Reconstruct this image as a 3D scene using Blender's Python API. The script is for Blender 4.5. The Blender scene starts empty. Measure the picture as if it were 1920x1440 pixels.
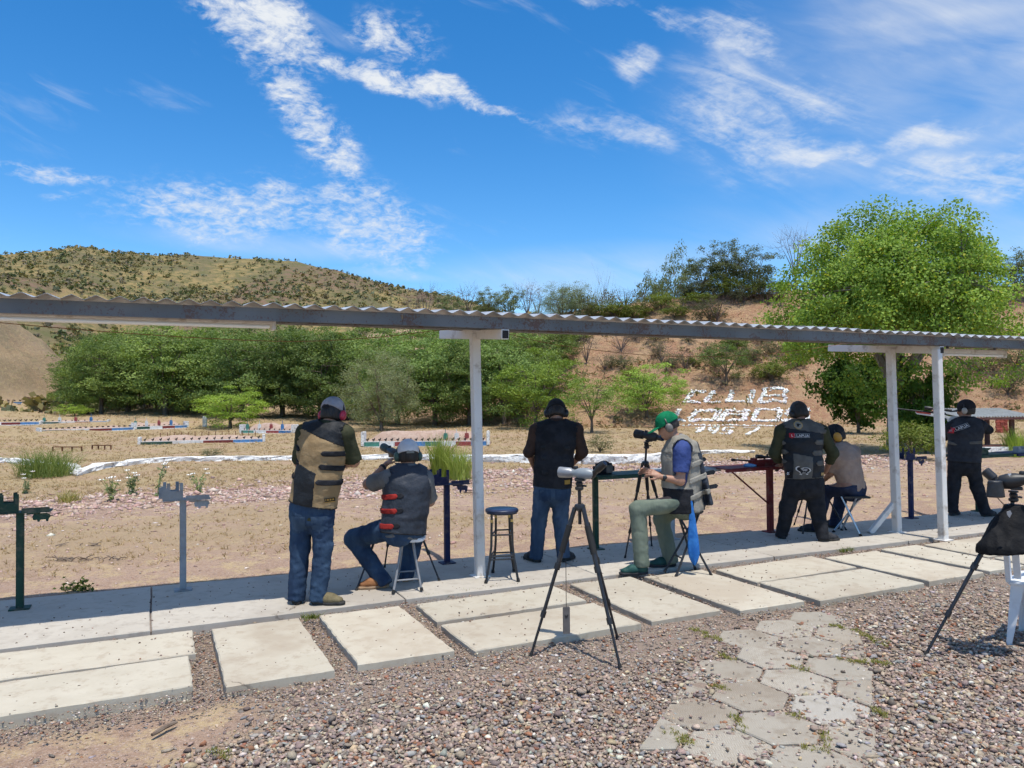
import bpy, bmesh, math, random
import numpy as np
from mathutils import Vector, Matrix
from mathutils.bvhtree import BVHTree

S = bpy.context.scene
COL = S.collection
rad = math.radians
random.seed(7)
RNG = np.random.default_rng(11)

# ------------------------------------------------------------------ camera
F = 1440.0                      # focal length in photograph pixels (1920 wide)
CAMZ = 1.71
PITCH, ROLL = math.atan(28 / F), rad(0.5)
R0 = np.array([1.0, 0, 0])
FW = np.array([0, math.cos(PITCH), math.sin(PITCH)])
U0 = np.array([0, -math.sin(PITCH), math.cos(PITCH)])
CR = R0 * math.cos(ROLL) - U0 * math.sin(ROLL)
CU = U0 * math.cos(ROLL) + R0 * math.sin(ROLL)
CAM = np.array([0, 0, CAMZ])
cd = bpy.data.cameras.new("camera")
cam = bpy.data.objects.new("camera", cd)
COL.objects.link(cam)
cd.sensor_fit = 'HORIZONTAL'
cd.sensor_width = 36.0
cd.lens = 36.0 * F / 1920.0
cd.clip_start = 0.05
cd.clip_end = 6000
cam.matrix_world = Matrix(((CR[0], CU[0], -FW[0], CAM[0]), (CR[1], CU[1], -FW[1], CAM[1]),
                           (CR[2], CU[2], -FW[2], CAM[2]), (0, 0, 0, 1)))
S.camera = cam
S.render.resolution_x, S.render.resolution_y = 1024, 768
S.view_settings.view_transform = 'Standard'
S.view_settings.look = 'None'
S.view_settings.exposure = 0.54
S.view_settings.gamma = 1.0
S.view_settings.use_curve_mapping = False
S.render.engine = 'CYCLES'
S.cycles.max_bounces = 5
S.cycles.transparent_max_bounces = 8
S.cycles.use_adaptive_sampling = True
S.cycles.adaptive_threshold = 0.03


def ray(px, py):
    return FW + (px - 960) / F * CR + (720 - py) / F * CU


def at(px, py, Y):
    r = ray(px, py)
    return CAM + r * (Y / r[1])


def ground(px, py, z=0.0):
    r = ray(px, py)
    return CAM + r * ((z - CAMZ) / r[2])


# the shooting line runs towards this direction (shelter, walkway, pavers)
_d = ray(4049, 721)
DU = np.array([_d[0], _d[1]]) / math.hypot(_d[0], _d[1])
DV = np.array([-DU[1], DU[0]])              # away from the camera, into the range
OO = ground(900, 1080, 0)[:2]               # foot of the middle roof post


def uv(u, v, z=0.0):
    p = OO + DU * u + DV * v
    return np.array([p[0], p[1], z])


def to_uv(x, y):
    dx, dy = x - OO[0], y - OO[1]
    return dx * DU[0] + dy * DU[1], dx * DV[0] + dy * DV[1]


# ------------------------------------------------------------------ light
SUN_DIR = np.array([-DV[0] * 0.66, -DV[1] * 0.66, 2.36])      # towards the sun
SUN_DIR = SUN_DIR / np.linalg.norm(SUN_DIR)
SUN_EL = math.asin(SUN_DIR[2])
SUN_AZ = math.atan2(SUN_DIR[0], SUN_DIR[1])
sd = bpy.data.lights.new("sun", 'SUN')
sd.energy = 3.3
sd.angle = rad(0.55)
sd.color = (1.0, 0.95, 0.865)
sun = bpy.data.objects.new("sun", sd)
COL.objects.link(sun)
sun.rotation_euler = Vector(SUN_DIR).to_track_quat('Z', 'Y').to_euler()
sun.location = (0, 0, 40)


class NT:
    """small helper to write node trees"""

    def __init__(self, tree):
        self.t = tree
        self.n = tree.nodes
        self.l = tree.links

    def node(self, typ, **kw):
        n = self.n.new(typ)
        for k, v in kw.items():
            setattr(n, k, v)
        return n

    def put(self, sock, v):
        if v is None:
            return
        if isinstance(v, bpy.types.NodeSocket):
            self.l.new(v, sock)
        else:
            if sock.type == 'RGBA' and len(v) == 3:
                v = (*v, 1)
            sock.default_value = v

    def math(self, op, a, b=None, c=None, clamp=False):
        n = self.node('ShaderNodeMath', operation=op, use_clamp=clamp)
        for i, v in enumerate((a, b, c)):
            if v is not None:
                self.put(n.inputs[i], v)
        return n.outputs[0]

    def vmath(self, op, a, b=None):
        n = self.node('ShaderNodeVectorMath', operation=op)
        self.put(n.inputs[0], a)
        if b is not None:
            self.put(n.inputs[3] if op == 'SCALE' else n.inputs[1], b)
        return n.outputs['Value'] if op in ('LENGTH', 'DOT_PRODUCT') else n.outputs[0]

    def noise(self, vec, scale, detail=3, rough=0.5, dist=0.0, out='Fac', typ=None):
        n = self.node('ShaderNodeTexNoise')
        if vec is not None:
            self.put(n.inputs['Vector'], vec)
        self.put(n.inputs['Scale'], scale)
        self.put(n.inputs['Detail'], detail)
        self.put(n.inputs['Roughness'], rough)
        self.put(n.inputs['Distortion'], dist)
        return n.outputs[out]

    def voro(self, vec, scale, out='Distance', feature='F1'):
        n = self.node('ShaderNodeTexVoronoi', feature=feature)
        self.put(n.inputs['Vector'], vec)
        self.put(n.inputs['Scale'], scale)
        return n.outputs[out]

    def maprange(self, v, a, b, c=0.0, d=1.0, smooth=True):
        n = self.node('ShaderNodeMapRange')
        n.interpolation_type = 'SMOOTHSTEP' if smooth else 'LINEAR'
        for i, x in enumerate((v, a, b, c, d)):
            self.put(n.inputs[i], x)
        return n.outputs[0]

    def mix(self, fac, a, b, blend='MIX'):
        n = self.node('ShaderNodeMix', data_type='RGBA', blend_type=blend)
        self.put(n.inputs[0], fac)
        self.put(n.inputs[6], a)
        self.put(n.inputs[7], b)
        return n.outputs[2]

    def mapping(self, vec, loc=(0, 0, 0), rot=(0, 0, 0), scale=(1, 1, 1), typ='POINT'):
        n = self.node('ShaderNodeMapping', vector_type=typ)
        self.put(n.inputs['Vector'], vec)
        n.inputs['Location'].default_value = loc
        n.inputs['Rotation'].default_value = rot
        n.inputs['Scale'].default_value = scale
        return n.outputs[0]

    def bump(self, h, strength=0.3, dist=0.02, normal=None):
        n = self.node('ShaderNodeBump')
        self.put(n.inputs['Height'], h)
        n.inputs['Strength'].default_value = strength
        n.inputs['Distance'].default_value = dist
        if normal is not None:
            self.put(n.inputs['Normal'], normal)
        return n.outputs[0]


# ------------------------------------------------------------------ sky with thin cloud
W = bpy.data.worlds.new("World")
S.world = W
W.use_nodes = True
W.node_tree.nodes.clear()
w = NT(W.node_tree)
sky = w.node('ShaderNodeTexSky', sky_type='NISHITA')
sky.sun_disc = False
sky.sun_elevation = SUN_EL
sky.sun_rotation = SUN_AZ
sky.altitude = 1200
sky.air_density = 1.0
sky.dust_density = 0.25
sky.ozone_density = 2.6
hs = w.node('ShaderNodeHueSaturation')
hs.inputs['Saturation'].default_value = 1.36
hs.inputs['Value'].default_value = 1.0
w.put(hs.inputs['Color'], sky.outputs[0])
tc = w.node('ShaderNodeTexCoord')
dirv = tc.outputs['Generated']
sx = w.node('ShaderNodeSeparateXYZ')
w.put(sx.inputs[0], dirv)
azn = w.math('ARCTAN2', sx.outputs[0], sx.outputs[1])
eln = w.math('ARCSINE', sx.outputs[2])
cx = w.node('ShaderNodeCombineXYZ')
w.put(cx.inputs[0], azn)
w.put(cx.inputs[1], eln)
P = cx.outputs[0]                      # azimuth and elevation of the looked-at sky


def skyuv(px, py):
    r = ray(px, py)
    r = r / np.linalg.norm(r)
    return np.array([math.atan2(r[0], r[1]), math.asin(r[2])])


nv = w.noise(dirv, 11.0, 2, 0.6, out='Color')
nvv = w.vmath('SUBTRACT', nv, (0.5, 0.5, 0.5))
PD = w.vmath('ADD', P, w.vmath('SCALE', nvv, 0.07))


def patch(x0, y0, x1, y1, wid, soft=1.0, vec=None):
    """soft elongated cloud bank from the sky point at pixel (x0,y0) to (x1,y1), half width wid pixels"""
    a, b = skyuv(x0, y0), skyuv(x1, y1)
    c = (a + b) / 2
    ax = b - a
    L = np.linalg.norm(ax) / 2
    e = ax / np.linalg.norm(ax)
    v = w.mapping(vec if vec is not None else PD, loc=(c[0], c[1], 0), rot=(0, 0, math.atan2(e[1], e[0])), scale=(L * 1.15, wid / F * 1.3, 1), typ='TEXTURE')
    return w.maprange(w.vmath('LENGTH', v), 1.1, 0.2, 0, soft)


def add(*a):
    r = a[0]
    for x in a[1:]:
        r = w.math('MAXIMUM', r, x)
    return r


puff = w.noise(w.mapping(dirv, scale=(1.0, 1.0, 1.7)), 21.0, 5, 0.68, 0.6)
fine = w.noise(w.mapping(dirv, rot=(0, 0.15, 0), scale=(1.0, 1.0, 2.2)), 62.0, 3, 0.66, 0.4)
streak = w.noise(w.mapping(w.mapping(dirv, rot=(0, -0.42, 0)), scale=(0.55, 0.8, 2.6)), 13.0, 5, 0.62, 0.5)
veil = w.noise(w.mapping(dirv, scale=(0.8, 0.8, 2.6)), 4.5, 3, 0.55, 0.4)

bank1 = add(patch(330, -60, 620, 130, 60, 1.15), patch(560, 95, 1010, 228, 20, 1.15), patch(470, 100, 690, 330, 46, 0.72),
            patch(640, 40, 830, 120, 40, 0.62), patch(560, 250, 700, 330, 26, 0.6))
bank2 = add(patch(170, 375, 650, 400, 58, 0.78), patch(540, 350, 830, 480, 74, 0.72), patch(-60, 300, 230, 350, 16, 0.62),
            patch(60, 365, 170, 375, 10, 0.45))
bank3 = add(patch(1000, 225, 1330, 255, 36, 0.5), patch(1230, 40, 1520, 110, 26, 0.62), patch(1130, 100, 1220, 150, 22, 0.6),
            patch(1250, 190, 1640, 270, 95, 0.55), patch(1390, 300, 1700, 290, 20, 0.8), patch(1640, 300, 1870, 205, 22, 0.75),
            patch(1640, 340, 2300, 300, 46, 0.85), patch(1180, 30, 1340, 60, 22, 0.6), patch(1060, 2, 1200, 12, 12, 0.6))
veil3 = add(patch(1480, -40, 2300, 60, 150, 1.0, P), patch(1250, 200, 2200, 220, 200, 0.55, P), patch(800, 520, 1500, 480, 46, 0.62, P),
            patch(1250, 420, 2200, 420, 60, 0.5, P), patch(200, 430, 780, 480, 22, 0.45, P), patch(640, 505, 860, 528, 10, 0.5, P))
def sharp(n, k=1.7):
    return w.math('ADD', w.math('MULTIPLY', w.math('SUBTRACT', n, 0.5), k), 0.5)


tx1 = sharp(w.math('ADD', w.math('MULTIPLY', puff, 0.6), w.math('MULTIPLY', fine, 0.4)), 2.5)
tx2 = sharp(w.math('ADD', w.math('MULTIPLY', puff, 0.4), w.math('MULTIPLY', fine, 0.6)), 2.0)
tx3 = sharp(w.math('ADD', w.math('MULTIPLY', streak, 0.72), w.math('MULTIPLY', fine, 0.28)), 2.2)
t1 = w.maprange(w.math('ADD', tx1, w.math('MULTIPLY', bank1, 0.44)), 0.46, 1.26)
t2 = w.maprange(w.math('ADD', tx2, w.math('MULTIPLY', bank2, 0.44)), 0.46, 1.30)
t3 = w.maprange(w.math('ADD', tx3, w.math('MULTIPLY', bank3, 0.46)), 0.44, 1.30)
t1 = w.math('MULTIPLY', t1, w.math('MINIMUM', w.math('MULTIPLY', bank1, 2.2), 1.0))
t2 = w.math('MULTIPLY', t2, w.math('MINIMUM', w.math('MULTIPLY', bank2, 2.0), 0.9))
t3 = w.math('MULTIPLY', t3, w.math('MINIMUM', w.math('MULTIPLY', bank3, 2.0), 0.85))
t4 = w.math('MULTIPLY', w.maprange(w.math('ADD', w.math('MULTIPLY', veil, 0.6), w.math('MULTIPLY', streak, 0.4)), 0.25, 0.75), w.math('MULTIPLY', veil3, 0.72))
t5 = w.math('MULTIPLY', w.maprange(w.math('MULTIPLY', streak, veil), 0.3, 0.5), 0.22)     # faint streaks everywhere
# thin cloud added overhead, outside the view, to whiten the light in the shade
high = w.maprange(eln, 0.50, 0.85)
t5 = w.math('ADD', t5, w.math('MULTIPLY', high, w.maprange(w.math('ADD', w.math('MULTIPLY', veil, 0.6), w.math('MULTIPLY', puff, 0.4)), 0.30, 0.62, 0.0, 0.62)))
one = 1.0
inv = w.math('SUBTRACT', one, t1)
for t in (t2, t3, t4, t5):
    inv = w.math('MULTIPLY', inv, w.math('SUBTRACT', one, t))
dens = w.math('SUBTRACT', one, inv, clamp=True)
cloudy = w.mix(dens, hs.outputs[0], (4.3, 4.5, 4.75))
bg = w.node('ShaderNodeBackground')
w.put(bg.inputs['Color'], cloudy)
bg.inputs['Strength'].default_value = 0.132
wo = w.node('ShaderNodeOutputWorld')
w.l.new(bg.outputs[0], wo.inputs[0])
W.cycles.sampling_method = 'MANUAL'
W.cycles.sample_map_resolution = 256

# ------------------------------------------------------------------ noise, mesh and material helpers


def _hash(ix, iy, iz, seed):
    h = (ix.astype(np.int64) * 374761393 + iy.astype(np.int64) * 668265263 + iz.astype(np.int64) * 2147483647 + seed * 1274126177)
    h = (h ^ (h >> 13)) * 1274126177
    h = h ^ (h >> 16)
    return (h & 0xFFFF).astype(np.float64) / 65535.0


def vnoise(x, y, z=None, seed=0):
    x = np.asarray(x, float)
    y = np.asarray(y, float)
    z = np.zeros_like(x) if z is None else np.asarray(z, float)
    ix, iy, iz = np.floor(x), np.floor(y), np.floor(z)
    fx, fy, fz = x - ix, y - iy, z - iz
    fx, fy, fz = [t * t * (3 - 2 * t) for t in (fx, fy, fz)]
    r = 0
    for a in (0, 1):
        for b in (0, 1):
            for c in (0, 1):
                wgt = (fx if a else 1 - fx) * (fy if b else 1 - fy) * (fz if c else 1 - fz)
                r = r + wgt * _hash(ix + a, iy + b, iz + c, seed)
    return r * 2 - 1


def fbm(x, y, oct=4, seed=0):
    r, a, f = 0, 1.0, 1.0
    for i in range(oct):
        r = r + a * vnoise(x * f, y * f, None, seed + i * 17)
        a *= 0.5
        f *= 2.03
    return r


def sstep(a, b, x):
    t = np.clip((x - a) / (b - a), 0, 1)
    return t * t * (3 - 2 * t)


def unit(v):
    v = np.asarray(v, float)
    return v / (np.linalg.norm(v) + 1e-12)


def raw_mesh(name, V, Fq, smooth=False, col=None):
    """mesh from numpy arrays; Fq is an (n,3) or (n,4) int array"""
    V = np.asarray(V, np.float32)
    Fq = np.asarray(Fq, np.int32)
    k = Fq.shape[1]
    me = bpy.data.meshes.new(name)
    me.vertices.add(len(V))
    me.vertices.foreach_set('co', V.ravel())
    me.loops.add(Fq.size)
    me.loops.foreach_set('vertex_index', Fq.ravel())
    me.polygons.add(len(Fq))
    me.polygons.foreach_set('loop_start', np.arange(0, Fq.size, k, dtype=np.int32))
    try:
        me.polygons.foreach_set('loop_total', np.full(len(Fq), k, np.int32))
    except Exception:
        pass
    me.update(calc_edges=True)
    if smooth:
        me.polygons.foreach_set('use_smooth', np.ones(len(Fq), bool))
    if col is not None:
        ca = me.color_attributes.new('Col', 'FLOAT_COLOR', 'POINT')
        c = np.ones((len(V), 4), np.float32)
        c[:, :3] = col
        ca.data.foreach_set('color', c.ravel())
    return me


def link(name, me, mat, parent=None, loc=None):
    o = bpy.data.objects.new(name, me)
    if me is not None and mat is not None:
        if isinstance(mat, (list, tuple)):
            for m in mat:
                me.materials.append(m)
        else:
            me.materials.append(mat)
    COL.objects.link(o)
    if parent is not None:
        o.parent = parent
    if loc is not None:
        o.location = loc
    return o


def tag(o, label=None, cat=None, group=None, kind=None):
    if label:
        o['label'] = label
    if cat:
        o['category'] = cat
    if group:
        o['group'] = group
    if kind:
        o['kind'] = kind
    return o


def thing(name, label, cat, loc, group=None):
    o = bpy.data.objects.new(name, None)
    o.empty_display_size = 0.1
    o.location = tuple(loc)
    COL.objects.link(o)
    return tag(o, label, cat, group)


def copy_tree(o, parent=None):
    c = o.copy()
    COL.objects.link(c)
    c.parent = parent
    for ch in list(o.children):
        copy_tree(ch, c)
    return c


class MB:
    """collects simple solids (world coordinates) into one mesh"""

    def __init__(self):
        self.v, self.f = [], []

    def poly(self, V, Fs):
        n = len(self.v)
        self.v += [tuple(map(float, p)) for p in V]
        self.f += [tuple(i + n for i in f) for f in Fs]
        return self

    def box(self, c, size, ax=None, ay=None, az=None):
        ax = unit(ax) if ax is not None else np.array([1.0, 0, 0])
        az = unit(az) if az is not None else np.array([0, 0, 1.0])
        ay = unit(ay) if ay is not None else np.cross(az, ax)
        c = np.asarray(c, float)
        V = []
        for k in (-.5, .5):
            for j, i in ((-.5, -.5), (-.5, .5), (.5, .5), (.5, -.5)):
                V.append(c + ax * size[0] * i + ay * size[1] * j + az * size[2] * k)
        return self.poly(V, [(3, 2, 1, 0), (4, 5, 6, 7), (0, 1, 5, 4), (1, 2, 6, 5), (2, 3, 7, 6), (3, 0, 4, 7)])

    def beam(self, a, b, wd, ht, up=(0, 0, 1)):
        a, b = np.asarray(a, float), np.asarray(b, float)
        d = unit(b - a)
        s = np.cross(d, up)
        if np.linalg.norm(s) < 1e-5:
            s = np.cross(d, (DU[0], DU[1], 0))
        s = unit(s)
        return self.box((a + b) / 2, (np.linalg.norm(b - a), wd, ht), ax=d, ay=s, az=np.cross(d, s))

    def tube(self, pts, r, n=8, cap=True):
        pts = [np.asarray(p, float) for p in pts]
        m = len(pts)
        r = [r] * m if np.isscalar(r) else list(r)
        ref = None
        V = []
        for i, p in enumerate(pts):
            d = unit(pts[min(i + 1, m - 1)] - pts[max(i - 1, 0)])
            if ref is None:
                ref = np.array([0, 0, 1.0]) if abs(d[2]) < .9 else np.array([1.0, 0, 0])
            s = unit(np.cross(d, ref))
            t = np.cross(s, d)
            ref = t
            for k in range(n):
                a = 2 * math.pi * k / n
                V.append(p + (s * math.cos(a) + t * math.sin(a)) * r[i])
        Fs = []
        for i in range(m - 1):
            for k in range(n):
                a, b = i * n + k, i * n + (k + 1) % n
                Fs.append((a, a + n, b + n, b))
        if cap:
            Fs.append(tuple(range(n)))
            Fs.append(tuple(reversed(range((m - 1) * n, m * n))))
        return self.poly(V, Fs)

    def lathe(self, c, prof, axis=(0, 0, 1), n=20):
        """prof: list of (radius, height along axis)"""
        axis = unit(axis)
        s = unit(np.cross(axis, (0.3, 1, 0.2)))
        t = np.cross(axis, s)
        V, Fs = [], []
        c = np.asarray(c, float)
        for (r, h) in prof:
            for k in range(n):
                a = 2 * math.pi * k / n
                V.append(c + axis * h + (s * math.cos(a) + t * math.sin(a)) * max(r, 1e-4))
        for i in range(len(prof) - 1):
            for k in range(n):
                a, b = i * n + k, i * n + (k + 1) % n
                Fs.append((a, b, b + n, a + n))
        Fs.append(tuple(reversed(range(n))))
        Fs.append(tuple(range((len(prof) - 1) * n, len(prof) * n)))
        return self.poly(V, Fs)

    def prism(self, poly, c, ax, ay, thick):
        """flat outline (2D points) in the plane (ax, ay) at c, given thickness"""
        ax, ay = unit(ax), unit(ay)
        nz = np.cross(ax, ay)
        c = np.asarray(c, float)
        n = len(poly)
        V = [c + ax * x + ay * y - nz * thick / 2 for x, y in poly] + [c + ax * x + ay * y + nz * thick / 2 for x, y in poly]
        Fs = [tuple(reversed(range(n))), tuple(range(n, 2 * n))]
        Fs += [(i, (i + 1) % n, n + (i + 1) % n, n + i) for i in range(n)]
        return self.poly(V, Fs)

    def obj(self, name, mat, parent=None, smooth=False, bevel=0.0, seg=2, angle=40):
        V = np.array(self.v)
        if parent is not None:
            off = np.array(world_loc(parent))
        else:
            off = np.array([(V[:, 0].min() + V[:, 0].max()) / 2, (V[:, 1].min() + V[:, 1].max()) / 2, V[:, 2].min()])
        me = bpy.data.meshes.new(name)
        me.from_pydata((V - off).tolist(), [], self.f)
        bm = bmesh.new()
        bm.from_mesh(me)
        bmesh.ops.recalc_face_normals(bm, faces=bm.faces)
        if bevel > 0:
            es = [e for e in bm.edges if len(e.link_faces) == 2 and e.calc_face_angle(0) > rad(35)]
            bmesh.ops.bevel(bm, geom=es, offset=bevel, segments=seg, affect='EDGES', clamp_overlap=True)
        bm.to_mesh(me)
        bm.free()
        if smooth or bevel > 0:
            for p in me.polygons:
                p.use_smooth = True
            me.set_sharp_from_angle(angle=rad(angle))
        o = link(name, me, mat, parent)
        if parent is None:
            o.location = tuple(off)
        return o


def world_loc(o):
    p = Vector(o.location)
    while o.parent is not None:
        o = o.parent
        p = p + Vector(o.location)
    return p


MATS = {}


def pm(name, c, c2=None, scale=8.0, rough=0.7, bump=0.0, bscale=60.0, metal=0.0, bdist=0.01, detail=4, lo=0.35, hi=0.65,
       spec=0.4, coat=0.0, sheen=0.0, stretch=(1, 1, 1), dirt=None, dscale=3.0, damt=0.5, rvar=0.0):
    """a principled material with two-tone noise, optional blotches of a third colour and fine relief"""
    if name in MATS:
        return MATS[name]
    m = bpy.data.materials.new(name)
    m.use_nodes = True
    t = NT(m.node_tree)
    b = m.node_tree.nodes['Principled BSDF']
    tc = t.node('ShaderNodeTexCoord').outputs['Object']
    v = t.mapping(tc, scale=stretch)
    col = None
    if c2 is not None:
        col = t.mix(t.maprange(t.noise(v, scale, detail, 0.6), lo, hi), c, c2)
    if dirt is not None:
        f = t.math('MULTIPLY', t.maprange(t.noise(v, dscale, 6, 0.65), 0.5, 0.68), damt)
        col = t.mix(f, col if col is not None else c, dirt)
    t.put(b.inputs['Base Color'], col if col is not None else c)
    if rvar > 0:
        t.put(b.inputs['Roughness'], t.maprange(t.noise(v, scale * 2, 3), 0.3, 0.7, rough - rvar, rough + rvar))
    else:
        b.inputs['Roughness'].default_value = rough
    b.inputs['Metallic'].default_value = metal
    b.inputs['Specular IOR Level'].default_value = spec
    b.inputs['Coat Weight'].default_value = coat
    b.inputs['Sheen Weight'].default_value = sheen
    if bump > 0:
        t.put(b.inputs['Normal'], t.bump(t.noise(v, bscale, 4, 0.6), bump, bdist))
    MATS[name] = m
    return m


def vcol_mat(name, rough=0.8, bump=0.0, bscale=30, bdist=0.01, var=0.25, vscale=40, transl=0.0, rand=0.0, spec=0.3, tint=(1, 1, 1)):
    """colour from the mesh's own per-piece colour attribute"""
    m = bpy.data.materials.new(name)
    m.use_nodes = True
    t = NT(m.node_tree)
    b = m.node_tree.nodes['Principled BSDF']
    a = t.node('ShaderNodeAttribute', attribute_name='Col').outputs['Color']
    tc = t.node('ShaderNodeTexCoord').outputs['Object']
    if var > 0:
        f = t.maprange(t.noise(tc, vscale, 4, 0.6), 0.25, 0.75, 1 - var, 1 + var)
        a = t.vmath('SCALE', a, f)
    if rand > 0:
        r = t.node('ShaderNodeObjectInfo').outputs['Random']
        a = t.vmath('SCALE', a, t.maprange(r, 0, 1, 1 - rand, 1 + rand, False))
        r2 = t.math('FRACT', t.math('MULTIPLY', r, 7.31))
        a = t.mix(t.math('MULTIPLY', r2, 0.3), a, t.vmath('MULTIPLY', a, (1.35, 1.1, 0.55)))
    if tint != (1, 1, 1):
        a = t.vmath('MULTIPLY', a, tint)
    t.put(b.inputs['Base Color'], a)
    b.inputs['Roughness'].default_value = rough
    b.inputs['Specular IOR Level'].default_value = spec
    if bump > 0:
        t.put(b.inputs['Normal'], t.bump(t.noise(tc, bscale, 4, 0.6), bump, bdist))
    if transl > 0:
        tr = t.node('ShaderNodeBsdfTranslucent')
        t.put(tr.inputs['Color'], t.vmath('MULTIPLY', a, (1.25, 1.35, 0.6)))
        mx = t.node('ShaderNodeMixShader')
        mx.inputs[0].default_value = transl
        t.l.new(b.outputs[0], mx.inputs[1])
        t.l.new(tr.outputs[0], mx.inputs[2])
        t.l.new(mx.outputs[0], m.node_tree.nodes['Material Output'].inputs[0])
    return m


# ------------------------------------------------------------------ terrain height
def az_of(px):
    return math.atan((px - 960) / F)


def el_z(px, py, rho):
    """height of the thing seen at pixel (px,py) when it stands rho metres away"""
    r = ray(px, py)
    return CAMZ + r[2] / math.hypot(r[0], r[1]) * rho


_near = [  # px, base range, crest range, crest pixel y
    (-900, 120, 170, 742), (0, 112, 165, 735), (150, 92, 150, 705), (350, 84, 130, 680), (600, 77, 112, 640), (800, 68, 102, 612), (950, 60, 92, 598),
    (1100, 55, 84, 580), (1250, 55, 84, 560), (1450, 58, 86, 548), (1700, 64, 92, 545), (1920, 66, 94, 535), (2600, 85, 125, 520)]
_naz = np.array([az_of(p[0]) for p in _near])
_nb = np.array([p[1] for p in _near], float)
_nc = np.array([p[2] for p in _near], float)
_nz = np.array([el_z(p[0], p[3], p[2]) for p in _near])
_far = [(-1200, 470, 520), (-500, 450, 480), (0, 400, 476), (90, 400, 470), (128, 400, 463), (175, 400, 464), (215, 400, 473), (300, 400, 479), (350, 400, 476), (420, 400, 482), (500, 400, 484), (560, 395, 492),
        (630, 390, 507), (700, 385, 525), (770, 380, 543), (850, 375, 556), (950, 370, 585), (1100, 360, 640), (1500, 360, 690), (2600, 400, 640)]
_faz = np.array([az_of(p[0]) for p in _far])
_fr = np.array([p[1] for p in _far], float)
_fz = np.array([el_z(p[0], p[2], p[1]) for p in _far])


MOUND = (112 * math.sin(az_of(-105)), 112 * math.cos(az_of(-105)))


def H(x, y, detail=True):
    x, y = np.asarray(x, float), np.asarray(y, float)
    rho = np.hypot(x, y)
    az = np.arctan2(x, y)
    u, v = to_uv(x, y)
    front = sstep(1.75, 1.15, np.abs(az))                       # hills stand ahead, plain behind
    # yard and range floor
    z = -0.052 - 0.03 * sstep(-.9, -2.2, x) * sstep(0.6, 0.2, v) - 0.023 * sstep(0.5, 0.95, v) - 0.5 * sstep(1.5, 17, v) * front
    z = z + 0.05 * sstep(0.95, 1.3, v) * sstep(6, 2, v)
    zr = 0.55 * sstep(62, 80, rho) + 0.05 * np.clip(rho - 70, 0, 60)
    left = sstep(0.15, -0.25, az)
    z = z + zr * (0.45 + 0.55 * left) * front
    b, c, cz = np.interp(az, _naz, _nb), np.interp(az, _naz, _nc), np.interp(az, _naz, _nz)
    t = np.clip((rho - b) / (c - b), 0, 1.0)
    prof = np.where(t < 0.12, t * t / 0.24, t - 0.06) / 0.94
    prof = prof - 0.05 * np.sin(np.clip(t, 0, 1) * math.pi)
    prof = np.where(t > 0.9, prof - (t - 0.9) ** 2 * 1.5, prof)
    base = z
    nz = np.where(rho > b, base + (cz - base) * prof, base)
    nz = np.where(rho > c, cz * (1.0 - 0.1 * sstep(0, 80, rho - c)) , nz)
    z = base + (nz - base) * front
    # distant hill
    fr, fz = np.interp(az, _faz, _fr), np.interp(az, _faz, _fz)
    f0 = 150.0
    ft = np.clip((rho - f0) / (fr - f0), 0, 1.6)
    fp = np.where(ft < 1, np.clip(ft, 0, 1) ** 1.12, 1 - 0.25 * (np.maximum(ft, 1) - 1) ** 1.5)
    gul = (1 - np.abs(vnoise(az * 9 + 3.1, rho / 170, None, 5))) * 15.0 + fbm(x / 40, y / 40, 4, 9) * 5.0
    fh = fz * fp + (gul - 13.0) * sstep(0.05, 0.4, ft) * (1 - sstep(0.45, 0.97, ft)) * 0.9
    z = np.where(rho > f0, np.maximum(z, z + (fh - z) * front * sstep(0.0, 0.08, ft)), z)
    # bare earth mound at the left
    md = np.hypot((x - MOUND[0]) / 14, (y - MOUND[1]) / 21)
    z = z + (17.5 * np.clip(1 - md, 0, 1) ** 1.05 + sstep(1.0, .8, md) * fbm(x * .25, y * .25, 4, 71) * .9) * front
    if detail:
        far = sstep(40, 90, rho)
        z = z + fbm(x * 0.22, y * 0.22, 3, 2) * 0.09 * sstep(1.2, 6, v) * front + fbm(x * 0.09, y * 0.09, 4, 3) * 0.5 * far * front
        hillm = sstep(0, 5, rho - b) * front
        z = z + hillm * (fbm(x * 0.5, y * 0.5, 4, 21) * 0.22)
        # rocky spoil bank in front of the whitewashed kerb
        z = z + np.exp(-((v - 11.0 - 0.8 * np.sin(u * 0.21)) / 1.7) ** 2) * (0.14 + 0.08 * fbm(x * 0.9, y * 0.9, 3, 31)) * front
        z = z + np.where(v < 0.8, fbm(x * 1.7, y * 1.7, 3, 44) * 0.008, fbm(x * 1.3, y * 1.3, 3, 44) * 0.012)
    return z


def Hs(x, y):
    return float(H(np.array([x]), np.array([y]))[0])


def hit(px, py, t0=3.0, t1=800.0):
    """first point of the terrain on the sight line through a pixel"""
    r = ray(px, py)
    ts = np.concatenate([np.linspace(t0, 120, 1500), np.linspace(120.2, t1, 1500)])
    X, Y, Z = r[0] * ts, r[1] * ts, CAMZ + r[2] * ts
    d = Z - H(X, Y)
    i = np.argmax(d < 0)
    if d[i] >= 0:
        i = len(ts) - 1
    a = max(i - 1, 0)
    t = ts[a] + (ts[i] - ts[a]) * (d[a] / (d[a] - d[i] + 1e-9))
    return np.array([r[0] * t, r[1] * t, Hs(r[0] * t, r[1] * t)])

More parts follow.
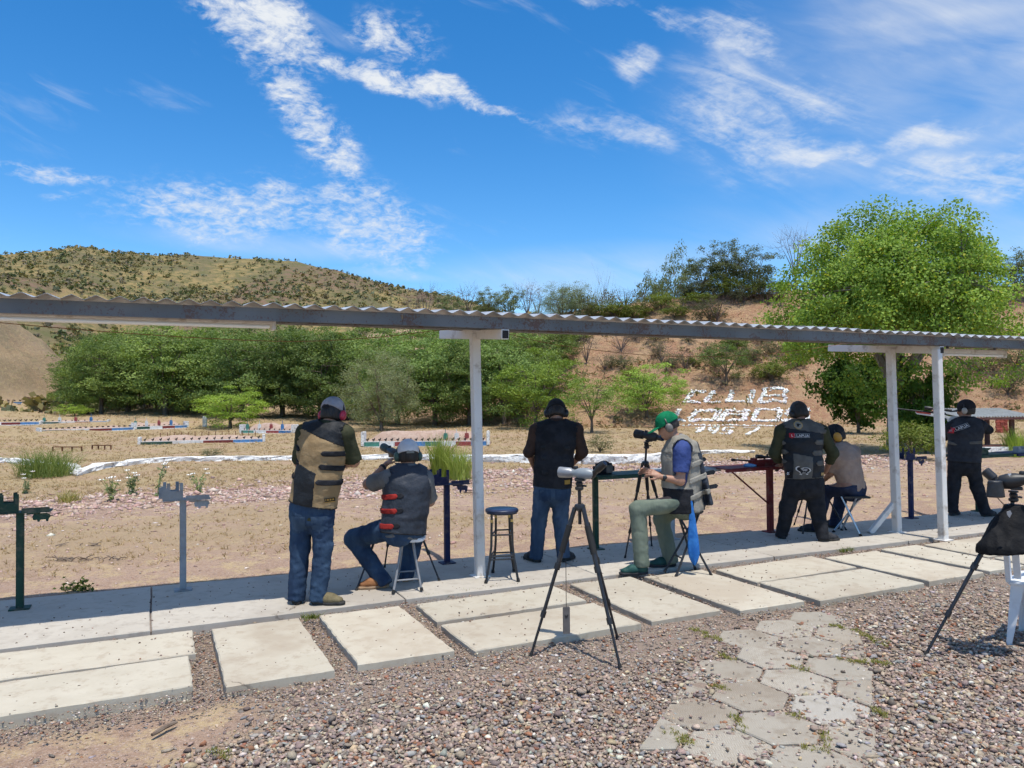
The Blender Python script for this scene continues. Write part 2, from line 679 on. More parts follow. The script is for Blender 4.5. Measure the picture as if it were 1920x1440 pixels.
# ------------------------------------------------------------------ ground sheet
def build_terrain():
    a1 = np.linspace(rad(-46), rad(46), 325)
    a0 = np.linspace(rad(-180), rad(-46), 60)[:-1]
    a2 = np.linspace(rad(46), rad(180), 60)[1:]
    A = np.concatenate([a0, a1, a2])
    Rr = np.concatenate([np.linspace(0.0, 2.4, 5), np.geomspace(2.6, 30, 135), np.geomspace(30.3, 140, 155)[0:], np.geomspace(141.5, 520, 82), np.geomspace(530, 3000, 25)])
    AA, RR = np.meshgrid(A, Rr, indexing='ij')
    X, Y = np.sin(AA) * RR, np.cos(AA) * RR
    Z = H(X, Y)
    V = np.stack([X, Y, Z], -1).reshape(-1, 3)
    na, nr = len(A), len(Rr)
    i, j = np.meshgrid(np.arange(na - 1), np.arange(nr - 1), indexing='ij')
    q = np.stack([i * nr + j, (i + 1) * nr + j, (i + 1) * nr + j + 1, i * nr + j + 1], -1).reshape(-1, 4)[:, ::-1]
    me = raw_mesh("ground", V, q, smooth=True)
    x, y = X.ravel(), Y.ravel()
    rho, az = np.hypot(x, y), np.arctan2(x, y)
    u, v = to_uv(x, y)
    b = np.interp(az, _naz, _nb)
    n1 = fbm(x * 0.35, y * 0.35, 4, 61)
    n2 = fbm(x * 0.05, y * 0.05, 4, 62)
    red = sstep(-2, 4, rho - b) * sstep(160, 120, rho)
    red = np.maximum(red * sstep(-0.22, 0.0, az), 0)
    mdz = np.hypot((x - MOUND[0]) / 14, (y - MOUND[1]) / 21)
    mnd = sstep(1.05, .8, mdz)
    red = np.maximum(red, mnd * .25)
    grass = sstep(12.5, 17, v + n1 * 1.5) * (1 - 0.75 * sstep(0, 6, rho - b)) + 0.6 * sstep(0.0, 0.6, n1) * sstep(1.5, 4, v) * sstep(9.8, 8.5, v)
    grass = np.clip(grass, 0, 1) * (1 - mnd)
    sand = sstep(0.25, -0.15, (x + 1.55) + 0.5 * n1) * sstep(-1.95, -2.15, v)
    grav = sstep(0.9, 0.6, v) * (1 - sand)
    farh = np.maximum(sstep(140, 175, rho), mnd * .5)
    zc = np.stack([red, grass, grav, farh], -1).astype(np.float32)
    ca = me.color_attributes.new('Zone', 'FLOAT_COLOR', 'POINT')
    ca.data.foreach_set('color', zc.ravel())

    m = bpy.data.materials.new("ground")
    m.use_nodes = True
    t = NT(m.node_tree)
    bs = m.node_tree.nodes['Principled BSDF']
    at_ = t.node('ShaderNodeAttribute', attribute_name='Zone')
    sep = t.node('ShaderNodeSeparateColor')
    t.put(sep.inputs[0], at_.outputs['Color'])
    R, G, B, A4 = sep.outputs[0], sep.outputs[1], sep.outputs[2], at_.outputs['Alpha']
    tc = t.node('ShaderNodeTexCoord').outputs['Object']
    nL = t.noise(tc, 0.45, 5, 0.6)
    nM = t.noise(tc, 3.0, 5, 0.65)
    nS = t.noise(tc, 22.0, 5, 0.7)
    nG = t.noise(t.mapping(tc, scale=(1, 1, 1)), 90.0, 3, 0.7)
    peb = t.voro(tc, 34.0, 'Color')
    pebd = t.voro(tc, 34.0, 'Distance')
    dirt = t.mix(t.maprange(nL, 0.35, 0.65), (0.315, 0.21, 0.148), (0.385, 0.268, 0.196))
    dirt = t.mix(t.maprange(nM, 0.45, 0.62), dirt, (0.46, 0.345, 0.20))
    dirt = t.mix(t.math('MULTIPLY', t.maprange(nS, 0.50, 0.64), 0.7), dirt, (0.235, 0.15, 0.105))
    dirt = t.mix(t.math('MULTIPLY', t.maprange(nG, 0.55, 0.72), 0.5), dirt, (0.56, 0.44, 0.36))
    pv = t.node('ShaderNodeSeparateColor')
    t.put(pv.inputs[0], peb)
    pf = t.math('MULTIPLY', t.maprange(pv.outputs[0], 0.75, 0.8), t.maprange(pebd, 0.42, 0.25))
    dirt = t.mix(t.math('MULTIPLY', pf, 0.75), dirt, t.mix(pv.outputs[1], (0.52, 0.39, 0.33), (0.25, 0.18, 0.15)))
    peb2 = t.node('ShaderNodeSeparateColor')
    t.put(peb2.inputs[0], t.voro(tc, 95.0, 'Color'))
    dirt = t.mix(t.math('MULTIPLY', t.maprange(peb2.outputs[0], 0.62, 0.7), 0.5), dirt, t.mix(peb2.outputs[1], (0.56, 0.43, 0.36), (0.20, 0.14, 0.11)))
    gr = t.mix(t.maprange(nM, 0.35, 0.68), (0.385, 0.295, 0.165), (0.31, 0.225, 0.135))
    gr = t.mix(t.math('MULTIPLY', t.maprange(nS, 0.5, 0.68), 0.6), gr, (0.24, 0.175, 0.09))
    gr = t.mix(t.math('MULTIPLY', t.maprange(nL, 0.48, 0.62), 0.7), gr, (0.36, 0.245, 0.165))
    rd = t.mix(t.maprange(nL, 0.35, 0.66), (0.335, 0.185, 0.112), (0.385, 0.26, 0.155))
    rd = t.mix(t.math('MULTIPLY', t.maprange(nM, 0.5, 0.66), 0.8), rd, (0.44, 0.315, 0.165))
    rd = t.mix(t.math('MULTIPLY', t.maprange(nS, 0.48, 0.64), 0.65), rd, (0.19, 0.11, 0.068))
    gv = t.mix(nS, (0.36, 0.28, 0.22), (0.20, 0.15, 0.12))
    nF = t.noise(tc, 0.035, 6, 0.62)
    nF2 = t.noise(tc, 0.3, 5, 0.7)
    nF3 = t.noise(tc, 0.018, 5, 0.6)
    fh = t.mix(t.maprange(nF, 0.44, 0.56), (0.27, 0.20, 0.09), (0.155, 0.13, 0.07))
    fh = t.mix(t.maprange(nF3, 0.50, 0.60), fh, (0.19, 0.125, 0.085))
    fh = t.mix(t.math('MULTIPLY', t.maprange(nF2, 0.44, 0.58), 0.8), fh, (0.115, 0.115, 0.048))
    c = t.mix(G, dirt, gr)
    c = t.mix(R, c, rd)
    c = t.mix(A4, c, fh)
    c = t.mix(B, c, gv)
    t.put(bs.inputs['Base Color'], c)
    bs.inputs['Roughness'].default_value = 0.95
    bs.inputs['Specular IOR Level'].default_value = 0.15
    hgt = t.math('ADD', t.math('MULTIPLY', nS, 0.5), t.math('ADD', t.math('MULTIPLY', nG, 0.35), t.math('MULTIPLY', pf, 0.4)))
    b1 = t.bump(hgt, 0.9, 0.035)
    far_h = t.math('MULTIPLY', t.math('ADD', A4, R, clamp=True), nM)
    b2 = t.bump(far_h, 0.8, 0.35, b1)
    t.put(bs.inputs['Normal'], b2)
    o = link("ground", me, m)
    tag(o, kind='structure')
    return o


GROUND = build_terrain()

# ------------------------------------------------------------------ concrete
def concrete(name, c1, c2, stain, shade=0.07, weave=False):
    m = bpy.data.materials.new(name)
    m.use_nodes = True
    t = NT(m.node_tree)
    b = m.node_tree.nodes['Principled BSDF']
    tc = t.node('ShaderNodeTexCoord').outputs['Object']
    rnd = t.node('ShaderNodeObjectInfo').outputs['Random']
    off = t.vmath('SCALE', (13.1, 7.7, 3.3), rnd)
    v = t.vmath('ADD', tc, off)
    n1 = t.noise(v, 1.6, 6, 0.65)
    n2 = t.noise(v, 9.0, 5, 0.7)
    n3 = t.noise(v, 70.0, 3, 0.7)
    c = t.mix(t.maprange(n1, 0.35, 0.65), c1, c2)
    c = t.mix(t.math('MULTIPLY', t.maprange(n2, 0.50, 0.66), 0.65), c, stain)
    n4 = t.noise(v, 0.8, 4, 0.7)
    c = t.mix(t.math('MULTIPLY', t.maprange(n4, 0.46, 0.66), 0.8), c, stain)
    c = t.mix(t.math('MULTIPLY', t.maprange(n3, 0.62, 0.75), 0.35), c, (0.2, 0.17, 0.14))
    c = t.vmath('SCALE', c, t.maprange(rnd, 0, 1, 1 - shade, 1 + shade, False))
    h = t.math('ADD', t.math('MULTIPLY', n3, 0.4), t.math('MULTIPLY', n2, 0.5))
    strength = 0.35
    if weave:      # pressed basket-weave relief: bars that alternate direction square by square
        sp = t.node('ShaderNodeSeparateXYZ')
        t.put(sp.inputs[0], tc)
        k = 1 / 0.036
        X, Y = t.math('MULTIPLY', sp.outputs[0], k), t.math('MULTIPLY', sp.outputs[1], k)
        chk = t.math('MODULO', t.math('ADD', t.math('ADD', t.math('FLOOR', X), t.math('FLOOR', Y)), 200), 2)
        along = t.math('ADD', t.math('MULTIPLY', X, chk), t.math('MULTIPLY', Y, t.math('SUBTRACT', 1.0, chk)))
        bar = t.math('SINE', t.math('MULTIPLY', along, 2 * math.pi * 3))
        wear = t.maprange(t.math('ADD', n1, t.math('MULTIPLY', rnd, 0.35)), 0.45, 0.75, 0.15, 1.0)
        barh = t.math('MULTIPLY', t.maprange(bar, -0.2, 0.5), wear)
        c = t.mix(t.math('MULTIPLY', t.math('SUBTRACT', 1.0, t.maprange(bar, -0.7, 0.2)), t.math('MULTIPLY', wear, 0.42)), c, (0.17, 0.14, 0.11))
        h = t.math('ADD', t.math('MULTIPLY', h, 0.5), barh)
        strength = 0.5
    vd = t.vmath('ADD', v, t.vmath('SCALE', t.noise(v, 6.0, 4, 0.6, out='Color'), 0.22))
    crk = t.voro(vd, 0.6, 'Distance', 'DISTANCE_TO_EDGE')
    cf = t.math('MULTIPLY', t.maprange(crk, 0.006, 0.0015), t.maprange(n4, 0.57, 0.63))
    c = t.mix(t.math('MULTIPLY', cf, 0.75), c, (0.14, 0.115, 0.09))
    t.put(b.inputs['Base Color'], c)
    b.inputs['Roughness'].default_value = 0.9
    b.inputs['Specular IOR Level'].default_value = 0.25
    t.put(b.inputs['Normal'], t.bump(h, strength, 0.004))
    return m


M_WALK = concrete("walkway concrete", (0.425, 0.385, 0.325), (0.485, 0.445, 0.38), (0.34, 0.30, 0.25), 0.03)
M_PAVE = concrete("paver concrete", (0.455, 0.41, 0.325), (0.52, 0.475, 0.385), (0.37, 0.31, 0.235), 0.07)
M_HEX = concrete("pressed paver concrete", (0.34, 0.305, 0.25), (0.42, 0.38, 0.315), (0.27, 0.22, 0.165), 0.12, weave=True)


def slab_obj(name, pts, z1, z0, mat, parent, jit=0.006, step=0.09, bev=0.008, seed=0, tilt=(0, 0)):
    """a cast slab: outline with slightly broken edges, worn top edge"""
    r = random.Random(seed)
    out = []
    n = len(pts)
    for i in range(n):
        a, b = np.array(pts[i], float), np.array(pts[(i + 1) % n], float)
        L = np.linalg.norm(b - a)
        k = max(1, int(L / step))
        nrm = np.array([b[1] - a[1], a[0] - b[0]]) / (L + 1e-9)
        for s in range(k):
            p = a + (b - a) * s / k
            q = p + nrm * r.uniform(-jit, jit) if s else p + nrm * r.uniform(-jit, jit) * .6
            out.append(q)
    out = np.array(out)
    cen = out.mean(0)
    if (np.roll(out, -1, 0)[:, 0] * out[:, 1] - out[:, 0] * np.roll(out, -1, 0)[:, 1]).sum() > 0:
        out = out[::-1]
    m = len(out)
    V = []
    for zz_, inset in ((z0, 0.0), (z1 - bev, 0.0), (z1, bev)):
        for k, p in enumerate(out):
            d = unit(cen - p)
            ins = inset * (1 + r.uniform(-.3, .9)) if inset else 0
            q = p + d * ins
            zt = zz_ + (tilt[0] * (q[0] - cen[0]) + tilt[1] * (q[1] - cen[1]) if zz_ > z0 else 0)
            V.append((q[0] - cen[0], q[1] - cen[1], zt - z1))
    Fs = [tuple(reversed(range(m)))]
    for L in (0, 1):
        for k in range(m):
            a, b = L * m + k, L * m + (k + 1) % m
            Fs.append((a, b, b + m, a + m))
    Fs.append(tuple(range(2 * m, 3 * m)))
    me = bpy.data.meshes.new(name)
    me.from_pydata(V, [], Fs)
    o = link(name, me, mat, parent)
    pl = world_loc(parent) if parent else Vector((0, 0, 0))
    o.location = Vector((cen[0], cen[1], z1)) - pl
    return o


def vfront(u):
    return -0.5 - 0.024 * max(u + 0.5, 0)


def vback(u):
    return 0.98 - 0.042 * (u + 2.35)


WALK = bpy.data.objects.new("walkway", None)
COL.objects.link(WALK)
WALK.location = tuple(uv(0, 0, 0))
tag(WALK, 'raised concrete walkway under the tin roof along the shooting line', kind='structure')
joints = [-9.2, -6.95, -4.9, -2.88, -0.9, 1.03, 3.17, 5.2, 7.25, 9.3, 11.4, 13.5]
for k in range(len(joints) - 1):
    a, b = joints[k] + 0.007, joints[k + 1] - 0.007
    pts = [uv(a, vfront(a))[:2], uv(b, vfront(b))[:2], uv(b, vback(b))[:2], uv(a, vback(a))[:2]]
    slab_obj("slab", pts, 0.0, -0.16, M_WALK, WALK, 0.004, 0.12, 0.006, k)
# bed that shows dark in the joints
for j0 in joints[1:-1]:
    MB().beam(uv(j0, vfront(j0) + .012, -.06), uv(j0, vback(j0) - .012, -.06), .012, .09).obj("joint_filler", pm("joint sand", (0.16, 0.13, 0.11), (0.25, 0.2, 0.17), 40, 0.95), WALK)

PAVE = bpy.data.objects.new("pavement", None)
COL.objects.link(PAVE)
PAVE.location = tuple(uv(0, -1.3, 0))
tag(PAVE, 'strip of loose concrete paving slabs beside the walkway', kind='structure')
PAVERS = [(-3.92, -2.6, -.62, -1.22), (-3.92, -2.64, -1.28, -1.87), (-2.48, -1.83, -.67, -1.97), (-1.67, -1.01, -.69, -1.95),
          (-.87, .45, -.665, -1.23), (-.87, .48, -1.35, -2.01), (.61, 1.28, -.67, -1.965), (1.39, 2.07, -.76, -2.06), (2.2, 3.5, -.80, -1.38),
          (2.2, 3.5, -1.44, -2.11), (3.6, 4.37, -.88, -2.09), (4.5, 5.06, -.83, -2.06), (5.18, 6.5, -.84, -1.60), (5.18, 6.5, -1.67, -2.3),
          (6.6, 7.25, -.86, -2.1), (7.36, 8.0, -.9, -2.14), (8.1, 9.4, -.92, -1.55), (-4.7, -4.05, -.6, -1.9)]
PAVE_POLY = []
for k, (a, b, c, d) in enumerate(PAVERS):
    r = random.Random(k + 50)
    j = lambda: r.uniform(-.012, .012)
    pts = [uv(a + j(), c + j())[:2], uv(b + j(), c + j())[:2], uv(b + j(), d + j())[:2], uv(a + j(), d + j())[:2]]
    slab_obj("paving_slab", pts, 0.0 + r.uniform(-.006, .004), -0.13, M_PAVE, PAVE, 0.006, 0.07, 0.008, k + 100, (r.uniform(-.006, .006), r.uniform(-.006, .006)))

# hexagonal pressed pavers across the gravel
PATH = bpy.data.objects.new("path", None)
COL.objects.link(PATH)
HA, HB, HC = np.array([0.352, 0.232]), np.array([-0.02, 0.422]), np.array([1.05, 3.87])
PATH.location = (HC[0], HC[1], -0.05)
tag(PATH, 'path of hexagonal pressed concrete pavers crossing the gravel', kind='structure')
M_HEX2 = concrete("sharp pressed paver concrete", (0.40, 0.37, 0.32), (0.45, 0.42, 0.37), (0.30, 0.27, 0.22), 0.02, weave=True)
HEXES = []
CLIPA, CLIPB = ground(1648, 1440, -.06)[:2], ground(1634, 1280, -.06)[:2]
CLIPC, CLIPD = ground(1650, 1270, -.06)[:2], ground(1585, 1150, -.06)[:2]
CLIPL, CLIPM = ground(1345, 1190, -.06)[:2], ground(1175, 1450, -.06)[:2]


def clip(poly, a, b):
    out = []
    n = np.array([b[1] - a[1], a[0] - b[0]])
    for i in range(len(poly)):
        p, q = poly[i], poly[(i + 1) % len(poly)]
        dp, dq = (p - a) @ n, (q - a) @ n
        if dp <= 0:
            out.append(p)
        if dp * dq < 0:
            out.append(p + (q - p) * dp / (dp - dq))
    return out


for (i, j_) in [(0, 0), (1, 0), (2, 0), (1, 1), (2, 1), (3, 1), (1, 2), (2, 2), (3, 2), (2, 3), (3, 3), (0, 1), (-1, 1), (1, -1), (2, -1), (0, -1),
                (4, 3), (4, 2), (3, 0), (4, 1), (0, 2)]:
    r = random.Random(i * 31 + j_)
    c = HC + HA * i + HB * j_ + np.array([r.uniform(-.012, .012), r.uniform(-.012, .012)])
    ang0 = math.atan2(HA[1], HA[0]) + rad(30) + r.uniform(-.03, .03)
    poly = [c + 0.231 * np.array([math.cos(ang0 + k * math.pi / 3), math.sin(ang0 + k * math.pi / 3)]) for k in range(6)]
    if c[1] < 4.95:
        poly = clip(poly, CLIPA, CLIPB)
    else:
        poly = clip(poly, CLIPC, CLIPD)
    if len(poly) > 2:
        poly = clip(poly, CLIPL, CLIPM)
    if len(poly) < 3:
        continue
    area = abs(sum(p[0] * q[1] - p[1] * q[0] for p, q in zip(poly, poly[1:] + poly[:1]))) / 2
    if area < 0.02:
        continue
    o = slab_obj("paver", poly, -0.034 + r.uniform(-.008, .006), -0.12, M_HEX2 if (i, j_) == (2, 0) else M_HEX, PATH, 0.004, 0.05, 0.007, i * 7 + j_, (r.uniform(-.02, .02), r.uniform(-.02, .02)))
    HEXES.append((c, poly))

# ------------------------------------------------------------------ gravel (uncountable)
_t = (1 + 5 ** 0.5) / 2
ICO_V = np.array([(-1, _t, 0), (1, _t, 0), (-1, -_t, 0), (1, -_t, 0), (0, -1, _t), (0, 1, _t), (0, -1, -_t), (0, 1, -_t), (_t, 0, -1), (_t, 0, 1), (-_t, 0, -1), (-_t, 0, 1)]) / math.sqrt(1 + _t * _t)
ICO_F = np.array([(0, 11, 5), (0, 5, 1), (0, 1, 7), (0, 7, 10), (0, 10, 11), (1, 5, 9), (5, 11, 4), (11, 10, 2), (10, 7, 6), (7, 1, 8), (3, 9, 4), (3, 4, 2), (3, 2, 6), (3, 6, 8), (3, 8, 9), (4, 9, 5), (2, 4, 11), (6, 2, 10), (8, 6, 7), (9, 8, 1)])


def rand_rot(n, rng):
    q = rng.normal(size=(n, 4))
    q /= np.linalg.norm(q, axis=1)[:, None]
    w_, x, y, z = q.T
    return np.stack([1 - 2 * (y * y + z * z), 2 * (x * y - z * w_), 2 * (x * z + y * w_), 2 * (x * y + z * w_), 1 - 2 * (x * x + z * z), 2 * (y * z - x * w_),
                     2 * (x * z - y * w_), 2 * (y * z + x * w_), 1 - 2 * (x * x + y * y)], -1).reshape(n, 3, 3)


OCT_V = np.array([(1, 0, 0), (-1, 0, 0), (0, 1, 0), (0, -1, 0), (0, 0, 1), (0, 0, -1.0)])
OCT_F = np.array([(0, 2, 4), (2, 1, 4), (1, 3, 4), (3, 0, 4), (2, 0, 5), (1, 2, 5), (3, 1, 5), (0, 3, 5)])


def stones(name, pos, rad_, palette, weights, rng, mat, flat=0.62, smooth=False, parent=None, small=False):
    n = len(pos)
    SV, SF = (OCT_V * 1.15, OCT_F) if small else (ICO_V, ICO_F)
    nv_ = len(SV)
    protos = SV[None] * rng.uniform(0.5, 1.3, size=(40, nv_, 1)) + rng.normal(0, .1, size=(40, nv_, 3))
    V = protos[rng.integers(0, 40, n)]
    sc = np.stack([rng.uniform(.75, 1.55, n), rng.uniform(.55, 1.05, n), rng.uniform(.35, .8, n) * flat / .62], -1)
    V = V * sc[:, None] * rad_[:, None, None]
    # mostly lying flat: small random tilt of a random yaw
    yaw = rng.uniform(0, 2 * math.pi, n)
    cy, sy = np.cos(yaw), np.sin(yaw)
    Rz = np.zeros((n, 3, 3))
    Rz[:, 0, 0], Rz[:, 0, 1], Rz[:, 1, 0], Rz[:, 1, 1], Rz[:, 2, 2] = cy, -sy, sy, cy, 1
    tl = rng.normal(0, .38, size=(n, 2))
    Rx = np.zeros((n, 3, 3))
    Rx[:, 0, 0] = 1
    Rx[:, 1, 1], Rx[:, 1, 2], Rx[:, 2, 1], Rx[:, 2, 2] = np.cos(tl[:, 0]), -np.sin(tl[:, 0]), np.sin(tl[:, 0]), np.cos(tl[:, 0])
    Rm = Rz @ Rx
    V = np.einsum('nij,nkj->nki', Rm, V) + pos[:, None]
    Fa = (SF[None] + (np.arange(n) * nv_)[:, None, None]).reshape(-1, 3)
    pal = np.array(palette)
    c = pal[rng.choice(len(pal), n, p=np.array(weights) / sum(weights))] * rng.uniform(.75, 1.25, size=(n, 1)) * (1 + rng.normal(0, .04, size=(n, 3)))
    c = np.repeat(c, nv_, 0)
    me = raw_mesh(name, V.reshape(-1, 3), Fa, smooth, np.clip(c, 0.02, .9))
    o = link(name, me, mat, parent)
    return o


M_STONE = vcol_mat("stone", 0.85, 0.5, 180, 0.004, 0.22, 120, spec=0.3)
PAL = [(.29, .225, .185), (.40, .31, .235), (.56, .50, .42), (.27, .13, .075), (.28, .265, .25), (.155, .12, .10), (.33, .245, .19), (.44, .34, .22), (.23, .18, .155)]
PW = [5, 5, 1.5, 1.6, 2.4, 2.2, 5, 1.2, 3.5]


def in_rect(u, v, grow=0.0):
    r = np.zeros(len(u), bool)
    for (a, b, c, d) in PAVERS:
        r |= (u > a - grow) & (u < b + grow) & (v < c + grow) & (v > d - grow)
    return r


def in_hex(x, y, shrink=0.0):
    r = np.zeros(len(x), bool)
    for c, poly in HEXES:
        ins = np.ones(len(x), bool)
        P_ = np.array(poly)
        if ((np.roll(P_, -1, 0)[:, 0] * P_[:, 1] - P_[:, 0] * np.roll(P_, -1, 0)[:, 1]).sum()) > 0:
            P_ = P_[::-1]
        for k in range(len(P_)):
            a, b = P_[k], P_[(k + 1) % len(P_)]
            e = (b - a) / np.linalg.norm(b - a)
            ins &= (-(y - a[1]) * -e[0] - (x - a[0]) * e[1]) > shrink
        r |= ins
    return r


def build_gravel():
    rng = np.random.default_rng(5)
    n = 122000
    # denser close to the camera where each stone shows
    y = 3.3 + (rng.random(n) ** 1.5) * 5.6
    x = (rng.random(n) * 1.45 - 0.72) * y
    u, v = to_uv(x, y)
    n1 = fbm(x * 0.35, y * 0.35, 4, 61)
    sand = sstep(0.25, -0.15, (x + 1.55) + 0.5 * n1) * sstep(-1.95, -2.15, v)
    # coarse heap in the middle and along the right, finer by the pavers
    big = sstep(-2.35, -2.95, v + 0.2 * n1)
    fine_gap = v > -2.1
    rr = np.where(rng.random(n) < 0.22 + 0.5 * big, rng.uniform(.009, .019, n), rng.uniform(.005, .010, n)) * np.where(fine_gap, .72, 1.0)
    rr *= np.where(rng.random(n) < .02 + .03 * big, 1.55, 1.0)
    keep = (v < vfront(0) - 0.02) & ~in_rect(u, v, 0.0) & (rng.random(n) > sand * 0.965)
    hexin = in_hex(x, y, 0.065)
    keep &= ~hexin | (rng.random(n) < 0.05 + 0.5 * np.clip(n1 * .8 + sstep(4.2, 6.0, y) * .55, 0, 1))
    keep &= ~(hexin & (rr > .013))
    path = (np.abs((x - HC[0]) * 0.93 - (y - HC[1]) * 0.36) < .75) & (y < 6.4) & ~hexin
    rr = np.where(path, rr * .85, rr)
    x, y, v, rr, hexin, big = x[keep], y[keep], v[keep], rr[keep], hexin[keep], big[keep]
    z = H(x, y) + rr * rng.uniform(-.1, .5, len(x)) + np.where(rng.random(len(x)) < .4, rr * .55, 0) * big
    z = np.where(hexin, -0.030 + rr * .25, z)
    sm = rr < .0118
    P3 = np.stack([x, y, z], -1)
    # fine gravel in the gaps between the slabs
    n = 23000
    ug, vg = rng.uniform(-4.2, 7.4, n), rng.uniform(-2.2, -.5, n)
    okg = ~in_rect(ug, vg, .004) & (vg < np.array([vfront(a) for a in ug]) - .01)
    ug, vg = ug[okg], vg[okg]
    pg = OO[None] + DU[None] * ug[:, None] + DV[None] * vg[:, None]
    rg = rng.uniform(.0045, .0115, len(ug))
    zg = -.036 + rg * rng.uniform(-.2, .6, len(ug)) + .012 * fbm(ug * 2, vg * 2, 3, 8)
    PG = np.column_stack([pg, zg])
    Ps, Rs = np.concatenate([P3[sm], PG]), np.concatenate([rr[sm], rg])
    o2 = stones("fine_gravel", Ps, Rs, PAL, PW, rng, M_STONE, small=True)
    tag(o2, 'fine pinkish gravel filling the gaps between the paving slabs', 'gravel', kind='stuff')
    o = stones("gravel", P3[~sm], rr[~sm], PAL, PW, rng, M_STONE)
    print('STONES', len(Rs), (~sm).sum())
    tag(o, 'loose mixed pink and grey gravel around the paving slabs', 'gravel', kind='stuff')
    # a little gravel kicked onto the slab edges
    n = 2600
    ug, vg = rng.uniform(-4.2, 6.6, n), rng.uniform(-2.1, -.62, n)
    okg = in_rect(ug, vg, 0) & ~in_rect(ug, vg, -.05) & (rng.random(n) < .8)
    pg = np.array([uv(a, b, .003) for a, b in zip(ug[okg], vg[okg])])
    o3 = stones("kicked_gravel", pg, rng.uniform(.003, .008, len(pg)), PAL, PW, rng, M_STONE, small=True)
    tag(o3, 'fine gravel kicked onto the edges of the paving slabs', 'gravel', kind='stuff')
    # spent pellets and seed husks on the concrete
    n = 1500
    u, v = rng.uniform(-4, 8, n), rng.uniform(-2.0, .9, n)
    ok = ((v > vfront(0) + .02) & (v < .8)) | in_rect(u, v, -.03)
    ok &= rng.random(n) < .75
    u, v = u[ok], v[ok]
    p = np.array([uv(a, b, .003) for a, b in zip(u, v)])
    rr = rng.uniform(.0035, .009, len(u))
    o = stones("pebble_litter", p, rr, [(.10, .07, .05), (.2, .14, .1), (.3, .22, .18)], [3, 2, 1], rng, M_STONE)
    tag(o, 'small dark bits of grit scattered on the concrete', 'litter', kind='stuff')
    # rubble of pink rock on the range floor and along the spoil bank
    n = 24000
    u = rng.uniform(-18, 18, n)
    v = np.where(rng.random(n) < .75, 11.0 + 0.8 * np.sin(u * .21) + rng.normal(0, 1.9, n), rng.uniform(1.2, 15, n))
    q = np.array([OO]) + DU[None] * u[:, None] + DV[None] * v[:, None]
    ok = (q[:, 1] > 7) & (np.abs(q[:, 0] / q[:, 1]) < .75) & (v > 1.3)
    q, v = q[ok], v[ok]
    rr = rng.uniform(.018, .055, len(q)) * np.where(rng.random(len(q)) < .06, 1.9, 1) * np.where(v < 8, .5, 1)
    z = H(q[:, 0], q[:, 1]) + rr * .12
    o = stones("rubble", np.column_stack([q, z]), rr, [(.46, .32, .27), (.40, .26, .21), (.52, .40, .34), (.31, .21, .18), (.6, .52, .46)], [4, 4, 2.5, 1.6, .8], rng, M_STONE, small=True)
    tag(o, 'pinkish broken rock strewn over the range floor', 'rubble', kind='stuff')


build_gravel()

# ------------------------------------------------------------------ tin-roofed shelter
def on_v(px, py, v):
    """point on the sight line through a pixel that lies in the upright plane v"""
    r = ray(px, py)
    t = (v + (OO - CAM[:2]) @ DV) / (r[:2] @ DV)
    return CAM + r * t


def d3(a, z=0.0):
    return np.array([a[0], a[1], z])


D3, V3, UP = d3(DU), d3(DV), np.array([0, 0, 1.0])


def rust_paint(name, c, c2, rust_amt=0.5, scale=2.5, rough=0.6):
    m = bpy.data.materials.new(name)
    m.use_nodes = True
    t = NT(m.node_tree)
    b = m.node_tree.nodes['Principled BSDF']
    tc = t.node('ShaderNodeTexCoord').outputs['Object']
    n1 = t.noise(tc, scale, 6, 0.7)
    n2 = t.noise(tc, scale * 14, 4, 0.7)
    c_ = t.mix(t.maprange(t.noise(tc, scale * .7, 4), .35, .65), c, c2)
    f = t.math('MULTIPLY', t.maprange(t.math('ADD', t.math('MULTIPLY', n1, .55), t.math('MULTIPLY', n2, .45)), .515, .565), rust_amt)
    c_ = t.mix(f, c_, t.mix(n2, (.16, .065, .03), (.07, .04, .03)))
    t.put(b.inputs['Base Color'], c_)
    b.inputs['Roughness'].default_value = rough
    t.put(b.inputs['Normal'], t.bump(t.math('SUBTRACT', n2, t.math('MULTIPLY', f, .5)), .25, .004))
    return m


M_FASC = rust_paint("grey painted channel", (.115, .125, .13), (.155, .165, .17), .8, 3.5)
M_WHITE = pm("white post paint", (.66, .635, .60), (.72, .70, .665), 3, .5, .12, 40, dirt=(.36, .30, .24), dscale=6, damt=.75)
M_GALV = pm("galvanised sheet", (.46, .48, .50), (.58, .59, .60), 5, .45, .08, 25, metal=.5, dirt=(.36, .31, .27), dscale=4, damt=.35)
SLOPE = 0.078


def vf(u):
    return -0.64 - 0.034 * u


SH = thing("shelter", "long open shelter with corrugated tin roof on white steel posts", "shelter", uv(0, 0, 0))


def droop(u):
    return -0.0085 * max(u, 0.0)


def roofz(u, v, base=2.452):
    return base + droop(u) + SLOPE * (v - vf(u))


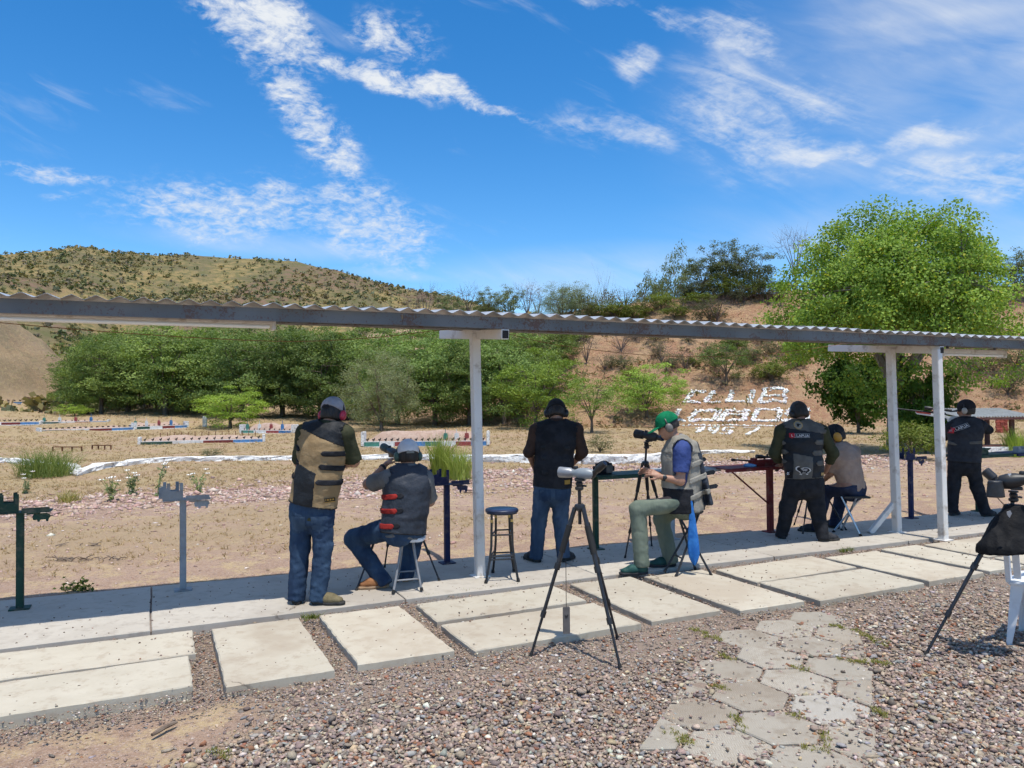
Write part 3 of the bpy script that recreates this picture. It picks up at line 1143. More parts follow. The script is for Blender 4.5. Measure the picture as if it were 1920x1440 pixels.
# corrugated sheets, each its own piece, lapped one over the next
PITCH_C, AMP = 0.155, 0.036
U_A, U_B = -8.2, 14.6
nsheet = 0
u0 = U_A
while u0 < U_B:
    n_w = 5
    uu = np.linspace(0, PITCH_C * (n_w + .35), (n_w) * 10 + 4)
    ph = uu / PITCH_C
    tri = np.clip((np.abs((ph % 1.0) - .5) * 2 - .5) * 2.1, -1, 1)
    zz2 = AMP * .5 * (tri + 1)
    rr = random.Random(nsheet)
    lift = 0.004 * (nsheet % 2) + rr.uniform(0, .006)
    over = rr.uniform(.055, .09)
    V = []
    for th in (0, .0016):
        for k in range(len(uu)):
            for vv in (-over, .35, .7, 1.04):
                u_ = u0 + uu[k]
                v_ = vf(u_) + vv
                V.append(uv(u_, v_, roofz(u_, v_) + zz2[k] + lift + th))
    nk = len(uu)
    Fs = []
    for L in (0, 1):
        for k in range(nk - 1):
            for j in range(3):
                a = L * nk * 4 + k * 4 + j
                q = (a, a + 1, a + 5, a + 4)
                Fs.append(q if L == 0 else q[::-1])
    for k in range(nk - 1):
        for j in (0, 3):
            a, b = k * 4 + j, (k + 1) * 4 + j
            Fs.append((a, b, b + nk * 4, a + nk * 4))
    MB().poly(V, Fs).obj("roof_sheet", M_GALV, SH, smooth=True, angle=60)
    u0 += PITCH_C * n_w
    nsheet += 1

# front channel in lengths, welded end to end
edges = [-8.2, -0.95, 5.0, 11.0, 14.6]
for a, b in zip(edges[:-1], edges[1:]):
    a += .004
    mb = MB()
    zt, zb = 2.45, 2.345
    prof = [(0, zb), (0, zt), (.055, zt - .001), (.055, zt - .005), (.005, zt - .005), (.005, zb + .005), (.055, zb + .005), (.055, zb)]
    V = []
    for u_ in (a, b):
        for (dv, z) in prof:
            V.append(uv(u_, vf(u_) + dv, z + SLOPE * dv + droop(u_)))
    n = len(prof)
    mb.poly(V, [tuple(range(n)), tuple(reversed(range(n, 2 * n)))] + [(i, (i + 1) % n, n + (i + 1) % n, n + i) for i in range(n)])
    mb.obj("fascia_channel", M_FASC, SH)
for dv in (.5, .98):
    mb = MB()
    mb.beam(uv(U_A, vf(U_A) + dv, roofz(U_A, vf(U_A) + dv) - .04), uv(U_B, vf(U_B) + dv, roofz(U_B, vf(U_B) + dv) - .04), .05, .075)
    mb.obj("purlin", M_FASC, SH)

M_ENDSHADE = pm("tube end shade", (.03, .028, .026), rough=.9)
for ua in (0.0, 5.585, -5.6, 11.2):
    a, b = uv(ua, vf(ua) - .0, 0), uv(ua, vf(ua) + 1.66, 0)
    a[2] = 2.29 + droop(ua)
    b[2] = 2.29 + SLOPE * 1.66 + droop(ua)
    mb = MB()
    mb.beam(a, b, .075, .09)
    o = mb.obj("arm", M_WHITE, SH, bevel=.004)
    e = unit(a - b)
    MB().box(a + e * .0015, (.003, .06, .072), ax=e, ay=D3).obj("arm_end_shade", M_ENDSHADE, o)  # dark plate painting the shade inside the open tube end


def post(u_, v_, top, lean=(0, 0)):
    p0, p1 = uv(u_, v_, 0), uv(u_ + lean[0], v_ + lean[1], top)
    mb = MB().beam(p0, p1, .085, .085, up=D3)
    o = mb.obj("post", M_WHITE, SH, bevel=.005)
    MB().box(uv(u_, v_, .004), (.16, .16, .008), ax=D3).obj("base_plate", M_WHITE, o)
    return o


post(0, 0, roofz(0, 0) - .155, (-.035, 0))
post(5.57, -.19, roofz(5.57, -.19) - .155, (-.06, 0))
post(5.60, -.79, roofz(5.6, -.79) - .155, (-.05, 0))
post(-5.6, .1, 2.32)
post(11.2, -.4, 2.32)
MB().beam(uv(5.22, -.08, .0), uv(5.55, -.17, .36), .06, .06).obj("brace", M_WHITE, SH, bevel=.004)

# fluorescent battens under the roof
M_TUBE = pm("tube glass", (.82, .83, .82), rough=.25, spec=.6)


def batten(pa, pb, v, label):
    a, b = on_v(*pa, v), on_v(*pb, v)
    z = (a[2] + b[2]) / 2
    a[2] = b[2] = z
    d = unit(b - a)
    t = thing("light_fitting", label, "light", (a + b) / 2, 'light fittings under the tin roof')
    MB().beam(a, b, .11, .055).obj("housing", M_WHITE, t, bevel=.006)
    s = np.cross(d, UP)
    for k in (-1, 1):
        MB().tube([a + d * .03 + s * k * .032 - UP * .045, b - d * .03 + s * k * .032 - UP * .045], .013, 10).obj("tube", M_TUBE, t, smooth=True)
    for e in (a, b):
        MB().box(e - UP * .03, (.03, .125, .085), ax=d).obj("end_cap", M_WHITE, t, bevel=.004)
    for fr in (.12, .88):
        p = a + (b - a) * fr
        MB().beam(p + UP * .02, p + UP * .075, .025, .025).obj("hanger", M_FASC, t)


batten((-330, 577), (512, 601), -.38, 'long white fluorescent light fitting under the roof at the left edge')
batten((1762, 655), (1878, 664), -.48, 'white fluorescent light fitting under the roof at the far right')

M_WIRE = pm("rusty wire", (.28, .16, .07), (.2, .1, .05), 20, .7)


def wire(name, pts, v, label):
    P_ = [on_v(px, py, v) for px, py in pts]
    # smooth
    out = []
    for i in range(len(P_) - 1):
        p0, p1, p2, p3 = P_[max(i - 1, 0)], P_[i], P_[i + 1], P_[min(i + 2, len(P_) - 1)]
        for k in range(6):
            t = k / 6
            out.append(.5 * (2 * p1 + (p2 - p0) * t + (2 * p0 - 5 * p1 + 4 * p2 - p3) * t * t + (3 * p1 - p0 - 3 * p2 + p3) * t ** 3))
    out.append(P_[-1])
    o = MB().tube(out, .0035, 5).obj(name, M_WIRE, smooth=True)
    tag(o, label, 'cable', 'sagging cables under the roof')


wire("cable", [(-200, 585), (0, 605), (200, 622), (400, 635), (560, 640), (700, 633), (800, 622), (880, 612)], .3, 'thin brown cable sagging under the roof left of the middle post')
wire("cable", [(938, 622), (1020, 642), (1120, 657), (1250, 668), (1380, 667), (1480, 659), (1560, 648), (1640, 634)], .3, 'thin brown cable sagging under the roof right of the middle post')

# ------------------------------------------------------------------ rifle rests and benches along the back edge
def stand_mat(name, c):
    return pm(name, c, tuple(x * .75 for x in c), 6, .58, .1, 60, spec=.3, dirt=(.22, .17, .13), dscale=7, damt=.45)


M_GREEN, M_GREY = stand_mat("dark green enamel", (.012, .055, .035)), stand_mat("grey enamel", (.34, .355, .37))
M_BLUE, M_RED = stand_mat("navy enamel", (.012, .018, .075)), stand_mat("maroon enamel", (.17, .018, .02))

PIG = [(-.055, .005), (-.06, .03), (-.05, .045), (-.03, .05), (.03, .05), (.05, .04), (.055, .02), (.045, .01), (.04, -.012), (.028, -.012), (.024, .004), (-.01, .002),
       (-.014, -.012), (-.026, -.012), (-.03, .004), (-.042, .0)]
RAM = [(-.05, .02), (-.06, .045), (-.05, .06), (-.035, .055), (-.025, .045), (.03, .048), (.05, .035), (.045, .0), (.035, -.02), (.025, -.02), (.022, .005), (-.012, .004),
       (-.018, -.02), (-.028, -.02), (-.032, .01), (-.045, .008)]
TURKEY = [(-.05, .03), (-.045, .06), (-.035, .065), (-.03, .03), (.0, .035), (.03, .055), (.05, .05), (.055, .02), (.02, .0), (.015, -.02), (-.005, -.02), (-.006, .0), (-.03, .005)]


def rest(u_, v_, mat, label, animal, h=.82, flip=1, animal_side=1):
    t = thing("rifle_rest", label, "rifle rest", uv(u_, v_, 0), 'rifle rests along the back of the walkway')
    p = lambda du, dv, z: uv(u_ + du, v_ + dv, z)
    MB().box(p(0, 0, h / 2), (.055, .055, h), ax=D3).obj("post", mat, t, bevel=.004)
    MB().box(p(0, 0, .006), (.15, .13, .012), ax=D3).obj("base_plate", mat, t)
    f = flip
    tr = MB().box(p(.03 * f, 0, h + .004), (.40, .17, .008), ax=D3)
    tr.obj("tray", mat, t)
    MB().box(p(.12 * f, -.088, h + .02), (.2, .006, .045), ax=D3).obj("tray_rim", mat, t)
    for du, dv in ((-.085, -.075), (-.115, .075)):
        y = .07
        pts = [(-.085, 0), (.085, 0), (.085, .15), (.055, .15), (.055, .078), (-.022, .078), (-.022, .15), (-.05, .15), (-.05, .11), (-.085, .10)]
        MB().prism(pts, p(du * f, dv, h + .01), D3, UP, .008).obj("notched_plate", mat, t)
    pts = [(x * 1.15 * animal_side, y * 1.15) for x, y in animal]
    MB().prism(pts, p(.16 * f * animal_side if animal_side > 0 else .05, -.05, h - .068), D3, UP, .006).obj("animal_plate", mat, t)
    MB().box(p(.1 * f, -.05, h - .008), (.1, .006, .02), ax=D3).obj("hanger", mat, t)
    return t


rest(-3.87, .66, M_GREEN, 'dark green steel rifle rest with pig plate at the left edge', PIG, .80)
rest(-2.62, .72, M_GREY, 'light grey steel rifle rest between the green one and the standing man', PIG, .82)
rest(-.08, .70, M_BLUE, 'navy blue steel rifle rest beside the seated man at the scope', RAM, .82)
rest(6.7, .48, M_BLUE, 'navy blue steel rifle rest seen between the two right white posts', TURKEY, .82)


def bench(ua, ub, va, vb, up_, vp, mat, label, brace=True, h=.84, pr=.03):
    c = uv(up_, vp, 0)
    t = thing("shooting_bench", label, "bench", c, 'steel shooting benches along the back of the walkway')
    mid = uv((ua + ub) / 2, (va + vb) / 2, h)
    MB().box(mid, (ub - ua, vb - va, .012), ax=D3).obj("top", mat, t)
    for v_ in (va, vb):
        MB().beam(uv(ua, v_, h - .02), uv(ub, v_, h - .02), .03, .03).obj("edge_angle", mat, t)
    MB().box(uv(up_, vp, (h - .01) / 2), (pr * 2.2, pr * 2.2, h - .012), ax=D3).obj("post", mat, t, bevel=.004)
    MB().box(uv(up_, vp, .006), (.15, .15, .012), ax=D3).obj("base_plate", mat, t)
    if brace:
        MB().tube([uv(up_ - .02, vp, h * .42), uv(ua + .25 * (up_ - ua), vp, h - .03)], .011, 6).obj("brace", mat, t)
    return t


bench(1.60, 2.44, .42, .82, 1.68, .62, M_GREEN, 'dark green shooting bench in front of the man in the black vest', False, pr=.025)
bench(2.46, 3.42, .56, .92, 2.80, .72, M_GREY, 'grey shooting bench behind the man in the green cap', False)
bench(3.36, 4.34, .38, .80, 4.21, .56, M_RED, 'maroon shooting bench with a rifle resting on it', True)
bench(7.55, 8.55, .22, .62, 8.12, .46, M_GREEN, 'dark green shooting bench right of the man aiming a rifle', False)
bench(8.6, 9.8, .18, .58, 9.6, .4, M_BLUE, 'blue shooting bench at the right edge', False)

# ------------------------------------------------------------------ vegetation
M_LEAF = vcol_mat("foliage", 0.6, 0, var=0.0, transl=0.32, rand=0.27, spec=0.2)
M_LEAF_FAR = vcol_mat("distant scrub", 0.8, 0, var=0.0, transl=0.15, spec=0.1)
M_BARK = pm("bark", (.10, .075, .055), (.17, .13, .10), 14, .9, .7, 30, bdist=.02, stretch=(1, 1, .25))
M_PALEBARK = pm("pale bark", (.30, .27, .23), (.18, .15, .12), 6, .9, .7, 24, bdist=.02, stretch=(1, 1, .3))
M_TWIG = pm("bare twigs", (.13, .095, .085), (.18, .135, .115), 9, .9)


def leaf_quads(pos, size, col, rng, upbias=0.35, aspect=0.55, out=None):
    """leaf-sized diamonds; returns V, F, colours"""
    n = len(pos)
    nrm = rng.normal(size=(n, 3))
    nrm[:, 2] += upbias * 2
    if out is not None:
        nrm += out * 0.9
    nrm /= np.linalg.norm(nrm, axis=1)[:, None]
    t = rng.normal(size=(n, 3))
    t -= (t * nrm).sum(1)[:, None] * nrm
    t /= np.linalg.norm(t, axis=1)[:, None]
    b = np.cross(nrm, t)
    s = (size * rng.uniform(.6, 1.3, n))[:, None]
    V = np.stack([pos - t * s, pos - b * s * aspect, pos + t * s, pos + b * s * aspect], 1)
    V[:, 1] += nrm * s * .12
    V[:, 3] += nrm * s * .12
    Fa = np.arange(n * 4).reshape(n, 4)
    return V.reshape(-1, 3), Fa, np.repeat(col, 4, 0)


def tubes_np(segs, n=5):
    """many tapered bent tubes; segs = list of (points, radii)"""
    mb = MB()
    for pts, rr in segs:
        mb.tube(pts, rr, n, cap=False)
    return mb


def bez(a, b, c, k=5):
    return [(1 - t) ** 2 * a + 2 * t * (1 - t) * b + t * t * c for t in np.linspace(0, 1, k)]


def make_tree(seed, h, rx, zc, rz, nclump, nleaf, leaf, trunk_r, c_lo, c_hi, clump_r=.5, flat=.6, lobes=.35, bare=0.0, under=.25, lean=0.0, nlimb=7, fork=.3, skirt=0.0, twig_n=1.0, aspect=.55, yel=None):
    """returns (leaf mesh or None, wood mesh) for a tree of height h standing at the origin"""
    rng = np.random.default_rng(seed)
    nn_ = nclump * 12
    d = rng.normal(size=(nn_, 3))
    d /= np.linalg.norm(d, axis=1)[:, None]
    keep = (d[:, 2] >= -under) | (rng.random(nn_) < skirt)
    d = d[keep]
    lob = 1 + lobes * vnoise(d[:, 0] * 2.1 + seed, d[:, 1] * 2.1, d[:, 2] * 2.1, seed) + .12 * vnoise(d[:, 0] * 5 + seed, d[:, 1] * 5, d[:, 2] * 5, seed + 3)
    r = rng.random(len(d)) ** .38 * lob
    C = np.column_stack([d[:, 0] * rx * r, d[:, 1] * rx * r, zc + d[:, 2] * rz * r])
    C = C[C[:, 2] > h * .06]
    if nleaf > 0:      # hollows in the crown
        gp = vnoise(C[:, 0] / rx * 3.1 + 7, C[:, 1] / rx * 3.1, C[:, 2] / rz * 3.1, seed + 40)
        C = C[gp < .38]
    C = C[:nclump]
    # wood
    top_fork = np.array([lean * h * fork, 0, h * fork])
    segs = [(bez(np.zeros(3), np.array([0, lean * .1, h * fork * .5]), top_fork, 5), np.linspace(trunk_r * 1.35, trunk_r * .85, 5))]
    limbs = []
    for k in range(nlimb):
        a = 2 * math.pi * k / nlimb + rng.uniform(-.4, .4)
        el = rng.uniform(.25, 1.25)
        e = np.array([math.cos(a) * math.cos(el) * rx * .72, math.sin(a) * math.cos(el) * rx * .72, zc + math.sin(el) * rz * .72 - rz * .12])
        st = top_fork * rng.uniform(.72, 1.0)
        mid = st * .5 + e * .5 + np.array([0, 0, .18 * np.linalg.norm(e - st)]) * rng.uniform(-.2, 1)
        pts = bez(st, mid, e, 7)
        limbs.append(pts)
        segs.append((pts, np.linspace(trunk_r * .55, trunk_r * .12, 7)))
    LP = np.array([p for l in limbs for p in l[2:]])
    for c in C[:int(len(C) * twig_n)]:
        i = np.argmin(((LP - c) ** 2).sum(1) + (LP[:, 2] > c[2] + .2 * rz) * 1.0)
        s = LP[i]
        mid = (s + c) / 2 + rng.normal(0, .08, 3) * np.linalg.norm(c - s)
        r0 = trunk_r * rng.uniform(.09, .17)
        segs.append((bez(s, mid, c, 4), [r0, r0 * .8, r0 * .55, r0 * .25]))
        if bare > 0:
            for q in range(int(bare)):
                e = c + unit(rng.normal(size=3) + unit(c - np.array([0, 0, zc * .4])) * 1.4) * clump_r * rng.uniform(.6, 1.5)
                segs.append((bez(c * .55 + s * .45, (s + c) / 2 + rng.normal(0, .05, 3) * rx, e, 3), [r0 * .6, r0 * .45, r0 * .2]))
    mb = tubes_np(segs, 5)
    wood = bpy.data.meshes.new("wood")
    wood.from_pydata(mb.v, [], mb.f)
    for p in wood.polygons:
        p.use_smooth = True
    leafm = None
    if nleaf > 0:
        n = len(C) * nleaf
        cr = clump_r * rng.uniform(.6, 1.35, len(C))
        g = rng.normal(size=(len(C), nleaf, 3))
        g /= np.linalg.norm(g, axis=2)[:, :, None]
        g *= (rng.random((len(C), nleaf, 1)) ** .45)
        g[:, :, 2] *= flat
        pos = (C[:, None] + g * cr[:, None, None]).reshape(-1, 3)
        cen = np.array([0, 0, zc])
        outv = (pos - cen) / np.array([rx, rx, rz])
        outv /= (np.linalg.norm(outv, axis=1)[:, None] + 1e-6)
        m = rng.random(len(C))[:, None]
        m = np.clip(np.repeat(m, nleaf, 1).ravel() * .65 + rng.random(n) * .35, 0, 1)[:, None]
        col = np.array(c_lo)[None] * (1 - m) + np.array(c_hi)[None] * m
        if yel is not None:
            yy = rng.random(n) < .06
            col[yy] = np.array(yel)
        V, Fa, cc = leaf_quads(pos, np.full(n, leaf), col, rng, .3, aspect, outv)
        leafm = raw_mesh("crown", V, Fa, False, cc)
    return leafm, wood


def put_tree(meshes, name, label, cat, pos, scale, rz, woodmat, group=None, sxy=1.0, leafmat=None):
    t = thing(name, label, cat, pos, group)
    s3 = (scale * sxy, scale * sxy, scale)
    lm, wm = meshes
    parts = [("trunk" if lm is not None else "branches", wm, woodmat)]
    if lm is not None:
        parts.append(("crown", lm, leafmat or M_LEAF))
    for nm, me, mt in parts:
        if not me.materials:
            me.materials.append(mt)
        o = bpy.data.objects.new(nm, me)
        COL.objects.link(o)
        o.parent = t
    t.rotation_euler = (0, 0, rz)
    t.scale = s3
    return t


def place(px, pyb, pyt, meshes, h0, name, label, cat, woodmat=M_BARK, group=None, rng_=None, wpx=None, w0=None, rz=None, leafmat=None, dist=None):
    """stand a tree whose foot is seen at (px,pyb) and whose top is seen at pyt"""
    if dist is None:
        p = hit(px, pyb)
    else:
        r = ray(px, 740)
        k = dist / math.hypot(r[0], r[1])
        p = np.array([r[0] * k, r[1] * k, 0])
        p[2] = Hs(p[0], p[1])
    rho = math.hypot(p[0], p[1])
    top = el_z(px, pyt, rho)
    hgt = max(top - p[2], .3)
    s = hgt / h0
    sxy = 1.0
    if wpx is not None:
        sxy = (wpx / F * p[1]) / (w0 * s)
    p = p - np.array([0, 0, .04])
    return put_tree(meshes, name, label, cat, p, s, random.uniform(0, 6.28) if rz is None else rz, woodmat, group, sxy, leafmat)


random.seed(21)
DK = [make_tree(101 + k, 8, 3.6, 3.9, 4.1, 230, 95, .085, .17, (.080, .132, .040), (.24, .325, .105), .8, .48, .4, under=.85, skirt=.75, nlimb=7, fork=.2, twig_n=.35) for k in range(4)]
BR = [make_tree(201 + k, 5, 2.6, 2.65, 2.3, 150, 90, .065, .11, (.135, .215, .036), (.31, .425, .09), .6, .5, .35, under=.8, skirt=.55, nlimb=7, fork=.22, twig_n=.7) for k in range(2)]
SP = [make_tree(231 + k, 5, 2.4, 3.0, 1.95, 105, 62, .06, .10, (.105, .17, .04), (.21, .30, .08), .6, .5, .35, under=.5, skirt=.3, nlimb=8, fork=.28, twig_n=1) for k in range(2)]
OL = [make_tree(241, 6, 2.9, 3.0, 3.0, 300, 95, .06, .12, (.165, .20, .115), (.32, .365, .225), .5, .85, .3, under=.8, skirt=.7, nlimb=9, fork=.12, twig_n=.5, aspect=.28)]
OK_ = [make_tree(251 + k, 5, 2.15, 2.65, 2.35, 120, 70, .065, .11, (.085, .11, .05), (.19, .225, .11), .5, .6, .42, under=.85, skirt=.9, nlimb=7, fork=.22, twig_n=.9) for k in range(3)]
BU = [make_tree(261 + k, 2, 1.15, 1.0, .95, 90, 44, .05, .05, (.085, .115, .022), (.19, .23, .05), .32, .8, .3, under=.8, skirt=.6, nlimb=9, fork=.1, twig_n=.6) for k in range(2)]
GB = [make_tree(271, 2, 1.1, 1.05, .9, 60, 30, .05, .05, (.09, .105, .06), (.18, .185, .10), .32, .8, .3, under=.8, skirt=.5, nlimb=9, fork=.1, twig_n=1)]
BA = [make_tree(281 + k, 2, 1.1, 1.15, .95, 60, 0, .05, .045, (0, 0, 0), (0, 0, 0), .42, .8, .3, bare=3, under=.2, nlimb=12, fork=.06) for k in range(2)]
BT = [make_tree(291, 5, 2.0, 3.4, 1.7, 46, 0, .05, .1, (0, 0, 0), (0, 0, 0), .7, .8, .4, bare=4, under=.1, nlimb=8, fork=.25)]

# the big cottonwood
cw = make_tree(301, 11.5, 5.1, 6.5, 4.9, 720, 175, .064, .36, (.085, .16, .026), (.285, .415, .085), .8, .62, .22, under=.38, skirt=.10, nlimb=11, fork=.3, twig_n=.45, aspect=.78, yel=(.34, .36, .05))
CWP = hit(1682, 846)
ct = put_tree(cw, "cottonwood_tree", "tall bright green broadleaf tree with pale limbs behind the right posts", "tree", CWP - np.array([0, 0, .05]), (el_z(1700, 366, math.hypot(CWP[0], CWP[1])) - CWP[2]) / 11.9, .9, M_PALEBARK)
# its low skirt of drooping boughs, a second shrubby growth at its foot
ws = make_tree(302, 5, 2.6, 2.8, 2.2, 150, 80, .11, .1, (.04, .09, .012), (.12, .22, .03), .6, .7, .45, under=.9, skirt=.8, nlimb=8, fork=.15, twig_n=.6, aspect=.75)
place(1610, 812, 650, ws, 5, "sapling_thicket", "leafy green thicket under the tall tree left of the right posts", "bush", wpx=150, w0=5.2)
place(1735, 850, 690, ws, 5, "sapling_thicket", "leafy green sapling at the tall tree's foot between the right posts", "bush", wpx=110, w0=5.2)

G_ = 'trees of the dense grove below the far hill'
grove = [(150, 84, 648, 110), (190, 80, 628, 150), (240, 82, 616, 180), (310, 78, 604, 200), (385, 80, 602, 190), (455, 76, 606, 190), (530, 77, 606, 180), (600, 74, 602, 180),
         (668, 75, 606, 180), (745, 68, 618, 190), (815, 66, 608, 190), (880, 64, 616, 170), (945, 63, 606, 170), (990, 66, 612, 150),
         (275, 92, 598, 200), (420, 90, 594, 200), (560, 88, 596, 200), (700, 84, 592, 190), (830, 80, 590, 180), (930, 78, 588, 170), (1030, 72, 596, 130),
         (172, 104, 622, 120), (215, 104, 612, 140)]
ORD = ['first', 'second', 'third', 'fourth', 'fifth', 'sixth', 'seventh', 'eighth', 'ninth', 'tenth', 'eleventh', 'twelfth', 'thirteenth', 'fourteenth', 'fifteenth', 'sixteenth', 'seventeenth',
       'eighteenth', 'nineteenth', 'twentieth', 'twenty-first', 'twenty-second', 'twenty-third', 'twenty-fourth', 'twenty-fifth', 'twenty-sixth', 'twenty-seventh', 'twenty-eighth']
front_row = sorted(g[0] for g in grove[:14])
back_row = sorted(g[0] for g in grove[14:])
for k, (px, ds, top, wd) in enumerate(grove):
    row = ('front', front_row) if k < 14 else ('back', back_row)
    place(px, 0, top, DK[k % 4], 8.3, "mesquite_tree", f'dense dark green tree, {ORD[row[1].index(px)]} from the left in the {row[0]} row of the grove', 'tree', group=G_, dist=ds, wpx=wd, w0=7.2)
place(432, 803, 728, BR[0], 5, "acacia_tree", 'low bright green spreading tree in front of the dark grove at left', 'tree', wpx=150, w0=5.4)
place(140, 780, 757, BR[1], 5, "acacia_tree", 'small bright green bush at the left end of the dark grove', 'tree', wpx=60, w0=5.4)
place(715, 808, 652, OL[0], 6, "tamarisk_tree", 'grey-green feathery tree behind the white-capped seated man', 'tree', wpx=165, w0=5.8)
place(1005, 803, 662, BR[0], 5, "acacia_tree", 'bright yellow-green tree left of the black-capped man in black vest', 'tree', wpx=190, w0=5.4)
place(1110, 812, 706, SP[0], 5, "acacia_tree", 'sparse light green tree with thin dark trunk right of the black vest man', 'tree', wpx=125, w0=5.0)
place(1212, 782, 682, BR[1], 5, "acacia_tree", 'rounded bright green tree above the spotting scope of the green-capped man', 'tree', wpx=160, w0=5.4)
place(1362, 722, 634, SP[1], 5, "acacia_tree", 'feathery bright green small tree above the word CLUB', 'tree', wpx=120, w0=5.0)
place(1447, 716, 668, BU[0], 2, "bush", 'dense round yellow-green bush right of the tree above CLUB', 'bush', wpx=76, w0=2.3)
place(1055, 612, 526, OL[0], 6, "tamarisk_tree", 'round grey-green tree on the slope above the middle of the roof', 'tree', wpx=110, w0=5.8)
# hilltop
place(1165, 570, 484, OK_[0], 5, "oak_tree", 'leftmost dark green hilltop tree standing alone against the sky', 'tree', wpx=110, w0=4.2)
place(1222, 564, 508, OK_[1], 5, "oak_tree", 'smallest of the dark hilltop trees, right of the lone one', 'tree', wpx=55, w0=4.2)
place(1272, 553, 468, OK_[2], 5, "oak_tree", 'left tree of the close hilltop clump, with open forked limbs', 'tree', wpx=85, w0=4.2)
place(1318, 553, 476, OK_[1], 5, "oak_tree", 'second hilltop tree of the clump, between the open one and the tallest', 'tree', wpx=80, w0=4.2)
place(1360, 553, 448, OK_[0], 5, "oak_tree", 'tallest dark hilltop tree in the clump left of the big tree', 'tree', wpx=95, w0=4.2)
place(1415, 553, 464, OK_[2], 5, "oak_tree", 'rightmost tree of the hilltop clump with a dark bare trunk', 'tree', wpx=95, w0=4.2)
place(1905, 560, 466, OK_[1], 5, "oak_tree", 'dark hilltop tree at the right edge behind the big tree', 'tree', wpx=90, w0=4.2)
place(1492, 548, 432, BT[0], 5, "bare_tree", 'leafless grey tree on the hilltop beside the big green crown', 'tree', M_TWIG, wpx=80, w0=4.0)
for kk, (px, top) in enumerate(((770, 556), (800, 540), (845, 548), (880, 538), (915, 540), (955, 534), (990, 530), (1010, 548))):
    place(px, 0, top, OK_[px % 3] if px % 2 else BT[0], 5, "ridge_tree", f'scraggy dark ridge tree above the middle of the roof, {ORD[kk]} from the left', 'tree', M_TWIG, 'scraggy trees on the ridge above the roof', dist=98, wpx=62, w0=4.2)
# hillside shrubs: (px, foot, top, width, kind)
shr = [(1100, 682, 624, 62, 'a'), (1134, 694, 660, 52, 'a'), (1165, 658, 622, 80, 'a'), (1240, 680, 640, 58, 'a'), (1285, 694, 652, 76, 'a'), (1172, 580, 540, 110, 'a'),
       (1130, 575, 540, 60, 'a'), (1345, 602, 552, 90, 'a'), (1280, 590, 560, 70, 'a'), (1440, 572, 540, 80, 'a'), (1395, 566, 535, 70, 'a'), (1465, 560, 520, 60, 'a'),
       (1210, 588, 556, 70, 'g'), (1240, 578, 545, 60, 'b'), (1150, 600, 560, 90, 'b'), (1190, 602, 568, 70, 'b'), (1120, 600, 560, 70, 'g'), (1310, 572, 545, 70, 'b'),
       (1265, 596, 570, 60, 'b'), (1330, 603, 560, 80, 'g'), (1300, 562, 535, 70, 'g'), (1100, 590, 552, 70, 'g'), (1170, 690, 664, 50, 'g'), (1260, 690, 660, 60, 'g'),
       (1060, 650, 612, 70, 'g'), (1085, 640, 606, 60, 'b'), (1230, 640, 615, 60, 'g'), (1500, 640, 610, 70, 'a'), (1480, 660, 638, 50, 'g'), (1840, 700, 655, 90, 'g'),
       (1800, 690, 650, 80, 'a'), (1890, 740, 690, 80, 'g'), (1905, 690, 640, 90, 'g'), (1860, 655, 610, 80, 'b'), (1790, 745, 705, 60, 'a'), (1770, 770, 735, 50, 'g')]
_r = random.Random(5)
for q in range(17):      # the bushy fringe along the hilltop
    shr.append((1072 + q * 24, _r.randint(552, 572) + (14 if q < 4 else 0), _r.randint(512, 536) + (14 if q < 4 else 0), _r.randint(48, 80), _r.choice('ggbag')))
for q in range(20):      # scattered scrub lower down
    x_ = _r.randint(1060, 1500)
    y_ = _r.randint(636, 712)
    shr.append((x_, y_, y_ - _r.randint(16, 34), _r.randint(28, 60), _r.choice('gagb')))
KD = {'a': ("bare_shrub", 'leafless purple-grey shrub on the hillside', BA, M_TWIG, 2.2), 'g': ("scrub_bush", 'grey-green scrubby bush on the hillside', GB, M_BARK, 2.2),
      'b': ("broom_bush", 'yellow-green brushy bush on the hillside', BU, M_BARK, 2.3)}
for k, (px, b_, t_, wd, kd) in enumerate(shr):
    nm, lb, ms, wm, w0 = KD[kd]
    up_ = b_ < 610
    same = sorted(set(q[0] for q in shr if q[4] == kd and (q[1] < 610) == up_))
    lb = f'{lb} {"above" if up_ else "seen below"} the tin roof, {ORD[same.index(px)]} from the left'
    place(px, b_, t_, ms[k % len(ms)], 2.05, nm, lb, 'bush', wm, {'a': 'leafless shrubs on the red hillside', 'g': 'grey-green bushes on the red hillside', 'b': 'yellow-green bushes on the red hillside'}[kd], wpx=wd, w0=w0)
place(1712, 856, 784, BU[1], 2, "broom_bush", 'pale yellow-green bush at the foot of the tall tree', 'bush', wpx=110, w0=2.3)
place(395, 858, 838, GB[0], 2, "scrub_bush", 'small straggly green shrub on the dry grass behind the white kerb', 'bush', wpx=46, w0=2.2)
place(1125, 848, 812, GB[0], 2, "scrub_bush", 'thin pale shrub behind the white kerb right of the black vest man', 'bush', wpx=60, w0=2.2)


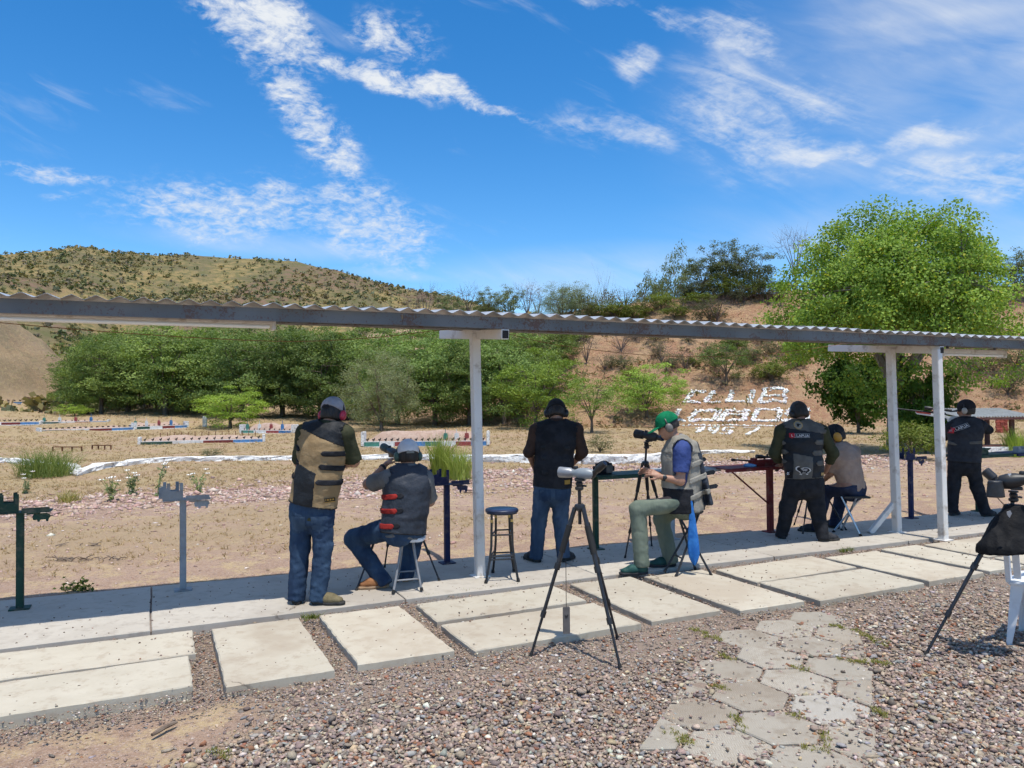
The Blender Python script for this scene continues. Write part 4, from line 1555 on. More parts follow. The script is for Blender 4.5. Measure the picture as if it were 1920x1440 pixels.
# grasses and weeds -----------------------------------------------------------
def blades(base, n, h, spread, wd, rng, c1, c2, lean=.35):
    """upright grass blades as narrow bent strips"""
    a = rng.uniform(0, 2 * math.pi, n)
    r = spread * np.sqrt(rng.random(n))
    b = np.stack([np.cos(a) * r, np.sin(a) * r, np.zeros(n)], -1) + base
    hh = h * rng.uniform(.45, 1.1, n)
    d = rng.normal(0, lean, size=(n, 2)) * hh[:, None]
    mid = b + np.column_stack([d * .35, hh * .55])
    tip = b + np.column_stack([d, hh])
    s = np.stack([np.cos(a + 1.3), np.sin(a + 1.3), np.zeros(n)], -1) * wd
    V = np.stack([b - s, b + s, mid + s * .8, mid - s * .8, tip], 1)
    k = np.arange(n)[:, None] * 5
    Fa = np.concatenate([k + np.array([[0, 1, 2]]), k + np.array([[0, 2, 3]]), k + np.array([[3, 2, 4]])])
    m = rng.random(n)[:, None]
    col = np.array(c1) * (1 - m) + np.array(c2) * m
    return V.reshape(-1, 3), Fa, np.repeat(col, 5, 0)


def grass_obj(name, sets, parent=None, mat=None):
    Vs, Fs, Cs, n = [], [], [], 0
    for V, Fa, c in sets:
        Vs.append(V)
        Fs.append(Fa + n)
        Cs.append(c)
        n += len(V)
    me = raw_mesh(name, np.concatenate(Vs), np.concatenate(Fs), False, np.concatenate(Cs))
    return link(name, me, mat or M_LEAF, parent)


def dry_grass():
    rng = np.random.default_rng(77)
    n = 36000
    az = rng.uniform(rad(-38), rad(38), n)
    rho = np.exp(rng.uniform(math.log(9), math.log(82), n))
    x, y = np.sin(az) * rho, np.cos(az) * rho
    u, v = to_uv(x, y)
    nn = fbm(x * .35, y * .35, 4, 61)
    b = np.interp(az, _naz, _nb)
    ok = (v > 1.6) & ((v > 13) | (rng.random(n) < .22 * (1 + nn))) & ~((np.abs(v - 11) < 1.6) & (rng.random(n) < .8))
    x, y, v, rho, b = x[ok], y[ok], v[ok], rho[ok], b[ok]
    z = H(x, y)
    k = len(x)
    nb = 6
    base = np.repeat(np.column_stack([x, y, z - .01]), nb, 0)
    sc = np.where(v > 13, 1.0, .55) * rng.uniform(.5, 1.2, k)
    a = rng.uniform(0, 6.28, k * nb)
    r = np.repeat(sc, nb) * .09 * rng.random(k * nb) * np.repeat(np.clip(rho / 25, 1, 2.6), nb)
    base[:, 0] += np.cos(a) * r
    base[:, 1] += np.sin(a) * r
    hh = np.repeat(sc, nb) * rng.uniform(.03, .12, k * nb) * np.repeat(np.clip(rho / 35, 1, 1.7), nb)
    d = rng.normal(0, .9, size=(k * nb, 2)) * hh[:, None]
    tip = base + np.column_stack([d, hh])
    wdt = np.repeat(.004 + .00028 * rho, nb)[:, None]
    s = np.stack([np.cos(a + 1.2), np.sin(a + 1.2), np.zeros(k * nb)], -1) * wdt
    V = np.stack([base - s, base + s, tip], 1).reshape(-1, 3)
    Fa = np.arange(len(V)).reshape(-1, 3)
    m = rng.random(k * nb)[:, None]
    hill = np.repeat((rho > b), nb)[:, None]
    c = np.array((.48, .36, .20)) * (1 - m) + np.array((.30, .20, .11)) * m
    c = np.where(hill, c * np.array([.95, .85, .85]), c)
    me = raw_mesh("dry_grass", V, Fa, False, np.repeat(c, 3, 0))
    o = link("dry_grass", me, M_LEAF_FAR)
    tag(o, 'thin dry yellow grass over the range floor and slope', 'grass', kind='stuff')


dry_grass()


def far_scrub():
    rng = np.random.default_rng(78)
    n = 44000
    az = rng.uniform(rad(-40), rad(2), n)
    rho = np.where(rng.random(n) < .86, rng.uniform(150, 412, n), rng.uniform(88, 150, n))
    x, y = np.sin(az) * rho, np.cos(az) * rho
    nn = fbm(x / 34, y / 34, 4, 14)
    z = H(x, y)
    md = np.hypot((x - MOUND[0]) / 14, (y - MOUND[1]) / 21)
    ok = (rng.random(n) < np.clip(.42 + .6 * nn, .10, 1)) & (md > 1.0)
    x, y, z, rho, nn = x[ok][:11000], y[ok][:11000], z[ok][:11000], rho[ok][:11000], nn[ok][:11000]
    k = len(x)
    r = .3 + rng.random(k) ** 2.2 * 1.3 * np.where(rho < 150, 1.1, 1)
    nl = 10
    g = rng.normal(size=(k, nl, 3))
    g /= np.linalg.norm(g, axis=2)[:, :, None]
    g[:, :, 2] = np.abs(g[:, :, 2]) * .95
    g *= rng.random((k, nl, 1)) ** .4
    pos = (np.column_stack([x, y, z + r * .1])[:, None] + g * r[:, None, None]).reshape(-1, 3)
    pal = np.array([(.125, .145, .064), (.175, .175, .076), (.24, .205, .09), (.15, .165, .10), (.21, .175, .12), (.275, .215, .10)])
    col = pal[rng.integers(0, len(pal), k)]
    col = np.repeat(col, nl, 0) * rng.uniform(.7, 1.25, size=(k * nl, 1))
    V, Fa, cc = leaf_quads(pos, np.repeat(r * .46, nl), col, rng, .4, .7)
    me = raw_mesh("hillside_scrub", V, Fa, False, cc)
    o = link("hillside_scrub", me, M_LEAF_FAR)
    tag(o, 'scattered olive scrub covering the distant golden hill', 'scrub', kind='stuff')


far_scrub()


def hillside_brush():
    rng = np.random.default_rng(79)
    n = 9000
    az = rng.uniform(az_of(820), az_of(2150), n)
    b = np.interp(az, _naz, _nb)
    c = np.interp(az, _naz, _nc)
    rho = b + (c - b) * rng.uniform(.02, 1.05, n)
    x, y = np.sin(az) * rho, np.cos(az) * rho
    nn = fbm(x * .18, y * .18, 3, 33)
    ok = rng.random(n) < np.clip(.32 + .6 * nn, .05, 1)
    x, y = x[ok][:3200], y[ok][:3200]
    k = len(x)
    z = H(x, y)
    r = .09 + rng.random(k) ** 2.5 * .42
    nl = 9
    g = rng.normal(size=(k, nl, 3))
    g /= np.linalg.norm(g, axis=2)[:, :, None]
    g[:, :, 2] = np.abs(g[:, :, 2])
    g *= rng.random((k, nl, 1)) ** .5
    pos = (np.column_stack([x, y, z])[:, None] + g * r[:, None, None]).reshape(-1, 3)
    pal = np.array([(.34, .255, .13), (.29, .20, .11), (.22, .19, .085), (.16, .16, .07), (.25, .165, .11), (.38, .29, .16)])
    col = np.repeat(pal[rng.integers(0, len(pal), k)], nl, 0) * rng.uniform(.75, 1.2, size=(k * nl, 1))
    V, Fa, cc = leaf_quads(pos, np.repeat(r * .45, nl), col, rng, .2, .35)
    o = link("hillside_brush", raw_mesh("hillside_brush", V, Fa, False, cc), M_LEAF_FAR)
    tag(o, 'low dry brush and grass tufts over the red hillside', 'brush', kind='stuff')


hillside_brush()


def clump(px, py, name, label, cat, n, hpx, wpx, c1, c2, wd=.006, lean=.3, parts=None):
    p = hit(px, py)
    k = p[1] / F
    t = thing(name, label, cat, p)
    rng = np.random.default_rng(int(px))
    V, Fa, c = blades(np.zeros(3), n, hpx * k, wpx * k / 2, wd, rng, c1, c2, lean)
    grass_obj("blades", [(V, Fa, c)], t)
    return t


clump(828, 897, "reed_clump", 'tall yellow-green reed clump behind the navy rifle rest', 'reeds', 520, 82, 40, (.22, .30, .05), (.38, .45, .10), .008, .22)
clump(862, 898, "reed_clump", 'shorter yellow-green reed clump beside the middle post', 'reeds', 420, 60, 46, (.22, .30, .05), (.38, .42, .12), .008, .3)
clump(88, 892, "grass_clump", 'large green grass clump at the white kerb on the left', 'grass', 900, 52, 100, (.12, .20, .05), (.30, .36, .12), .008, .6)
clump(1905, 856, "reed_clump", 'bright green reed clump by the small tin-roofed stand', 'reeds', 400, 56, 40, (.16, .26, .04), (.32, .40, .09), .009, .3)
clump(130, 942, "weed_clump", 'yellowish weed clump on the range floor at left', 'weed', 160, 24, 44, (.30, .30, .09), (.40, .33, .14), .006, .7)

M_PETAL = pm("white petals", (.82, .82, .78), rough=.7)


def poppy(px, py, hpx, label, nst=4):
    p = hit(px, py)
    k = p[1] / F
    h = hpx * k
    t = thing("poppy_plant", label, "flower", p, 'white poppies on the range floor')
    rng = np.random.default_rng(px * 3 + py)
    segs, sets = [], []
    tops = []
    for s in range(nst):
        a = rng.uniform(0, 6.28)
        e = np.array([math.cos(a), math.sin(a), 0]) * h * rng.uniform(.1, .4) + np.array([0, 0, h * rng.uniform(.7, 1.05)])
        pts = bez(np.zeros(3), np.array([e[0] * .2, e[1] * .2, e[2] * .6]), e, 5)
        segs.append((pts, [.008, .007, .006, .005, .004]))
        tops.append(e)
        pos = np.array(pts)[rng.integers(0, 4, 26)] + rng.normal(0, .035, size=(26, 3))
        pos[:, 2] = np.abs(pos[:, 2])
        m = rng.random((26, 1))
        sets.append(leaf_quads(pos, np.full(26, .05), np.array((.20, .26, .14)) * (1 - m) + np.array((.32, .36, .2)) * m, rng, .2, .35))
    mb = tubes_np(segs, 5)
    me = bpy.data.meshes.new("stems")
    me.from_pydata(mb.v, [], mb.f)
    link("stems", me, pm("green stem", (.2, .26, .12)), t)
    grass_obj("leaves", sets, t)
    for e in tops:
        mb = MB()
        for q in range(6):
            a = q * math.pi / 3 + rng.uniform(0, .3)
            d = np.array([math.cos(a), math.sin(a), .35])
            s_ = np.array([-math.sin(a), math.cos(a), 0])
            c0 = e + p
            mb.poly([c0, c0 + d * .045 - s_ * .03, c0 + d * .062 + UP * .012, c0 + d * .045 + s_ * .03], [(0, 1, 2, 3)])
        mb.obj("flower", M_PETAL, t)


for q, (px, py, hp, lb) in enumerate([(50, 925, 38, 'white-flowered poppy plant at the far left below the grass clump'), (208, 940, 52, 'tall white poppy plant left of the grey rifle rest'),
                                      (248, 928, 45, 'white poppy plant just left of the grey rifle rest'), (295, 930, 58, 'tallest white poppy plant close beside the grey rifle rest'), (372, 925, 46, 'thin white poppy plant right of the grey rifle rest')]):
    poppy(px, py, hp, lb, 3 + q % 3)


def weed(px, py, wpx, label):
    p = ground(px, py, -.04)
    k = p[1] / F
    t = thing("leafy_weed", label, "weed", p)
    rng = np.random.default_rng(px)
    n = 130
    pos = rng.normal(size=(n, 3)) * np.array([.5, .35, .3]) * wpx * k * .5
    pos[:, 2] = np.abs(pos[:, 2]) + .01
    m = rng.random((n, 1))
    grass_obj("leaves", [leaf_quads(pos, np.full(n, .022), np.array((.04, .06, .015)) * (1 - m) + np.array((.12, .16, .04)) * m, rng, .5, .6)], t)
    mb = MB()
    for s in range(7):
        e = pos[s] * 1.1
        mb.tube([p, p + e * .5 + UP * .01, p + e], [.003, .0025, .0015], 4)
    mb.obj("stems", M_BARK, t)


weed(146, 1109, 62, 'leafy green weed growing at the back edge of the walkway on the left')


def paver_weeds():
    rng = np.random.default_rng(91)
    sets = []

    def line(a, b, n, h, c1, c2):
        for k in range(n):
            t = rng.random()
            p = ground(a[0] + (b[0] - a[0]) * t, a[1] + (b[1] - a[1]) * t, -.03) + rng.normal(0, .018, 3) * np.array([1, 1, 0])
            sets.append(blades(p, 9, h * rng.uniform(.5, 1.2), .018, .0022, rng, c1, c2, .6))
    g1, g2 = (.09, .13, .03), (.24, .27, .08)
    line((790, 1124), (985, 1098), 150, .035, g1, g2)
    line((570, 1162), (596, 1158), 26, .05, g1, g2)
    line((1060, 1093), (1100, 1086), 16, .03, g1, g2)
    line((1000, 1097), (1045, 1092), 14, .03, g1, g2)
    line((1570, 1036), (1600, 1032), 16, .06, g1, g2)
    y1, y2 = (.28, .24, .07), (.38, .30, .12)
    for a, b, n in (((1350, 1228), (1372, 1236), 16), ((1630, 1240), (1668, 1246), 26), ((1545, 1232), (1640, 1246), 20), ((1490, 1250), (1508, 1258), 12), ((1340, 1288), (1362, 1294), 14),
                    ((1260, 1370), (1292, 1396), 24), ((1375, 1340), (1392, 1372), 16), ((1548, 1372), (1554, 1400), 12), ((1560, 1172), (1590, 1180), 20), ((1300, 1180), (1350, 1200), 40),
                    ((1600, 1180), (1660, 1210), 40), ((1480, 1338), (1500, 1344), 10), ((400, 1405), (430, 1420), 18), ((1640, 1330), (1660, 1345), 14), ((1510, 1405), (1545, 1408), 10)):
        line(a, b, n, .020, y1, g2)
    o = grass_obj("joint_weeds", sets)
    tag(o, 'short weeds and grass sprouting between the paving slabs', 'weeds', kind='stuff')


paver_weeds()

# ------------------------------------------------------------------ people: distance-field bodies and clothes
def surface_nets(D, o, h):
    s = D < 0
    c = np.zeros(tuple(n - 1 for n in D.shape), np.int8)
    for a in (0, 1):
        for b in (0, 1):
            for d in (0, 1):
                c += s[a:a + c.shape[0], b:b + c.shape[1], d:d + c.shape[2]]
    act = (c > 0) & (c < 8)
    ijk = np.argwhere(act)
    idx = np.full(act.shape, -1, np.int64)
    idx[act] = np.arange(len(ijk))
    i, j, k = ijk.T
    cor = [(a, b, d) for a in (0, 1) for b in (0, 1) for d in (0, 1)]
    val = {q: D[i + q[0], j + q[1], k + q[2]] for q in cor}
    pos, cnt = np.zeros((len(ijk), 3)), np.zeros(len(ijk))
    for q in cor:
        for ax in range(3):
            if q[ax] == 0:
                r = list(q)
                r[ax] = 1
                r = tuple(r)
                va, vb = val[q], val[r]
                m = (va < 0) != (vb < 0)
                t = np.where(m, va / np.where(np.abs(va - vb) < 1e-12, 1, va - vb), 0)
                p = np.array(q, float)[None].repeat(len(ijk), 0)
                p[:, ax] = t
                pos += p * m[:, None]
                cnt += m
    V = np.asarray(o) + h * (ijk + pos / cnt[:, None])
    quads = []
    for ax in range(3):
        b1, b2 = (ax + 1) % 3, (ax + 2) % 3
        lo = [slice(None)] * 3
        hi = [slice(None)] * 3
        lo[ax], hi[ax] = slice(0, -1), slice(1, None)
        for b in (b1, b2):
            lo[b] = hi[b] = slice(1, -1)
        A, B = s[tuple(lo)], s[tuple(hi)]
        for flip, M in ((False, A & ~B), (True, ~A & B)):
            e = np.argwhere(M)
            if not len(e):
                continue
            e[:, b1] += 1
            e[:, b2] += 1
            cells = []
            for (d1, d2) in ((-1, -1), (0, -1), (0, 0), (-1, 0)):
                q = e.copy()
                q[:, b1] += d1
                q[:, b2] += d2
                cells.append(idx[q[:, 0], q[:, 1], q[:, 2]])
            Q = np.stack(cells, 1)
            quads.append(Q[:, ::-1] if flip else Q)
    Fq = np.concatenate(quads) if quads else np.zeros((0, 4), int)
    Fq = Fq[(Fq >= 0).all(1)]
    return V, Fq


class Shape:
    def __init__(self):
        self.p, self.cuts, self.nz = [], [], None

    def _add(self, fn, lo, hi, k):
        self.p.append((fn, np.asarray(lo, float), np.asarray(hi, float), k))
        return self

    def cone(self, a, b, ra, rb, k=.03, flat=0):
        a, b = np.asarray(a, float), np.asarray(b, float)
        ab = b - a
        L2 = max(ab @ ab, 1e-9)
        L = math.sqrt(L2)

        def fn(X, Y, Z):
            x, y, z = X - a[0], Y - a[1], Z - a[2]
            t0 = (x * ab[0] + y * ab[1] + z * ab[2]) / L2
            t = np.clip(t0, 0, 1)
            d = np.sqrt((x - t * ab[0]) ** 2 + (y - t * ab[1]) ** 2 + (z - t * ab[2]) ** 2) - (ra + (rb - ra) * t)
            if flat & 1:
                d = np.maximum(d, (t0 - 1) * L)
            if flat & 2:
                d = np.maximum(d, -t0 * L)
            return d
        r = max(ra, rb)
        return self._add(fn, np.minimum(a, b) - r, np.maximum(a, b) + r, k)

    def ell(self, a, b, Lat, ra, rb, k=.05):
        """stack of ellipses from a to b: radii (lateral, depth)"""
        a, b = np.asarray(a, float), np.asarray(b, float)
        ab = b - a
        L2 = max(ab @ ab, 1e-9)
        Lt = unit(Lat)

        def fn(X, Y, Z):
            x, y, z = X - a[0], Y - a[1], Z - a[2]
            t = np.clip((x * ab[0] + y * ab[1] + z * ab[2]) / L2, 0, 1)
            x, y, z = x - t * ab[0], y - t * ab[1], z - t * ab[2]
            l = x * Lt[0] + y * Lt[1] + z * Lt[2]
            q = np.maximum(x * x + y * y + z * z - l * l, 0)
            rx, ry = ra[0] + (rb[0] - ra[0]) * t, ra[1] + (rb[1] - ra[1]) * t
            kk = np.sqrt((l / rx) ** 2 + q / (ry * ry))
            g = np.sqrt((l / rx ** 2) ** 2 + q / ry ** 4) + 1e-9
            return kk * (kk - 1) / g
        r = max(*ra, *rb)
        return self._add(fn, np.minimum(a, b) - r, np.maximum(a, b) + r, k)

    def ball(self, c, r3, ax=None, k=.03):
        c = np.asarray(c, float)
        A = np.eye(3) if ax is None else np.array(ax)
        r3 = (r3, r3, r3) if np.isscalar(r3) else r3

        def fn(X, Y, Z):
            x, y, z = X - c[0], Y - c[1], Z - c[2]
            s1 = s2 = 0
            for i in range(3):
                q = x * A[i][0] + y * A[i][1] + z * A[i][2]
                s1 = s1 + (q / r3[i]) ** 2
                s2 = s2 + (q / r3[i] ** 2) ** 2
            k0 = np.sqrt(s1)
            return k0 * (k0 - 1) / (np.sqrt(s2) + 1e-9)
        r = max(r3)
        return self._add(fn, c - r, c + r, k)

    def cut(self, fn):
        self.cuts.append(fn)
        return self

    def plane(self, p, n):
        """keep the side the normal points away from"""
        p, n = np.asarray(p, float), unit(n)
        return self.cut(lambda X, Y, Z: (X - p[0]) * n[0] + (Y - p[1]) * n[1] + (Z - p[2]) * n[2])

    def hole(self, a, b, r):
        a, b = np.asarray(a, float), np.asarray(b, float)
        ab = b - a
        L2 = max(ab @ ab, 1e-9)

        def fn(X, Y, Z):
            x, y, z = X - a[0], Y - a[1], Z - a[2]
            t = np.clip((x * ab[0] + y * ab[1] + z * ab[2]) / L2, 0, 1)
            return r - np.sqrt((x - t * ab[0]) ** 2 + (y - t * ab[1]) ** 2 + (z - t * ab[2]) ** 2)
        return self.cut(fn)

    def mesh(self, h=.011, grow=0.0, noise=None, region=None, box=None):
        noise = noise or self.nz
        lo = np.min([p[1] for p in self.p], 0) - .035 - grow
        hi = np.max([p[2] for p in self.p], 0) + .035 + grow
        if box is not None:
            lo, hi = np.maximum(lo, box[0]), np.minimum(hi, box[1])
        n = np.ceil((hi - lo) / h).astype(int) + 1
        ax = [lo[i] + h * np.arange(n[i]) for i in range(3)]
        D = np.full(n, .2)
        for fn, a, b, k in self.p:
            pad = .05 + grow
            i0 = np.clip(np.floor((a - pad - lo) / h).astype(int), 0, n)
            i1 = np.clip(np.ceil((b + pad - lo) / h).astype(int) + 1, 0, n)
            if (i1 <= i0).any():
                continue
            X, Y, Z = np.meshgrid(*[ax[i][i0[i]:i1[i]] for i in range(3)], indexing='ij', sparse=True)
            d = fn(X, Y, Z)
            sl = tuple(slice(i0[i], i1[i]) for i in range(3))
            e = D[sl]
            hh = np.maximum(k - np.abs(e - d), 0) / k
            D[sl] = np.minimum(e, d) - hh * hh * k * .25
        D = D - grow
        if noise:
            amp, fx, fz, seed = noise
            m = np.abs(D) < amp * 2.5 + h
            I = np.argwhere(m)
            P_ = [ax[i][I[:, i]] for i in range(3)]
            q1 = vnoise(P_[0] * fx * .5, P_[1] * fx * .5, P_[2] * fz * .5, seed + 9) * .6
            nn = 1.5 * np.abs(vnoise(P_[0] * fx + q1, P_[1] * fx, P_[2] * fz + q1, seed)) - .5 + .5 * vnoise(P_[0] * fx * 2.1, P_[1] * fx * 2.1, P_[2] * fz * 2.1, seed + 5)
            D[m] += amp * nn
        X, Y, Z = np.meshgrid(*ax, indexing='ij', sparse=True)
        for fn in self.cuts:
            D = np.maximum(D, fn(X, Y, Z))
        if region is not None:
            D = np.maximum(D, region(X, Y, Z))
        D = D.copy()
        for i in range(3):      # keep the grid border outside
            sl = [slice(None)] * 3
            sl[i] = 0
            D[tuple(sl)] = np.maximum(D[tuple(sl)], 1e-3)
            sl[i] = -1
            D[tuple(sl)] = np.maximum(D[tuple(sl)], 1e-3)
        return surface_nets(D, lo, h)


def add_part(name, vf_, mat, parent, smooth=True):
    V, Fq = vf_
    if len(Fq) == 0:
        print("EMPTY PART", name)
        return None
    off = np.array(world_loc(parent))
    me = raw_mesh(name, V - off, Fq, smooth)
    return link(name, me, mat, parent)


def join_vf(*a):
    n, Vs, Fs = 0, [], []
    for V, Fq in a:
        Vs.append(V)
        Fs.append(Fq + n)
        n += len(V)
    return np.concatenate(Vs), np.concatenate(Fs)


def hand_vf(wrist, d, nrm, side=1, curl=.5, s=1.0, spread=1.0):
    """palm with five separate bent fingers; d = pointing direction, nrm = back of the hand"""
    d = unit(d)
    nrm = unit(np.asarray(nrm, float) - (np.asarray(nrm, float) @ d) * d)
    l = np.cross(d, nrm) * side
    w = np.asarray(wrist, float)
    S_ = Shape()
    S_.cone(w, w + d * .03 * s, .024 * s, .024 * s, .02)
    for q in (-.027, -.009, .009, .027):
        S_.cone(w + d * .02 * s + l * q * .7 * s, w + d * .088 * s + l * q * s, .0145 * s, .0125 * s, .014)
    for q, ln in zip((-.031, -.0105, .0105, .031), (.062, .076, .080, .068)):
        p = w + d * .088 * s + l * q * s
        dirn = d
        for sg in range(3):
            a = curl * (.75, .95, .7)[sg]
            dirn = unit(dirn * math.cos(a) - nrm * math.sin(a))
            e = p + dirn * ln * (.45, .30, .25)[sg] * s + l * q * .06 * spread
            S_.cone(p, e, (.0095, .0088, .008)[sg] * s, (.0088, .008, .0068)[sg] * s, .004)
            p = e
    t0 = w + d * .022 * s + l * .024 * s
    t1 = t0 + unit(d * .7 + l * .7 - nrm * .35) * .042 * s
    t2 = t1 + unit(d * .92 + l * .2 - nrm * .45) * .034 * s
    S_.cone(t0, t1, .014 * s, .0115 * s, .012)
    S_.cone(t1, t2, .011 * s, .0085 * s, .006)
    return S_.mesh(.0048)


M_SKIN = pm("tan skin", (.36, .19, .125), (.42, .235, .16), 25, .5, .1, 200, spec=.35)
M_SKIN2 = pm("brown skin", (.27, .135, .085), (.33, .175, .115), 25, .5, .1, 200, spec=.35)
M_HAIR = pm("black hair", (.012, .010, .009), (.03, .024, .02), 60, .55, .5, 160, stretch=(1, 1, .2))


def cloth(name, c, c2=None, scale=9, rough=.85, bump=.25, bscale=90, **k):
    k.setdefault('spec', .2)
    return pm(name, c, c2 or tuple(x * .72 for x in c), scale, rough, .55, 17, bdist=.022, detail=5, **k)


M_JEAN = cloth("blue denim", (.018, .036, .076), (.042, .078, .135), 5, .9, .3, 160, stretch=(1, 1, .45))
M_JEAN2 = cloth("faded denim", (.030, .055, .098), (.065, .105, .165), 5, .9, .3, 160, stretch=(1, 1, .45))
M_JEAN3 = cloth("dark denim", (.016, .022, .045), (.03, .04, .075), 5, .9, .3, 160)
M_BLACKC = cloth("black cloth", (.012, .013, .016), (.024, .025, .03))
M_LEATHER = cloth("black leather", (.009, .011, .014), (.018, .021, .026), 7, .6, .35, 40, spec=.25)
M_NAVYL = cloth("slate leather", (.022, .028, .039), (.04, .047, .062), 6, .55, .3, 40, spec=.25)
M_TAN = cloth("tan suede", (.24, .165, .085), (.31, .22, .12), 8)
M_GREYS = cloth("grey suede", (.22, .205, .17), (.30, .28, .24), 8)
M_DGREYS = cloth("dark grey suede", (.09, .086, .078), (.12, .115, .105), 8)
M_OLIVE = cloth("olive shirt", (.032, .036, .018), (.05, .052, .028))
M_GREYT = cloth("grey shirt", (.13, .13, .13), (.17, .17, .17))
M_BROWN = cloth("brown shirt", (.040, .024, .019), (.06, .036, .028))
M_BLUET = cloth("blue shirt", (.035, .06, .19), (.055, .085, .25))
M_BEIGE = cloth("beige shirt", (.27, .195, .155), (.33, .245, .20))
M_SAGE = cloth("sage trousers", (.12, .15, .115), (.17, .20, .155), 6, stretch=(1, 1, .4))
M_REDS = cloth("red strap", (.24, .018, .016), (.32, .03, .024))
M_BOOT = cloth("tan boot leather", (.20, .085, .035), (.28, .125, .05), 8, .6)
M_HIKE = cloth("hiking shoe", (.13, .105, .055), (.19, .155, .085), 12, .7)
M_DSHOE = cloth("dark shoe", (.022, .023, .026), (.045, .045, .05), 14, .65)
M_GSHOE = cloth("teal shoe", (.012, .05, .045), (.025, .085, .075), 14, .6)
M_SOLE = cloth("rubber sole", (.03, .029, .028), (.055, .053, .05), 14, .8)
M_TSOLE = cloth("tan sole", (.34, .22, .13), (.4, .27, .17), 14, .8)
M_CAPW = cloth("white cap", (.55, .54, .55), (.63, .62, .63), 9)
M_CAPG = cloth("grey cap mesh", (.26, .25, .27), (.34, .33, .35), 9)
M_CAPGR = cloth("green cap", (.0, .13, .055), (.005, .19, .08), 9)
M_MUFFR = pm("red ear cup", (.42, .02, .05), rough=.35, spec=.5)
M_MUFFG = pm("green ear cup", (.05, .10, .075), rough=.4, spec=.5)
M_MUFFT = pm("taupe ear cup", (.16, .145, .13), rough=.45, spec=.5)
M_MUFFY = pm("amber ear cup", (.52, .25, .03), rough=.4, spec=.5)
M_MUFFK = pm("black ear cup", (.012, .012, .013), rough=.4, spec=.5)
M_MUFFP = pm("pale ear cup", (.32, .31, .29), rough=.45, spec=.5)
M_BLKP = pm("black plastic", (.013, .013, .014), (.022, .022, .024), 20, .45, spec=.5)
M_EYE = pm("eye", (.6, .58, .55), rough=.2)


def inpoly(pts):
    def f(x, y):
        r = False
        for i in range(len(pts)):
            (x1, y1), (x2, y2) = pts[i], pts[i - 1]
            if (y1 > y) != (y2 > y) and x < (x2 - x1) * (y - y1) / (y2 - y1) + x1:
                r = not r
        return r
    return f


